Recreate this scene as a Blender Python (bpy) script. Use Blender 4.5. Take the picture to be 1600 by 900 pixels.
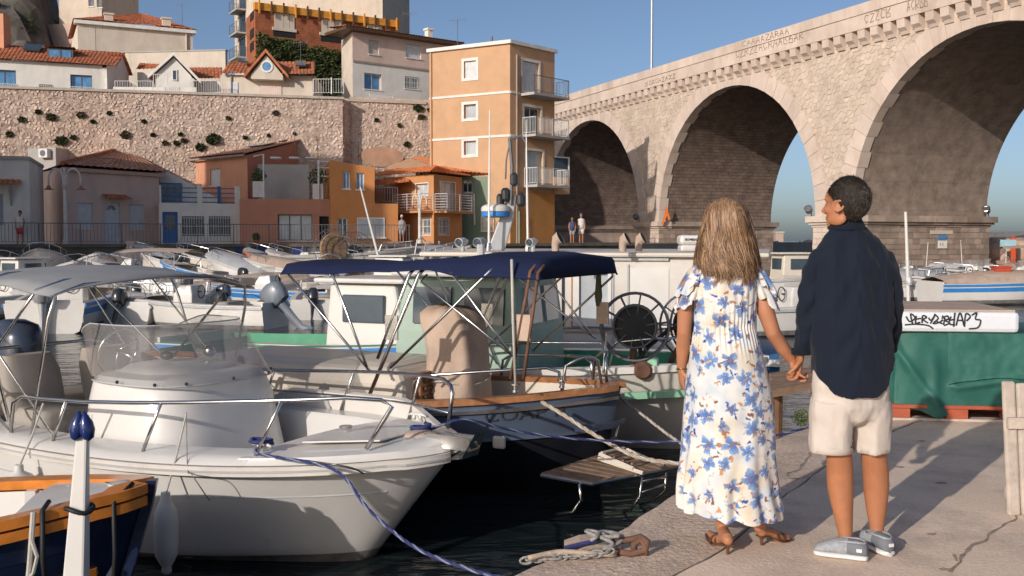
import bpy, bmesh, math, random
import numpy as np
from mathutils import Vector, Matrix, noise
random.seed(7); np.random.seed(7)
for _o in list(bpy.data.objects): bpy.data.objects.remove(_o)
SC = bpy.context.scene; COL = SC.collection
V = Vector
# ------------------------------------------------------------------ camera, sky, sun
EYE = V((0, 0, 1.5)); FPX = 1555.0; PITCH = math.atan(75/1555)
cam = bpy.data.objects.new('camera', bpy.data.cameras.new('camera')); COL.objects.link(cam)
cam.location = EYE; cam.rotation_euler = (math.pi/2-PITCH, 0, 0)
cam.data.sensor_width = 36; cam.data.lens = 36*FPX/1600; cam.data.clip_end = 3000; cam.data.clip_start = .05
SC.camera = cam
SUN_AZ = math.radians(180+36.2); SUN_EL = math.radians(20.0)
world = bpy.data.worlds.new('World'); SC.world = world; world.use_nodes = True
_n = world.node_tree.nodes; _bg = _n['Background']
_sky = _n.new('ShaderNodeTexSky'); _sky.sky_type = 'NISHITA'; _sky.sun_disc = False
_sky.sun_elevation = SUN_EL; _sky.sun_rotation = SUN_AZ; _sky.air_density = .64; _sky.dust_density = 1.7; _sky.ozone_density = 1.7
world.node_tree.links.new(_sky.outputs[0], _bg.inputs[0]); _bg.inputs[1].default_value = 0.089
sun = bpy.data.objects.new('sun', bpy.data.lights.new('sun', 'SUN')); COL.objects.link(sun)
sun.data.energy = 2.6; sun.data.angle = math.radians(.55); sun.data.color = (1, .93, .86)
SUNV = V((math.sin(SUN_AZ)*math.cos(SUN_EL), math.cos(SUN_AZ)*math.cos(SUN_EL), math.sin(SUN_EL)))
sun.rotation_euler = (-SUNV).to_track_quat('-Z', 'Y').to_euler(); sun.location = (0, 0, 60)
SC.view_settings.view_transform = 'Standard'; SC.view_settings.look = 'None'; SC.view_settings.exposure = 0.38; SC.view_settings.gamma = 1
try: SC.view_settings.use_curve_mapping = False
except Exception: pass
SC.render.engine = 'CYCLES'
# ------------------------------------------------------------------ survey helpers (pixel of the 1600x900 photo -> place)
_F = V((0, math.cos(PITCH), -math.sin(PITCH))); _U = V((0, math.sin(PITCH), math.cos(PITCH)))
def ray(px, py): return _F + V(((px-800)/FPX, 0, 0)) + _U*((450-py)/FPX)
def at(px, py, Y):
    r = ray(px, py); return EYE + r*(Y/r.y)
def gnd(px, py, z=0.0):
    r = ray(px, py); return EYE + r*((z-EYE.z)/r.z)
# ------------------------------------------------------------------ materials
MATS = {}
def mat(name, col=(.5,.5,.5), rough=.7, metal=0., var=.12, vs=3., bump=.15, bs=40., spec=.4, dirt=None, damt=.35, dscale=.8, trans=0., coat=0., speck=0., sscale=90., dstretch=1., island=0., alpha=1., ior=1.45, sheen=0.):
    if name in MATS: return MATS[name]
    m = bpy.data.materials.new(name); m.use_nodes = True; MATS[name] = m
    nt = m.node_tree; N = nt.nodes; L = nt.links; b = N['Principled BSDF']
    tc = N.new('ShaderNodeTexCoord')
    def noi(s, d=5, r=.6):
        n = N.new('ShaderNodeTexNoise'); n.inputs['Scale'].default_value = s; n.inputs['Detail'].default_value = d; n.inputs['Roughness'].default_value = r
        L.new(tc.outputs['Object'], n.inputs['Vector']); return n
    c = V(col[:3])
    n1 = noi(vs); mx = N.new('ShaderNodeMix'); mx.data_type = 'RGBA'
    rm = N.new('ShaderNodeMapRange'); rm.inputs[1].default_value = .3; rm.inputs[2].default_value = .7
    L.new(n1.outputs['Fac'], rm.inputs[0]); L.new(rm.outputs[0], mx.inputs[0])
    mx.inputs[6].default_value = (*[max(0, x*(1-var)) for x in c], 1); mx.inputs[7].default_value = (*[min(1, x*(1+var)) for x in c], 1)
    out = mx.outputs[2]
    if dirt is not None:
        n2 = noi(dscale, 7, .68)
        if dstretch != 1: mp_ = N.new('ShaderNodeMapping'); mp_.inputs['Scale'].default_value = (1, 1, dstretch); L.new(tc.outputs['Object'], mp_.inputs[0]); L.new(mp_.outputs[0], n2.inputs['Vector'])
        r2 = N.new('ShaderNodeMapRange'); r2.inputs[1].default_value = .48; r2.inputs[2].default_value = .72; r2.inputs[4].default_value = damt
        L.new(n2.outputs['Fac'], r2.inputs[0]); m2 = N.new('ShaderNodeMix'); m2.data_type = 'RGBA'
        L.new(r2.outputs[0], m2.inputs[0]); L.new(out, m2.inputs[6]); m2.inputs[7].default_value = (*dirt, 1); out = m2.outputs[2]
    if speck:
        n4 = noi(sscale, 3, .7); r4 = N.new('ShaderNodeMapRange'); r4.inputs[1].default_value = .35; r4.inputs[2].default_value = .65; r4.inputs[3].default_value = 1-speck; r4.inputs[4].default_value = 1+speck*.6; L.new(n4.outputs['Fac'], r4.inputs[0]); m4 = N.new('ShaderNodeVectorMath'); m4.operation = 'SCALE'; L.new(out, m4.inputs[0]); L.new(r4.outputs[0], m4.inputs['Scale']); out = m4.outputs[0]
    if island:
        g = N.new('ShaderNodeNewGeometry'); oi = N.new('ShaderNodeObjectInfo'); ad = N.new('ShaderNodeMath'); ad.operation = 'ADD'
        L.new(g.outputs['Random Per Island'], ad.inputs[0]); L.new(oi.outputs['Random'], ad.inputs[1])
        fr = N.new('ShaderNodeMath'); fr.operation = 'FRACT'; L.new(ad.outputs[0], fr.inputs[0])
        r3 = N.new('ShaderNodeMapRange'); r3.inputs[3].default_value = 1-island; r3.inputs[4].default_value = 1+island*.6; L.new(fr.outputs[0], r3.inputs[0])
        m3 = N.new('ShaderNodeVectorMath'); m3.operation = 'SCALE'; L.new(out, m3.inputs[0]); L.new(r3.outputs[0], m3.inputs['Scale']); out = m3.outputs[0]
    L.new(out, b.inputs['Base Color'])
    rr = N.new('ShaderNodeMapRange'); rr.inputs[3].default_value = max(.02, rough-.1*min(1, rough*2)); rr.inputs[4].default_value = min(1, rough+.1)
    L.new(n1.outputs['Fac'], rr.inputs[0]); L.new(rr.outputs[0], b.inputs['Roughness'])
    b.inputs['Metallic'].default_value = metal; b.inputs['Specular IOR Level'].default_value = spec; b.inputs['IOR'].default_value = ior
    if trans: b.inputs['Transmission Weight'].default_value = trans
    if coat: b.inputs['Coat Weight'].default_value = coat; b.inputs['Coat Roughness'].default_value = .08
    if alpha < 1: b.inputs['Alpha'].default_value = alpha
    if sheen: b.inputs['Sheen Weight'].default_value = sheen
    if bump:
        nb = noi(bs, 6, .65); bu = N.new('ShaderNodeBump'); bu.inputs['Strength'].default_value = bump; bu.inputs['Distance'].default_value = .02
        L.new(nb.outputs['Fac'], bu.inputs['Height']); L.new(bu.outputs[0], b.inputs['Normal'])
    return m
def plaster(name, col, dirt=(.2,.17,.14), damt=.3, **k):
    return mat(name, col, .85, var=.08, vs=1.2, bump=.12, bs=25, spec=.2, dirt=dirt, damt=damt, dstretch=.22, **k)
def brickmat(name, c1, c2, mortar, w=.45, h=.16, bump=.6, squash=1, mp=None, msize=.02):
    if name in MATS: return MATS[name]
    m = mat(name, c1, .9, var=.1, bump=0, spec=.15); nt = m.node_tree; N = nt.nodes; L = nt.links; b = N['Principled BSDF']
    uv = N.new('ShaderNodeUVMap'); uv.uv_map = 'UVMap'
    br = N.new('ShaderNodeTexBrick'); br.inputs['Scale'].default_value = 1; br.inputs['Brick Width'].default_value = w; br.inputs['Row Height'].default_value = h
    br.inputs['Mortar Size'].default_value = msize; br.inputs['Mortar Smooth'].default_value = .3
    br.inputs['Color1'].default_value = (*c1, 1); br.inputs['Color2'].default_value = (*c2, 1); br.inputs['Mortar'].default_value = (*mortar, 1)
    ns = N.new('ShaderNodeTexNoise'); ns.inputs['Scale'].default_value = 1.3; ns.inputs['Detail'].default_value = 8; ns.inputs['Roughness'].default_value = .7
    L.new(uv.outputs[0], ns.inputs['Vector'])
    wn = N.new('ShaderNodeVectorMath'); wn.operation = 'SCALE'; wn.inputs['Scale'].default_value = .12; L.new(ns.outputs['Color'], wn.inputs[0])
    ad = N.new('ShaderNodeVectorMath'); L.new(uv.outputs[0], ad.inputs[0]); L.new(wn.outputs[0], ad.inputs[1]); L.new(ad.outputs[0], br.inputs['Vector'])
    mr = N.new('ShaderNodeMapRange'); mr.inputs[1].default_value = .3; mr.inputs[2].default_value = .75; mr.inputs[3].default_value = .55; mr.inputs[4].default_value = 1.25
    L.new(ns.outputs['Fac'], mr.inputs[0]); sc = N.new('ShaderNodeVectorMath'); sc.operation = 'SCALE'
    L.new(br.outputs['Color'], sc.inputs[0]); L.new(mr.outputs[0], sc.inputs['Scale']); L.new(sc.outputs[0], b.inputs['Base Color'])
    iv = N.new('ShaderNodeMath'); iv.operation = 'MULTIPLY_ADD'; iv.inputs[1].default_value = -1; L.new(br.outputs['Fac'], iv.inputs[0]); L.new(ns.outputs['Fac'], iv.inputs[2])
    bu = N.new('ShaderNodeBump'); bu.inputs['Strength'].default_value = bump; bu.inputs['Distance'].default_value = .05
    L.new(iv.outputs[0], bu.inputs['Height']); L.new(bu.outputs[0], b.inputs['Normal'])
    return m
# ------------------------------------------------------------------ objects and mesh builder
def tag(o, label=None, cat=None, group=None, kind=None):
    if label: o['label'] = label
    if cat: o['category'] = cat
    if group: o['group'] = group
    if kind: o['kind'] = kind
    return o
def thing(name, label, cat, loc=(0,0,0), rz=0., group=None):
    o = bpy.data.objects.new(name, None); COL.objects.link(o); o.empty_display_size = .2
    o.location = loc; o.rotation_euler = (0, 0, rz); return tag(o, label, cat, group)
def rootloc(p):
    while p.parent: p = p.parent
    return V(p.location)
def copy_tree(o, parent=None):
    c = o.copy(); COL.objects.link(c); c.parent = parent
    for ch in list(o.children): copy_tree(ch, c)
    return c
class MB:
    def __init__(s): s.v = []; s.f = []; s.uv = None; s.mi = None
    def add(s, vs, fs):
        o = len(s.v); s.v.extend([tuple(p) for p in vs]); s.f.extend([tuple(i+o for i in f) for f in fs]); return s
    def poly(s, pts): return s.add(pts, [tuple(range(len(pts)))])
    def hexa(s, p):   # 8 corners: bottom 4 ccw, top 4 ccw
        return s.add(p, [(3,2,1,0), (4,5,6,7), (0,1,5,4), (1,2,6,5), (2,3,7,6), (3,0,4,7)])
    def box(s, c, d, rz=0., M=None):
        x, y, z = d[0]/2, d[1]/2, d[2]/2; c = V(c); R = Matrix.Rotation(rz, 3, 'Z') if M is None else M
        return s.hexa([c + R@V(q) for q in ((-x,-y,-z),(x,-y,-z),(x,y,-z),(-x,y,-z),(-x,-y,z),(x,-y,z),(x,y,z),(-x,y,z))])
    def prism(s, pts, vec):
        n = len(pts); a = [V(p) for p in pts]; vec = V(vec); b = [p+vec for p in a]
        return s.add(a+b, [tuple(range(n))[::-1], tuple(range(n, 2*n))] + [(i, (i+1) % n, n+(i+1) % n, n+i) for i in range(n)])
    def loft(s, rings, closed=True, caps=True):
        n = len(rings[0]); o = len(s.v)
        for r in rings: s.v.extend([tuple(p) for p in r])
        for j in range(len(rings)-1):
            for i in range(n if closed else n-1):
                k = (i+1) % n; a = o+j*n; b = a+n
                s.f.append((a+i, a+k, b+k, b+i))
        if caps and closed:
            s.f.append(tuple(range(o+n-1, o-1, -1))); e = o+(len(rings)-1)*n; s.f.append(tuple(range(e, e+n)))
        return s
    def tube(s, pts, r, n=6, caps=True):
        pts = [V(p) for p in pts]; rr = r if isinstance(r, (list, tuple)) else [r]*len(pts)
        rings = []; up = None
        for i, p in enumerate(pts):
            t = (pts[min(i+1, len(pts)-1)]-pts[max(i-1, 0)])
            if t.length < 1e-9: t = V((0,0,1))
            t.normalize()
            if up is None: up = t.orthogonal().normalized()
            else:
                up = up - t*up.dot(t); up = up.normalized() if up.length > 1e-6 else t.orthogonal().normalized()
            w = t.cross(up)
            rings.append([p + (up*math.cos(a)+w*math.sin(a))*rr[i] for a in [2*math.pi*k/n for k in range(n)]])
        return s.loft(rings, True, caps)
    def lathe(s, c, prof, n=16, axis=(0,0,1), caps=True):
        ax = V(axis).normalized(); u = ax.orthogonal().normalized(); w = ax.cross(u); c = V(c)
        return s.loft([[c + ax*h + (u*math.cos(a)+w*math.sin(a))*r for a in [2*math.pi*k/n for k in range(n)]] for r, h in prof], True, caps)
    def ell(s, c, r, n=12, m=8, M=None):
        c = V(c); R = M or Matrix.Identity(3); rings = []
        for j in range(1, m):
            t = math.pi*j/m; rings.append([c + R@V((r[0]*math.sin(t)*math.cos(a), r[1]*math.sin(t)*math.sin(a), -r[2]*math.cos(t))) for a in [2*math.pi*k/n for k in range(n)]])
        o = len(s.v); s.loft(rings, True, False); b = len(s.v); s.v.append(tuple(c+R@V((0,0,-r[2])))); s.v.append(tuple(c+R@V((0,0,r[2])))); e = o+(m-2)*n
        for i in range(n):
            s.f.append((b, o+(i+1) % n, o+i)); s.f.append((b+1, e+i, e+(i+1) % n))
        return s
    def grid(s, G, closed=False):
        return s.loft(G, closed, False)
    def mesh(s, name, off=V((0,0,0)), smooth=False, fix=True, merge=0):
        me = bpy.data.meshes.new(name)
        me.from_pydata([(x-off.x, y-off.y, z-off.z) for x, y, z in s.v], [], s.f)
        if s.uv is not None:
            ul = me.uv_layers.new(name='UVMap'); k = 0
            for i, f in enumerate(s.f):
                for q in f: ul.data[k].uv = s.uv[q]; k += 1
        if fix or merge:
            bm = bmesh.new(); bm.from_mesh(me)
            if merge: bmesh.ops.remove_doubles(bm, verts=bm.verts, dist=merge)
            if fix: bmesh.ops.recalc_face_normals(bm, faces=bm.faces)
            bm.to_mesh(me); bm.free()
        if smooth:
            me.polygons.foreach_set('use_smooth', [True]*len(me.polygons))
            if smooth != 1 and smooth is not True:
                me.set_sharp_from_angle(angle=math.radians(smooth))
        return me
    def build(s, name, m, parent=None, smooth=False, local=False, fix=True, bevel=0, loc=None, merge=0):
        off = V((0,0,0)) if local else (rootloc(parent) if parent else V(loc or (0,0,0)))
        me = s.mesh(name, off, smooth, fix, merge)
        me.materials.append(MATS[m] if isinstance(m, str) else m)
        o = bpy.data.objects.new(name, me); COL.objects.link(o)
        if parent: o.parent = parent
        elif not local: o.location = off
        if bevel:
            b = o.modifiers.new('bevel', 'BEVEL'); b.width = bevel; b.segments = 2; b.limit_method = 'ANGLE'; b.angle_limit = math.radians(35)
        return o
def one(name, m, label, cat, mb, loc=(0,0,0), group=None, kind=None, **k):   # a thing that is one mesh
    o = mb.build(name, m, None, loc=loc, **k); return tag(o, label, cat, group, kind)
class Face:            # a vertical facade plane between two plan points; normal towards the viewer's side
    def __init__(s, P0, P1):
        s.P0 = V((P0[0], P0[1], 0)); s.P1 = V((P1[0], P1[1], 0)); s.w = (s.P1-s.P0).length; s.d = (s.P1-s.P0)/s.w; s.n = V((s.d.y, -s.d.x, 0))
    def uv(s, px, py):
        r = ray(px, py); t = (s.P0-EYE).dot(s.n)/r.dot(s.n); q = EYE + r*t; return ((q-s.P0).dot(s.d), q.z)
    def pt(s, u, z, o=0.): 
        q = s.P0 + s.d*u + s.n*o; return V((q.x, q.y, z))
    def rect(s, x0, y0, x1, y1):
        a = s.uv((x0+x1)/2, y0); b = s.uv((x0+x1)/2, y1); l = s.uv(x0, (y0+y1)/2); r = s.uv(x1, (y0+y1)/2)
        return [l[0], r[0], b[1], a[1]]
    def shift(s, o): return Face((s.P0+s.n*o).xy, (s.P1+s.n*o).xy)
def pxface(x0, x1, Y0, Y1): return Face(at(x0, 375, Y0).xy, at(x1, 375, Y1).xy)
def fbox(mb, F, u0, u1, z0, z1, o0, o1):
    return mb.hexa([F.pt(u0,z0,o1), F.pt(u1,z0,o1), F.pt(u1,z0,o0), F.pt(u0,z0,o0), F.pt(u0,z1,o1), F.pt(u1,z1,o1), F.pt(u1,z1,o0), F.pt(u0,z1,o0)])
def wallface(mb, F, u0, u1, z0, z1, holes=(), rev=.2, off=0.):
    us = sorted({u0, u1, *[min(max(h[i], u0), u1) for h in holes for i in (0, 1)]}); zs = sorted({z0, z1, *[min(max(h[i], z0), z1) for h in holes for i in (2, 3)]})
    for a, b in zip(us, us[1:]):
        for c, d in zip(zs, zs[1:]):
            mu, mz = (a+b)/2, (c+d)/2
            if not any(h[0] < mu < h[1] and h[2] < mz < h[3] for h in holes):
                mb.poly([F.pt(a,c,off), F.pt(b,c,off), F.pt(b,d,off), F.pt(a,d,off)])
    for h in holes:
        a, b, c, d = h; q = [(a,c), (b,c), (b,d), (a,d)]
        for (p, r), (p2, r2) in zip(q, q[1:]+q[:1]):
            mb.poly([F.pt(p,r,off), F.pt(p2,r2,off), F.pt(p2,r2,off-rev), F.pt(p,r,off-rev)])
def window(par, F, h, rev=.2, frame='white_frame', pane='glass', mull=1, trans=0, sur=0, surm='white_trim', sill=True, bars=False, shutter=None, name='window'):
    a, b, c, d = h; f = MB(); t = .06; o0, o1 = -rev+.01, -rev+.07
    if shutter is None:
        fbox(f,F,a,a+t,c,d,o0,o1); fbox(f,F,b-t,b,c,d,o0,o1); fbox(f,F,a+t,b-t,c,c+t,o0,o1); fbox(f,F,a+t,b-t,d-t,d,o0,o1)
        for k in range(mull): u = a+(b-a)*(k+1)/(mull+1); fbox(f,F,u-t*.5,u+t*.5,c+t,d-t,o0,o1)
        for k in range(trans): z = c+(d-c)*(k+1)/(trans+1); fbox(f,F,a+t,b-t,z-.02,z+.02,o0+.005,o1-.005)
        w = f.build(name, frame, par); p = MB(); fbox(p,F,a+t*.5,b-t*.5,c+t*.5,d-t*.5,o0+.012,o0+.03); p.build('pane', pane, w)
    else:
        n = max(3, int((d-c)/.11)); hh = (d-c)/n
        for k in range(n):
            z = c+k*hh; f.add([F.pt(a,z,-rev*.5), F.pt(b,z,-rev*.5), F.pt(b,z+hh*.85,-rev*.5+.018), F.pt(a,z+hh*.85,-rev*.5+.018), F.pt(b,z+hh,-rev*.5), F.pt(a,z+hh,-rev*.5)], [(0,1,2,3),(3,2,4,5)])
        w = f.build(name, frame, par); p = MB(); fbox(p,F,a,b,c,d,-rev*.5-.05,-rev*.5-.03); p.build('shutter_back', shutter, w)
        w.data.materials[0] = MATS[shutter]
    if sur:
        e = MB(); fbox(e,F,a-sur,a,c-sur,d+sur,-.02,.03); fbox(e,F,b,b+sur,c-sur,d+sur,-.02,.03); fbox(e,F,a,b,d,d+sur,-.02,.03); fbox(e,F,a,b,c-sur,c,-.02,.045); e.build('surround', surm, w)
    elif sill:
        e = MB(); fbox(e,F,a-.06,b+.06,c-.07,c-.003,-rev,.07); e.build('sill', surm, w)
    if bars:
        e = MB(); n = max(3, int((b-a)/.13))
        for k in range(n+1): u = a+(b-a)*k/n; fbox(e,F,u-.012,u+.012,c+.02,d-.02,.01,.03)
        for z in (c+.1, (c+d)/2, d-.1): fbox(e,F,a-.02,b+.02,z-.015,z+.015,.031,.045)
        e.build('window_bars', 'white_metal' if bars == 1 else bars, w)
    return w
def railing(par, pts, h=1.0, gap=.14, m='grey_metal', rails=2, bar=.012, name='railing', posts=1.6, horizontal=0):
    mb = MB()
    for p, q in zip(pts, pts[1:]):
        p, q = V(p), V(q); L = (q-p).length; n = max(1, round(L/gap)); up = V((0,0,h))
        mb.tube([p+up, q+up], bar*1.7, 5); 
        if horizontal:
            for k in range(horizontal): mb.tube([p+up*((k+.4)/(horizontal+.3)), q+up*((k+.4)/(horizontal+.3))], bar*1.2, 4)
        else:
            mb.tube([p+V((0,0,.1)), q+V((0,0,.1))], bar*1.3, 4)
            for k in range(n+1): a = p.lerp(q, k/n); mb.tube([a+V((0,0,.1)), a+up], bar, 4)
        n = max(1, round(L/posts))
        for k in range(n+1): a = p.lerp(q, k/n); mb.tube([a, a+up*1.02], bar*2, 5)
    return mb.build(name, m, par)
def tiles(mb, A, B, C, D, pitch=.23, row=.42, amp=.055, over=.0):   # A,B eave left-right; D,C ridge left-right
    A, B, C, D = V(A), V(B), V(C), V(D); n = max(2, round(((B-A).length+(C-D).length)/2/pitch)); m = max(1, round(((D-A).length+(C-B).length)/2/row))
    nn = (B-A).cross(D-A).normalized(); nn = nn if nn.z > 0 else -nn
    prof = [(0, 0), (.18, .75), (.5, 1), (.82, .75)]; rows = []
    for j in range(m):
        for e in (0, 1):
            v = (j+e)/m; P = A.lerp(D, v); Q = B.lerp(C, v); r = []
            for k in range(n):
                jit = random.uniform(-.12, .12)*amp
                for t, h in prof: r.append(P.lerp(Q, (k+t)/n) + nn*(amp*h + (.035 if e == 0 else 0) + jit))
            r.append(Q.copy()); rows.append(r)
    mb.grid(rows); return mb
def text_mesh(txt, size, m, name, M, ext=.004, par=None, shear=0., sub=None):
    cu = bpy.data.curves.new(name, 'FONT'); cu.body = txt; cu.size = size; cu.extrude = ext; cu.shear = shear; cu.resolution_u = 3
    o = bpy.data.objects.new(name, cu); COL.objects.link(o); dg = bpy.context.evaluated_depsgraph_get(); dg.update()
    me = bpy.data.meshes.new_from_object(o.evaluated_get(dg)); bpy.data.objects.remove(o); bpy.data.curves.remove(cu)
    me.name = name; w = max((v.co.x for v in me.vertices), default=1)
    me.transform(M); me.materials.clear(); me.materials.append(MATS[m])
    ob = bpy.data.objects.new(name, me); COL.objects.link(ob)
    if par: me.transform(Matrix.Translation(-rootloc(par))); ob.parent = par
    return ob, w
def face_text(txt, F, u, z, height, m, par, off=.01, width=None, name='lettering', shear=0.):
    R = Matrix(((F.d.x, 0, F.n.x, 0), (F.d.y, 0, F.n.y, 0), (0, 1, 0, 0), (0, 0, 0, 1)))
    sx = 1.0
    if width:
        cu = bpy.data.curves.new('t', 'FONT'); cu.body = txt; cu.size = height*1.38; o = bpy.data.objects.new('t', cu); COL.objects.link(o); bpy.context.view_layer.update(); sx = width/max(.01, o.dimensions.x); bpy.data.objects.remove(o); bpy.data.curves.remove(cu)
    Mx = Matrix.Translation(F.pt(u, z, off)) @ R @ Matrix.Diagonal((sx, 1, 1, 1))
    return text_mesh(txt, height*1.38, m, name, Mx, .004, par, shear)[0]
def vcells(u0, u1, z0, z1, cell, jit=.42, asp=1.0):   # jittered-grid Voronoi cells -> list of convex polygons
    nu, nz = int((u1-u0)/(cell*asp))+1, int((z1-z0)/cell)+1; P = {}
    for i in range(-2, nu+2):
        for j in range(-2, nz+2):
            P[i, j] = (u0+(i+.5+(.5 if j % 2 else 0)+random.uniform(-jit, jit)*.9)*cell*asp, z0+(j+.5+random.uniform(-jit, jit))*cell)
    res = []
    for i in range(nu):
        for j in range(nz):
            x, y = P[i, j]; R = cell*1.6; pl = [(x-R,y-R), (x+R,y-R), (x+R,y+R), (x-R,y+R)]
            for di in (-2,-1,0,1,2):
                for dj in (-2,-1,0,1,2):
                    if (di or dj) and (i+di, j+dj) in P:
                        a, b = P[i+di, j+dj]; mx, my = (x+a)/2, (y+b)/2; dx, dy = a-x, b-y; o = []
                        for k in range(len(pl)):
                            p, q = pl[k], pl[(k+1) % len(pl)]; sp = (p[0]-mx)*dx+(p[1]-my)*dy; sq = (q[0]-mx)*dx+(q[1]-my)*dy
                            if sp <= 0: o.append(p)
                            if (sp < 0) != (sq < 0) and abs(sp-sq) > 1e-12: t = sp/(sp-sq); o.append((p[0]+(q[0]-p[0])*t, p[1]+(q[1]-p[1])*t))
                        pl = o
                        if not pl: break
            if len(pl) >= 3: res.append(((x, y), pl))
    return res
def stone(mb, F, c, pl, gap, h, base=0., tilt=.02):
    cx = sum(p[0] for p in pl)/len(pl); cy = sum(p[1] for p in pl)/len(pl)
    R = sum(math.hypot(p[0]-cx, p[1]-cy) for p in pl)/len(pl); k1 = max(.3, 1-gap/R); k2 = max(.2, 1-(gap+h*.9)/R); n = len(pl)
    ta, tb = random.uniform(-tilt, tilt), random.uniform(-tilt, tilt)
    a = [F.pt(cx+(p[0]-cx)*k1, cy+(p[1]-cy)*k1, base) for p in pl]; m_ = [F.pt(cx+(p[0]-cx)*k1, cy+(p[1]-cy)*k1, base+h*.6) for p in pl]
    b = [F.pt(cx+(p[0]-cx)*k2, cy+(p[1]-cy)*k2, base+h+(p[0]-cx)*ta/R*.5+(p[1]-cy)*tb/R*.5) for p in pl]
    mb.add(a+m_+b, [(i, (i+1) % n, n+(i+1) % n, n+i) for i in range(n)]+[(n+i, n+(i+1) % n, 2*n+(i+1) % n, 2*n+i) for i in range(n)]+[tuple(range(2*n, 3*n))])
# ------------------------------------------------------------------ common materials
mat('white_frame', (.72,.70,.66), .5, bump=0); mat('white_trim', (.74,.70,.64), .7, dirt=(.4,.36,.3), damt=.25)
mat('glass', (.05,.07,.09), .06, var=.4, vs=.7, bump=.0, spec=.8); mat('glass_pale', (.45,.47,.48), .12, var=.25, vs=.9, bump=0, spec=.8)
mat('white_metal', (.68,.66,.63), .45, bump=0); mat('grey_metal', (.13,.13,.14), .5, bump=.05); mat('steel', (.62,.60,.58), .22, metal=1, bump=.04, bs=80, var=.15)
mat('tile', (.46,.16,.075), .85, var=.38, vs=2.6, bump=.2, bs=15, dirt=(.13,.07,.05), damt=.6, dscale=1.6); mat('tile_pale', (.50,.27,.18), .85, var=.3, vs=2.6, bump=.2, bs=15, dirt=(.22,.14,.10), damt=.5, dscale=1.4)
mat('tile_bright', (.56,.19,.07), .8, var=.25, vs=2.6, bump=.2, bs=15, dirt=(.2,.09,.05), damt=.4)
mat('shutter_white', (.62,.62,.62), .6, bump=0); mat('shutter_grey', (.36,.37,.39), .6, bump=0); mat('shutter_beige', (.5,.46,.4), .6, bump=0)
mat('dark', (.02,.02,.022), .8, bump=.1); mat('black_rubber', (.018,.018,.02), .55); mat('rope_white', (.5,.47,.41), .9, bump=.5, bs=150)
mat('graffiti', (.035,.035,.04), .8, bump=0); mat('wood_dark', (.12,.06,.03), .5, var=.3, vs=8)
# ------------------------------------------------------------------ setting: ground, water, far promenade
WATER = -0.8
def water_mat():
    m = mat('sea_water', (.012,.018,.02), .06, var=.2, vs=.2, bump=0, spec=.5, ior=1.33); nt = m.node_tree; N = nt.nodes; L = nt.links; b = N['Principled BSDF']
    tc = N.new('ShaderNodeTexCoord'); mp = N.new('ShaderNodeMapping'); mp.inputs['Scale'].default_value = (.55, 1.5, 1); L.new(tc.outputs['Object'], mp.inputs[0])
    a = N.new('ShaderNodeTexNoise'); a.inputs['Scale'].default_value = 1.7; a.inputs['Detail'].default_value = 3; a.inputs['Distortion'].default_value = .6; L.new(mp.outputs[0], a.inputs['Vector'])
    c = N.new('ShaderNodeTexNoise'); c.inputs['Scale'].default_value = 6; c.inputs['Detail'].default_value = 2; L.new(mp.outputs[0], c.inputs['Vector'])
    mm = N.new('ShaderNodeMath'); mm.operation = 'MULTIPLY_ADD'; mm.inputs[1].default_value = .25; L.new(c.outputs['Fac'], mm.inputs[0]); L.new(a.outputs['Fac'], mm.inputs[2])
    bu = N.new('ShaderNodeBump'); bu.inputs['Strength'].default_value = .35; bu.inputs['Distance'].default_value = .12; L.new(mm.outputs[0], bu.inputs['Height']); L.new(bu.outputs[0], b.inputs['Normal'])
    for n in N:
        if n.type == 'MAP_RANGE': n.inputs[3].default_value = .03 if n.inputs[4].default_value < .5 else n.inputs[3].default_value; n.inputs[4].default_value = min(n.inputs[4].default_value, 1)
    return m
water_mat()
tag(MB().poly([(-400,-80,WATER),(900,-80,WATER),(900,1500,WATER),(-400,1500,WATER)]).build('water', 'sea_water'), kind='structure')
mat('concrete', (.78,.60,.46), .9, var=.17, vs=.6, bump=.4, bs=45, speck=.09, sscale=55, spec=.15, dirt=(.42,.325,.265), damt=.85, dscale=1.5)
mat('concrete_edge', (.67,.51,.395), .9, var=.2, vs=2.2, bump=.8, bs=30, speck=.22, sscale=40, spec=.15, dirt=(.30,.235,.19), damt=.6, dscale=2.0)
EDGE = [(-7.5,-6.0), (-3.3,0.0), (-1.35,2.55), (0.0,4.46), (.52,5.10), (.97,5.92), (1.55,6.85), (2.02,7.58), (2.42,8.02), (2.95,8.75), (3.2,10.3), (9,11.6), (30,15)]
def rough_edge(pts, step, amp, sd):
    r = random.Random(sd); out = []
    for p, q in zip(pts, pts[1:]):
        L = math.dist(p, q); n = max(1, int(L/step)); nx, ny = -(q[1]-p[1])/L, (q[0]-p[0])/L
        for k in range(n): t = k/n; d = r.uniform(-amp, amp) if L < 12 else 0; out.append((p[0]+(q[0]-p[0])*t+nx*d, p[1]+(q[1]-p[1])*t+ny*d))
    return out+[pts[-1]]
def offs(pts, d):
    out = []
    for i, p in enumerate(pts):
        a = V(pts[max(i-1, 0)]); b = V(pts[min(i+1, len(pts)-1)]); t = (b-a).normalized(); out.append((p[0]+t.y*d, p[1]-t.x*d))
    return out
E0 = rough_edge(EDGE, .12, .012, 3)
quay = MB(); far = [(30,-12), (-7.5,-12)]
inner = rough_edge(offs(EDGE, .62)[:9]+[(3.3,8.1),(4.5,9.0),(30,12)], .15, .008, 5)
mb = MB(); pts = [V((x, y, 0)) for x, y in inner]+[V((30,-12,0)), V((-7.0,-12,0))]
mb.prism([p-V((0,0,.3)) for p in pts], (0,0,.3)); Q = tag(mb.build('quay', 'concrete'), kind='structure')
mb = MB(); rows = []; o1 = [V((x, y, -.004)) for x, y in E0]; n = len(o1)
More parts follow.
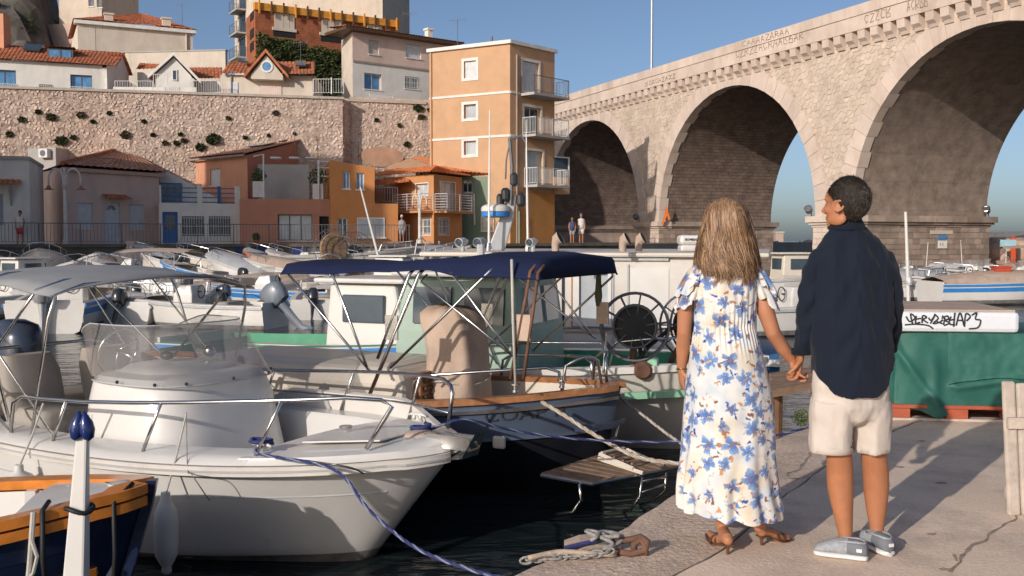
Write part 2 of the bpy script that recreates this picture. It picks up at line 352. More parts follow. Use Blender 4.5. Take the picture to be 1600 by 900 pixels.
inn = rough_edge(offs(EDGE, .605)[:9]+[(3.285,8.12),(4.49,9.02),(30,12.02)], .15, .008, 5)
def resamp(p, n):
    p = [V(q) for q in p]; L = [0]
    for a, b in zip(p, p[1:]): L.append(L[-1]+(b-a).length)
    out = []; j = 0
    for k in range(n):
        s = L[-1]*k/(n-1)
        while j < len(L)-2 and L[j+1] < s: j += 1
        out.append(p[j].lerp(p[j+1], (s-L[j])/max(1e-9, L[j+1]-L[j])))
    return out
i1 = resamp(inn[:-1], 220); e1 = resamp(E0[:-1], 220); r = random.Random(4)
rows = [[V((p.x, p.y, -.03)) for p in i1], [V((p.x, p.y, -.002)) for p in i1], [V((*(p.lerp(q, .5)), .004+r.uniform(-.004,.004))) for p, q in zip(i1, e1)], [V((*(q.lerp(p, .07)), -.004+r.uniform(-.006,.003))) for p, q in zip(i1, e1)], [V((q.x, q.y, -.04+r.uniform(-.015,.01))) for q in e1], [V((q.x-.02, q.y+.0, -.5)) for q in e1], [V((q.x-.03, q.y, -2.2)) for q in e1]]
mb.grid(rows); mb.build('coping', 'concrete_edge', Q, smooth=50)
mat('joint_fill', (.20,.15,.115), 1, var=.5, vs=14, bump=.5, bs=60); j0 = resamp(inner, 300); j1 = resamp(offs(EDGE, .57)[:9]+[(3.24,8.16),(4.45,9.06),(30,12.06)], 300); mb = MB(); mb.grid([[V((p.x+.05, p.y-.03, -.010)) for p in j0], [V((p.x, p.y, -.012)) for p in j1]]); mb.build('joint_fill', 'joint_fill', Q)
# cracks in the slab, each a narrow dark groove
def crack(pts, w, name='crack'):
    mb = MB(); L = []; R_ = []
    for a, b in zip(pts, pts[1:]):
        a, b = V(a[:2]), V(b[:2]); n = max(3, int((b-a).length/.05)); d = (b-a).normalized(); s = V((-d.y, d.x))
        for k in range(n):
            p = a.lerp(b, k/n) + s*(noise.noise(V((a.x+k*.3, a.y, 3)))*.05); ww = w*random.uniform(.25, 1); L.append((p.x-s.x*ww, p.y-s.y*ww, .004)); R_.append((p.x+s.x*ww, p.y+s.y*ww, .004))
    mb.grid([L, R_]); return mb.build(name, 'crack_fill', Q)
mat('crack_fill', (.34,.255,.20), 1, var=.4, vs=20)
crack([gnd(1600,790), gnd(1570,820), gnd(1520,852), gnd(1498,878), gnd(1478,900)], .012); crack([gnd(1498,878), gnd(1488,862)], .01)
crack([gnd(1276,700), gnd(1232,748)], .012)
mat('stain', (.27,.21,.17), .95, var=.3, vs=6)
for px, py in ((1405,730),(1440,690),(1470,755),(1545,660),(1475,890),(1455,835),(1240,748)):
    g = gnd(px, py); mb = MB(); mb.poly([(g.x+math.cos(a)*random.uniform(.02,.045), g.y+math.sin(a)*random.uniform(.01,.03), .004) for a in [k*.7 for k in range(9)]]); mb.build('stain', 'crack_fill', Q)
# far promenade, slipway, hillside terrace
PZ = 1.28
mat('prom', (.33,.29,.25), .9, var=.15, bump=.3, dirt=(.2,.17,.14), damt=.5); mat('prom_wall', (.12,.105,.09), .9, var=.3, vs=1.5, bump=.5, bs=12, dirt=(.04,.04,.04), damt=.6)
PF = [at(-250,375,44.5), at(60,375,47.5), at(250,375,50), at(420,375,52), at(640,375,54), at(800,375,58), at(1000,375,64)]
mb = MB(); mb.prism([(p.x, p.y, -1.5) for p in PF]+[(40,110,-1.5), (-120,110,-1.5)], (0,0,PZ+1.5)); PROM = tag(mb.build('promenade', 'prom'), kind='structure')
mb = MB()
for p, q in zip(PF, PF[1:]):
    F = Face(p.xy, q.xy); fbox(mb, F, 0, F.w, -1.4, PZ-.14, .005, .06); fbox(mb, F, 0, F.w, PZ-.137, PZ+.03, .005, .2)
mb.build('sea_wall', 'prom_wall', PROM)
mat('ramp', (.42,.33,.25), .9, var=.2, bump=.4, dirt=(.2,.15,.11), damt=.6)
mb = MB(); A = [V((p.x, p.y-.1, .22)) for p in PF[:5]]; Bq = [V((p.x*.80+1, p.y*.70, -.95)) for p in PF[:5]]
mb.grid([Bq, A]); tag(mb.build('slipway', 'ramp'), kind='structure')
# ------------------------------------------------------------------ stone viaduct
SB = at(1330, 375, 55); AU = V((-.3827, .9239, 0)); AV = V((.9239, .3827, 0))
def BP(s, t, z): q = SB + AU*s + AV*t; return V((q.x, q.y, z))
BF = Face((SB+AU*60).xy, (SB-AU*40).xy)      # u = 60 - s ; normal faces the harbour
SPAN, PW, DEP = 17.5, 2.9, 10.0; R0 = SPAN/2; ZS = 2.84; ZC = 12.25; RING = .95
ARCH = [32.05, 11.65, -8.75]; EDG = (44.0, -20.5)
mat('rubble', (.58,.475,.385), .92, var=.14, vs=1.3, bump=.5, bs=9, spec=.1, island=.10, dirt=(.46,.34,.25), damt=.6, dscale=.35, dstretch=.35)
mat('rubble_bed', (.50,.39,.33), .95, var=.2, vs=2, bump=.5, bs=12, spec=.1, dirt=(.28,.2,.14), damt=.5)
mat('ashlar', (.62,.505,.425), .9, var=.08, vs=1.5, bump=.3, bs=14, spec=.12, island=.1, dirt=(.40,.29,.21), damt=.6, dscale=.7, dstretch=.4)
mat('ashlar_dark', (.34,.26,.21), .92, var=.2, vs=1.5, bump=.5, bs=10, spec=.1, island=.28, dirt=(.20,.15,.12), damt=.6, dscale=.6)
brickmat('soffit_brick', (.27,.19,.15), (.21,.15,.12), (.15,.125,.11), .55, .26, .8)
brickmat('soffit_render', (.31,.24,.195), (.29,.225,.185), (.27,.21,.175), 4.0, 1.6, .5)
BR = thing('stone_viaduct', 'pale stone viaduct with three tall round arches crossing the harbour mouth', 'bridge', BP(1.5, 0, WATER))
def zlow(s):
    for c in ARCH:
        if abs(s-c) < R0: return ZS + math.sqrt(R0*R0-(s-c)**2)
    return -1.5
mb = MB(); mbb = MB(); ss = []
for c in ARCH: ss += [c - R0*math.cos(math.pi*k/40) for k in range(41)]
ss = sorted(set([round(s, 4) for s in ss]+[EDG[0], EDG[1]]))
for a, b in zip(ss, ss[1:]):
    m_ = (a+b)/2; inarch = any(abs(m_-c) < R0 for c in ARCH); za, zb = (zlow(a), zlow(b)) if inarch else (ZS, ZS)
    mb.poly([BP(a,0,za), BP(b,0,zb), BP(b,0,ZC+1.5), BP(a,0,ZC+1.5)]); mb.poly([BP(a,DEP,za), BP(b,DEP,zb), BP(b,DEP,ZC+1.5), BP(a,DEP,ZC+1.5)])
mb.poly([BP(EDG[0],0,ZC+1.2), BP(EDG[1],0,ZC+1.2), BP(EDG[1],DEP,ZC+1.2), BP(EDG[0],DEP,ZC+1.2)])
mb.build('spandrel_wall', 'rubble_bed', BR)
for k, c in enumerate(ARCH):      # barrel vaults
    mb = MB(); mb.uv = []; rows = []
    th = [math.pi*j/48 for j in range(49)]
    for j, t in enumerate(th):
        r = []
        for i in range(13):
            rr = R0+ (noise.noise(V((t*3, i*.8, k)))*.05 if 0 < i < 12 else 0); r.append(BP(c-rr*math.cos(t), DEP*i/12, ZS+rr*math.sin(t))); mb.uv.append((DEP*i/12, t*R0))
        rows.append(r)
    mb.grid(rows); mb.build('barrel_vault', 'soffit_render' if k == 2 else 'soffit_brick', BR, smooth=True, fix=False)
for k, c in enumerate(ARCH):      # voussoirs, every block a part
    n = 31
    for i in range(n):
        a0, a1 = math.pi*(i+.012)/n, math.pi*(i+.988)/n; ro = R0+RING+(.09 if i % 2 else 0); dep = .66 if i % 2 else .5; mb = MB(); ri = R0-.04
        q = [(ri,a0),(ri,a1),(ro,a1),(ro,a0)]; o = -.07-random.uniform(0,.02)
        P = lambda rt, t: BP(c-rt[0]*math.cos(rt[1]), t, ZS+rt[0]*math.sin(rt[1]))
        mb.hexa([P(x, o) for x in q]+[P(x, dep) for x in q]); mb.build('voussoir', 'ashlar', BR)
mbS = MB(); cand = []                # rubble stones
for ctr, pl in vcells(60-EDG[0], 60-EDG[1], ZS, ZC, .30, .42, 1.15):
    s = 60-ctr[0]; z = ctr[1]
    if any(math.hypot(s-c, z-ZS) < R0+RING+.02 and abs(s-c) < R0+RING+.1 for c in ARCH): continue
    pl = [(min(max(p[0], 60-EDG[0]), 60-EDG[1]), min(max(p[1], ZS), ZC)) for p in pl]
    d = (BP(s,0,z)-EYE).length; vis = -17 < s < 41 and at(0,0,1) is not None
    q = BP(s,0,z); px = 800+FPX*q.x/q.y
    cand.append((d if 860 < px < 1610 else d+500, ctr, pl))
cand.sort(key=lambda c: c[0])
for k, (d, ctr, pl) in enumerate(cand):
    h = random.uniform(.012, .030)
    if k < 290: mb = MB(); stone(mb, BF, ctr, pl, .014, h, .005, .03); mb.build('stone', 'rubble', BR)
    else: stone(mbS, BF, ctr, pl, .014, h, .005, .03)
tag(mbS.build('rubble_stones', 'rubble', BR), kind='stuff')
ncb = int((EDG[0]-EDG[1])/.95)
for i in range(ncb):                 # corbels under the parapet
    s = EDG[1]+.5+i*.95; mb = MB(); F = BF; u = 60-s; w = .27
    pr = [(0,ZC-.26),(.14,ZC-.26),(.22,ZC-.10),(.42,ZC+.06),(.47,ZC+.5),(0,ZC+.5)]
    mb.prism([F.pt(u-w, z, o) for o, z in pr], F.d*(2*w)); mb.build('corbel', 'ashlar', BR)
i = 0; s = EDG[1]
while s < EDG[0]:                   # parapet: string course and coping blocks
    e = min(EDG[0], s+1.9); mb = MB(); u0, u1 = 60-e+.006, 60-s-.006
    fbox(mb, BF, u0, u1, ZC+.505, ZC+1.28, -.3, .50+random.uniform(0,.008)); mb.build('parapet_block', 'ashlar', BR)
    mb = MB(); fbox(mb, BF, u0+.3, u1+.3, ZC+1.285, ZC+1.86, -.25, .56+random.uniform(0,.012)); mb.build('coping_block', 'ashlar', BR); s = e; i += 1
mb = MB(); fbox(mb, BF, 60-EDG[0], 60-EDG[1], ZC+1.2, ZC+1.85, -DEP-.3, -DEP+.2); mb.build('far_parapet', 'ashlar', BR)
for k, (s0, s1) in enumerate(((0,PW), (20.4,23.3), (40.8,44.0), (-20.4,-17.5))):      # piers
    mb = MB(); e = .12; mb.hexa([BP(s1+e,-e,-2), BP(s0-e,-e,-2), BP(s0-e,DEP+e,-2), BP(s1+e,DEP+e,-2), BP(s1+e,-e,ZS-.6), BP(s0-e,-e,ZS-.6), BP(s0-e,DEP+e,ZS-.6), BP(s1+e,DEP+e,ZS-.6)])
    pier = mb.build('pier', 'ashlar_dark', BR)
    for z0, z1, e in ((ZS-.6,ZS-.47,.2),(ZS-.465,ZS-.33,.32),(ZS-.325,ZS+.02,.46)):
        n = 9
        for j in range(n):      # cornice along the side, in blocks
            t0, t1 = -e+(DEP+2*e)*j/n+.006, -e+(DEP+2*e)*(j+1)/n-.006; mb = MB(); r_ = random.uniform(-.015,.015)
            mb.hexa([BP(s1+e,t0,z0), BP(s0-e-r_,t0,z0), BP(s0-e-r_,t1,z0), BP(s1+e,t1,z0), BP(s1+e,t0,z1), BP(s0-e-r_,t0,z1), BP(s0-e-r_,t1,z1), BP(s1+e,t1,z1)])
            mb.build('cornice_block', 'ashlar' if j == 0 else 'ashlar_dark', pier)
    if k > 1: continue
    FS = Face(BP(s0-.12,-.12,0).xy, BP(s0-.12,DEP+.12,0).xy); FF = Face(BP(s1+.12,-.12,0).xy, BP(s0-.12,-.12,0).xy)
    z = ZS-.62; rr = random.Random(3+k)
    while z > -.9:
        h = rr.uniform(.26,.38); 
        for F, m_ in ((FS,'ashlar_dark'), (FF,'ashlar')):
            u = rr.uniform(-.3,0)
            while u < F.w:
                w = rr.uniform(.4,.8); mb = MB(); a, b = max(0,u), min(F.w, u+w-.02)
                if b-a > .1: fbox(mb, F, a, b, z-h+.02, z, 0, rr.uniform(.025,.06)); mb.build('block', m_, pier)
                u += w
        z -= h
# scribbled graffiti on the parapet, plaques on the pier
def scrib(F, x0, x1, ytop0, ybot0, txt, par, m='graffiti', off=.57, sh=.2):
    a = F.uv(x0, ybot0); b = F.uv(x1, ybot0); c = F.uv(x0, ytop0); return face_text(txt, F, a[0], a[1], abs(c[1]-a[1]), m, par, off, b[0]-a[0], 'graffiti', sh)
mat('faded_spray', (.27,.21,.18), .9, bump=0)
def scribble(F, x0, x1, z0, hgt, n, par, off, sd, m='faded_spray', thick=.022, zmul=1.):
    r = random.Random(sd); u0 = F.uv(x0, 100)[0]; u1 = F.uv(x1, 100)[0]; st = (u1-u0)/n
    for k in range(n):
        u = u0+k*st; pts = []; typ = r.randint(0,4)
        base = {0: [(0,0),(0,1),(.7,.9),(.6,.5),(0,.5),(.8,0)], 1: [(.8,.9),(.2,1),(0,.5),(.3,0),(.8,.2)], 2: [(0,0),(.4,1),(.8,0),(.6,.4),(.2,.4)], 3: [(0,1),(.8,1),(.1,0),(.9,.05)], 4: [(0,1),(.05,0),(.8,0),(.8,.4),(.2,.5),(.9,1)]}[typ]
        mb = MB(); mb.tube([F.pt(u+(p+r.uniform(-.1,.1))*st*.9, z0+(q+r.uniform(-.1,.1))*hgt, off) for p, q in base], thick, 4); mb.build('graffiti', m, par)
scribble(BF, 1160, 1268, 13.12, .5, 14, BR, .515, 3); scribble(BF, 1172, 1246, 13.66, .36, 10, BR, .575, 4); scribble(BF, 1362, 1404, 13.0, .45, 5, BR, .515, 8); scribble(BF, 1018, 1066, 12.95, .3, 9, BR, .515, 6); scribble(BF, 1428, 1462, 13.0, .5, 5, BR, .515, 7)
mat('lamp_grey', (.3,.32,.34), .4, metal=.3)
g = BP(23.4, 1.0, ZC+1.2); mb = MB(); mb.tube([g, g+V((0,0,16))], [.11,.07], 8)
P_ = thing('flag_pole', 'tall thin grey pole rising from the viaduct deck', 'pole', g); mb.build('shaft', 'lamp_grey', P_); MB().lathe(g, [(.22,0),(.22,.25),(.12,.4)], 8).build('base', 'lamp_grey', P_)
# ------------------------------------------------------------------ retaining wall and terrace
TZ = 10.75
mat('wall_stone', (.61,.475,.385), .93, var=.22, vs=.9, bump=.6, bs=8, spec=.1, island=.15, dirt=(.42,.29,.20), damt=.7, dscale=.22)
mat('wall_bed', (.56,.43,.345), .95, var=.25, vs=2.5, bump=.6, bs=9, spec=.1, dirt=(.30,.2,.14), damt=.6)
mat('wall_cap', (.47,.40,.33), .9, var=.15, bump=.3)
W1 = pxface(-140, 537, 60, 66); W2 = pxface(548, 690, 67.2, 69); W12 = Face(W1.P1.xy, W2.P0.xy)
RW = thing('retaining_wall', 'long rough tan stone retaining wall below the upper terrace of houses', 'wall', W1.pt(W1.w/2, PZ))
mb = MB()
for F, zt in ((W1,TZ), (W2,TZ+.35)): wallface(mb, F, 0, F.w, PZ, zt)
wallface(mb, W12, 0, W12.w, PZ, TZ); mb.build('wall_core', 'wall_bed', RW)
mb = MB(); fbox(mb, W1, 0, W1.w+.1, TZ-.02, TZ+.14, -.6, .13); fbox(mb, W2, -.4, 5.2, TZ+.02, TZ+.2, -.6, .12); mb.build('wall_cap', 'wall_cap', RW)
mbS = MB()
for F, zt, c_ in ((W1,TZ-.03,.18), (W2,TZ,.17)):
    for ctr, pl in vcells(0, F.w, PZ+1.4, zt, c_, .46, 1.25):
        q = F.pt(*ctr); px = 800+FPX*q.x/q.y
        if px < -30 or px > 690: continue
        if random.random() < .025: continue
        pl = [(min(max(p[0], 0), F.w), min(max(p[1], PZ+1.3), zt)) for p in pl]
        k_ = .5 if px > 420 else 1
        stone(mbS, F, ctr, pl, .006, random.uniform(.004,.034)*k_, .004, .1)
for ctr, pl in vcells(0, W12.w, PZ+1.4, TZ, .34, .4, 1.2): 
    pl = [(min(max(p[0], 0), W12.w), min(max(p[1], PZ+1.3), TZ)) for p in pl]; stone(mbS, W12, ctr, pl, .02, random.uniform(.02,.08), .004, .05)
tag(mbS.build('rubble_stones', 'wall_stone', RW), kind='stuff')
mat('patch', (.50,.29,.19), .95, var=.2, vs=1.5, bump=.5)
mb = MB(); r_ = W2.rect(560,228,632,262); mb.poly([W2.pt(r_[0]+(r_[1]-r_[0])*(.5+.5*math.cos(a)*random.uniform(.85,1)), r_[2]+(r_[3]-r_[2])*(.5+.5*math.sin(a)*random.uniform(.85,1)), .10) for a in [k*.4 for k in range(16)]]); mb.build('plaster_patch', 'patch', RW)
mat('bush', (.055,.065,.03), .9, var=.5, vs=6, bump=0, spec=.1); mat('bush_dry', (.10,.085,.05), .9, var=.5, vs=6, bump=0, spec=.1); mat('hole', (.03,.024,.02), 1)
def leaf_blob(mb, c, r, n, size, flat=(1,1,1), hollow=.3):
    c = V(c)
    for _ in range(n):
        while True:
            d = V((random.uniform(-1,1), random.uniform(-1,1), random.uniform(-1,1)))
            if hollow < d.length < 1: break
        p = c + V((d.x*r*flat[0], d.y*r*flat[1], d.z*r*flat[2])); a = V((random.gauss(0,1), random.gauss(0,1), random.gauss(0,1))).normalized(); b = a.orthogonal().normalized(); s = size*random.uniform(.6,1.3)
        mb.add([p-a*s, p+b*s*.45, p+a*s, p-b*s*.45], [(0,1,2,3)])
bushes = [(34,187,5),(80,183,7),(96,220,9),(127,180,6),(196,211,7),(171,177,3),(333,218,11),(313,230,7),(258,224,4),(276,224,4),(288,220,4),(239,211,3),(357,185,3),(282,210,3),(653,169,7),(657,183,5),(671,172,3),(431,177,4),(588,188,3),(624,196,3),(636,226,5),(15,210,5),(60,175,4),(145,190,3),(225,190,3),(115,215,4),(383,215,3),(420,212,2),(460,209,2)]
HS = [(0,'far left end'),(60,'lamp at the pink cottage'),(130,'pink cottage roof'),(200,'cottage roof end'),(250,'white terrace house'),(330,'coral house'),(440,'solar panels'),(550,'orange house'),(640,'yellow building')]
bushes.sort(key=lambda b: (b[0], b[1])); SHR = []
for k, (px, py, r) in enumerate(bushes):
    nm = [n for x, n in HS if x <= px][-1]; sz = 'large' if r > 8 else 'middling' if r > 5 else 'small' if r > 3 else 'tiny'; hh = 'high' if py < 192 else 'half-way up' if py < 214 else 'low'
    SHR.append(f'{sz} dark shrub {hh} on the retaining wall above the {nm}')
for lab_ in set(SHR):
    ii = [i for i, x in enumerate(SHR) if x == lab_]
    if len(ii) > 1:
        for j, i in enumerate(ii): SHR[i] = lab_+(', leftmost' if j == 0 else ', rightmost' if j == len(ii)-1 else ', middle')
for k, (px, py, r) in enumerate(bushes):
    F = W1 if px < 537 else W2; u, z = F.uv(px, py); rr = r*F.pt(u,z).y/FPX; mb = MB(); c = F.pt(u, z, .05+rr*.12)
    leaf_blob(mb, c, rr, 60+r*16, .10+rr*.12, (1.1, .35, .75), .0)
    for j in range(3): mb.tube([F.pt(u,z-.1,0), c+V((random.uniform(-.3,.3)*rr, 0, random.uniform(-.3,.3)*rr))], .015, 4)
    side = 'left of the buttress' if px < 537 else 'right of the buttress'
    one('wall_shrub', 'bush' if k % 3 else 'bush_dry', SHR[k], 'shrub', mb, c, 'shrubs growing out of the retaining wall')
# the terrace behind the wall, and the limestone hill on the left
mat('terrace', (.35,.31,.27), .9); mat('rock', (.15,.13,.115), .95, var=.5, vs=.35, bump=.9, bs=3, spec=.1, dirt=(.045,.05,.03), damt=.95, dscale=.22)
mb = MB(); tp = [W1.pt(0,0,-.3), W1.pt(W1.w,0,-.3), W2.pt(0,0,-.3), W2.pt(W2.w,0,-.3), V((-6.5,72,0)), V((-10,128,0)), V((-160,128,0)), V((-110,64,0))]
mb.prism([(p.x, p.y, PZ+.01) for p in tp], (0,0,TZ-PZ-.05)); tag(mb.build('terrace', 'terrace'), kind='structure')
G = []
for j in range(70):
    row = []
    for i in range(130):
        x = -150+i*.9; y = 80+j*.8; s = max(0, min(1, (-.405*y-x)/9)); s = s*s*(3-2*s); dd = max(0, min(1, (y-82)/22))
        h = TZ+ (24*s*dd) + 7*s*dd*noise.fractal(V((x*.09, y*.09, 1)), 1, 2, 6) + 3.2*(noise.ridged_multi_fractal(V((x*.32, y*.32, 4)), 1, 2, 6, 1, 2)-1)*s*dd+1.1*noise.noise(V((x*1.3, y*1.3, 2)))*s*dd
        row.append((x + noise.noise(V((x*.3, y*.3, 9)))*1.2, y, h-.2))
    G.append(row)
mb = MB(); mb.grid(G); tag(mb.build('rocky_hill', 'rock', smooth=False), kind='structure')
mb = MB(); rs = random.Random(31)
for k in range(150):
    row = G[rs.randrange(8,40)]; p = V(row[rs.randrange(45,118)])
    if p.z > TZ+3 and 800+FPX*p.x/p.y > -40: leaf_blob(mb, p+V((0,0,.3)), rs.uniform(.5,1.3), 70, .22, (1,1,.7), .0)
tag(mb.build('hillside_scrub', 'bush'), kind='stuff')
# ------------------------------------------------------------------ houses
plaster('pl_white', (.70,.66,.60)); plaster('pl_white2', (.72,.67,.60)); plaster('pl_cream', (.62,.53,.43)); plaster('pl_beige', (.58,.48,.38)); plaster('pl_pink', (.58,.41,.33)); plaster('pl_rose', (.66,.49,.41))
plaster('pl_coral', (.62,.30,.18)); plaster('pl_terra', (.50,.225,.145)); plaster('pl_orange', (.56,.235,.085)); plaster('pl_orange2', (.58,.27,.11)); plaster('pl_green', (.22,.28,.20)); plaster('pl_yellow', (.55,.335,.195), dirt=(.46,.27,.16), damt=.3); plaster('pl_lower_yellow', (.50,.24,.08))
plaster('pl_grey', (.42,.40,.37)); mat('blue_paint', (.03,.12,.32), .5); mat('blue_rail', (.05,.14,.30), .5); mat('cyan_glass', (.10,.25,.45), .08, var=.3, bump=0, spec=.8); mat('door_white', (.55,.57,.60), .5)
mat('brick_red', (.42,.14,.07), .9, var=.2, vs=2, bump=.3, island=.12); brickmat('hollow_brick', (.45,.155,.075), (.38,.125,.06), (.30,.12,.07), .5, .2, .5); mat('timber_orange', (.62,.27,.04), .7, var=.2); mat('gutter', (.34,.27,.22), .6, bump=0); mat('solar', (.05,.06,.07), .1, bump=0)
def H(name, label, F, px=None):
    return thing(name, label, 'house', F.pt(F.w/2, PZ if px is None else px))
def body(par, pts, z0, z1, m, name='wall'):     # side and rear walls of a plan polygon
    mb = MB(); n = len(pts)
    for i in range(n): a, b = pts[i], pts[(i+1) % n]; mb.poly([(a[0],a[1],z0), (b[0],b[1],z0), (b[0],b[1],z1), (a[0],a[1],z1)])
    mb.poly([(p[0],p[1],z1) for p in pts]); return mb.build(name, m, par, fix=False)
def front(par, F, z0, z1, m, holes=(), rev=.2, back=6, name='front_wall', cap=True):
    mb = MB(); wallface(mb, F, 0, F.w, z0, z1, holes, rev)
    if back:
        a, b, c, d = F.pt(0,0), F.pt(F.w,0), F.pt(F.w,0,-back), F.pt(0,0,-back)
        for p, q in ((b,c), (c,d), (d,a)): mb.poly([(p.x,p.y,z0), (q.x,q.y,z0), (q.x,q.y,z1), (p.x,p.y,z1)])
        if cap: mb.poly([(p.x,p.y,z1) for p in (a,b,c,d)])
    return mb.build(name, m, par, fix=False)
def zat(F, px, py): return F.uv(px, py)[1]
# --- white house at the far left
F = pxface(-60, 48, 48.5, 49.5); h = H('white_house', 'white house at the left edge with small orange tiled awning', F)
o_ = F.rect(-8,303,5,352); front(h, F, PZ, zat(F,20,249), 'pl_white2', [o_]); window(h, F, o_, shutter='shutter_grey')
mb = MB(); fbox(mb, F, -.1, F.w+.05, zat(F,20,249), zat(F,20,244), -6, .12); mb.build('roof_slab', 'pl_grey', h)
r_ = F.rect(-20,281,33,290); mb = MB(); tiles(mb, F.pt(r_[0],r_[2],.8), F.pt(r_[1],r_[2],.8), F.pt(r_[1],r_[3],.02), F.pt(r_[0],r_[3],.02), .26); aw = mb.build('awning', 'tile_bright', h)
mb = MB(); mb.prism([F.pt(r_[1]-.5,r_[2]-.05,.02), F.pt(r_[1]-.5,r_[2]-.05,.7), F.pt(r_[1]-.5,r_[2]-1.0,.02)], F.d*.08); mb.build('bracket', 'pl_grey', aw)
# --- pink house
F = pxface(105, 250, 54, 59); FL = pxface(50, 105, 60.5, 54); h = H('pink_house', 'pale pink cottage with white arched door and pale tiled roof', F)
ze = zat(F, 105, 261); ho = [F.rect(120,317,145,357), F.rect(203,320,225,358), F.rect(163,317,188,380)]; ho[2][2] = PZ+.02
mb = MB(); wallface(mb, F, 0, F.w, PZ, ze, ho, .2); mb.build('front_wall', 'pl_rose', h, fix=False)
body(h, [FL.pt(0,0), FL.pt(FL.w,0), F.pt(F.w,0), F.pt(F.w,0,-7)], PZ, ze-.01, 'pl_pink') if 0 else None
mb = MB(); wallface(mb, FL, 0, FL.w, PZ, ze); b_ = F.pt(F.w,0,-8); c_ = F.pt(F.w,0); mb.poly([(c_.x,c_.y,PZ),(b_.x,b_.y,PZ),(b_.x,b_.y,ze),(c_.x,c_.y,ze)]); mb.build('side_wall', 'pl_rose', h, fix=False)
for k in (0, 1): window(h, F, ho[k], shutter='shutter_white')
d = MB(); a = ho[2]; fbox(d, F, a[0], a[1], a[2], a[3], -.16, -.1); dr = d.build('door', 'door_white', h)
mb = MB(); cu, cz = (a[0]+a[1])/2, a[3]-.42
for k in range(5): t0, t1 = math.pi*(k+.1)/5, math.pi*(k+.9)/5; mb.prism([F.pt(cu+.1*math.cos(t0),cz+.1*math.sin(t0),-.1), F.pt(cu+.3*math.cos(t0),cz+.3*math.sin(t0),-.1), F.pt(cu+.3*math.cos(t1),cz+.3*math.sin(t1),-.1), F.pt(cu+.1*math.cos(t1),cz+.1*math.sin(t1),-.1)], F.n*.012)
mb.build('fanlight', 'glass', dr); MB().tube([F.pt(a[1]-.12,PZ+1.0,-.1), F.pt(a[1]-.12,PZ+1.0,-.03), F.pt(a[1]-.24,PZ+1.0,-.03)], .015, 5).build('handle', 'steel', dr)
r_ = F.rect(159,306,197,312); mb = MB(); tiles(mb, F.pt(r_[0],r_[2],.55), F.pt(r_[1],r_[2],.55), F.pt(r_[1],r_[3]+.05,.01), F.pt(r_[0],r_[3]+.05,.01), .22); mb.build('door_canopy', 'tile', h)
ap = at(190,237,63.5); eL = F.pt(-.5,ze+.05,.45); eR = F.pt(F.w+.35,ze+.02,.45); mb = MB(); tiles(mb, eL, eR, ap+F.d*.8, ap-F.d*.4, .25, .5)
rf = mb.build('roof', 'tile_pale', h); mb = MB(); bl = at(52,264,61.5); bl.z = ze+.05; tiles(mb, bl, eL, ap-F.d*.4, at(158,240,68), .25, .5); br_ = F.pt(F.w+.35,ze+.02,-8); tiles(mb, eR, br_, ap+F.d*2.0-F.n*5, ap+F.d*.8, .25, .5); mb.build('roof_slope', 'tile_pale', rf)
mb = MB(); mb.tube([eL+V((0,0,.1)), ap-F.d*.4+V((0,0,.1))], .12, 6); mb.build('ridge_tiles', 'tile', rf)
mb = MB(); fbox(mb, F, -.3, F.w+.2, ze-.22, ze-.03, .02, .22); mb.build('cornice', 'pl_pink', h)
Fb = pxface(8, 90, 62, 61); hb = H('flat_annex', 'low grey flat-roofed annex behind the pink cottage', Fb); front(hb, Fb, PZ, zat(Fb,40,232), 'pl_grey', back=3)
ac = Fb.rect(66,233,80,247); g_ = Fb.pt(ac[0], ac[2], .05); A_ = thing('air_conditioner', 'white air conditioner box mounted on the grey annex', 'air conditioner', g_)
mb = MB(); fbox(mb, Fb, ac[0], ac[1], ac[2], ac[3], .03, .35); mb.build('casing', 'white_metal', A_, bevel=.02); mb = MB(); mb.lathe(Fb.pt((ac[0]+ac[1])/2,(ac[2]+ac[3])/2,.352), [(.19,0),(.19,.02),(.05,.02),(.05,.03)], 14, Fb.n); mb.build('fan_grille', 'grey_metal', A_)
# --- white and blue house
F = pxface(249, 375, 57, 58.5); h = H('white_terrace_house', 'white house with blue door and blue-railed roof terrace', F)
zt = zat(F, 312, 318); ho = [F.rect(284,338,319,369), F.rect(326,338,360,369), F.rect(254,331,278,381)]; ho[2][2] = PZ+.02
front(h, F, PZ, zt, 'pl_white2', ho, .22, 6)
for k in (0, 1): window(h, F, ho[k], .22, 'grey_metal', 'glass', 1, bars=1)
a = ho[2]; mb = MB(); t = .16
fbox(mb,F,a[0],a[0]+t,a[2],a[3],-.15,-.08); fbox(mb,F,a[1]-t,a[1],a[2],a[3],-.15,-.08); fbox(mb,F,a[0]+t,a[1]-t,a[3]-t,a[3],-.15,-.08); fbox(mb,F,a[0]+t,a[1]-t,a[2],a[2]+.75,-.15,-.08)
dr = mb.build('door', 'blue_paint', h); mb = MB(); fbox(mb,F,a[0]+t,a[1]-t,a[2]+.75,a[3]-t,-.14,-.12); mb.build('door_pane', 'glass', dr); MB().tube([F.pt(a[1]-.1,PZ+1,-.08), F.pt(a[1]-.1,PZ+1,0), F.pt(a[1]-.2,PZ+1,0)], .015, 5).build('handle', 'steel', dr)
for x0, x1, y0 in ((308,316,287), (367,375,291), (249,252,289)):
    r_ = F.rect(x0,y0,x1,318); mb = MB(); fbox(mb, F, r_[0], r_[1], zt+.003, r_[3], -.3, .02); mb.build('terrace_post', 'pl_white', h)
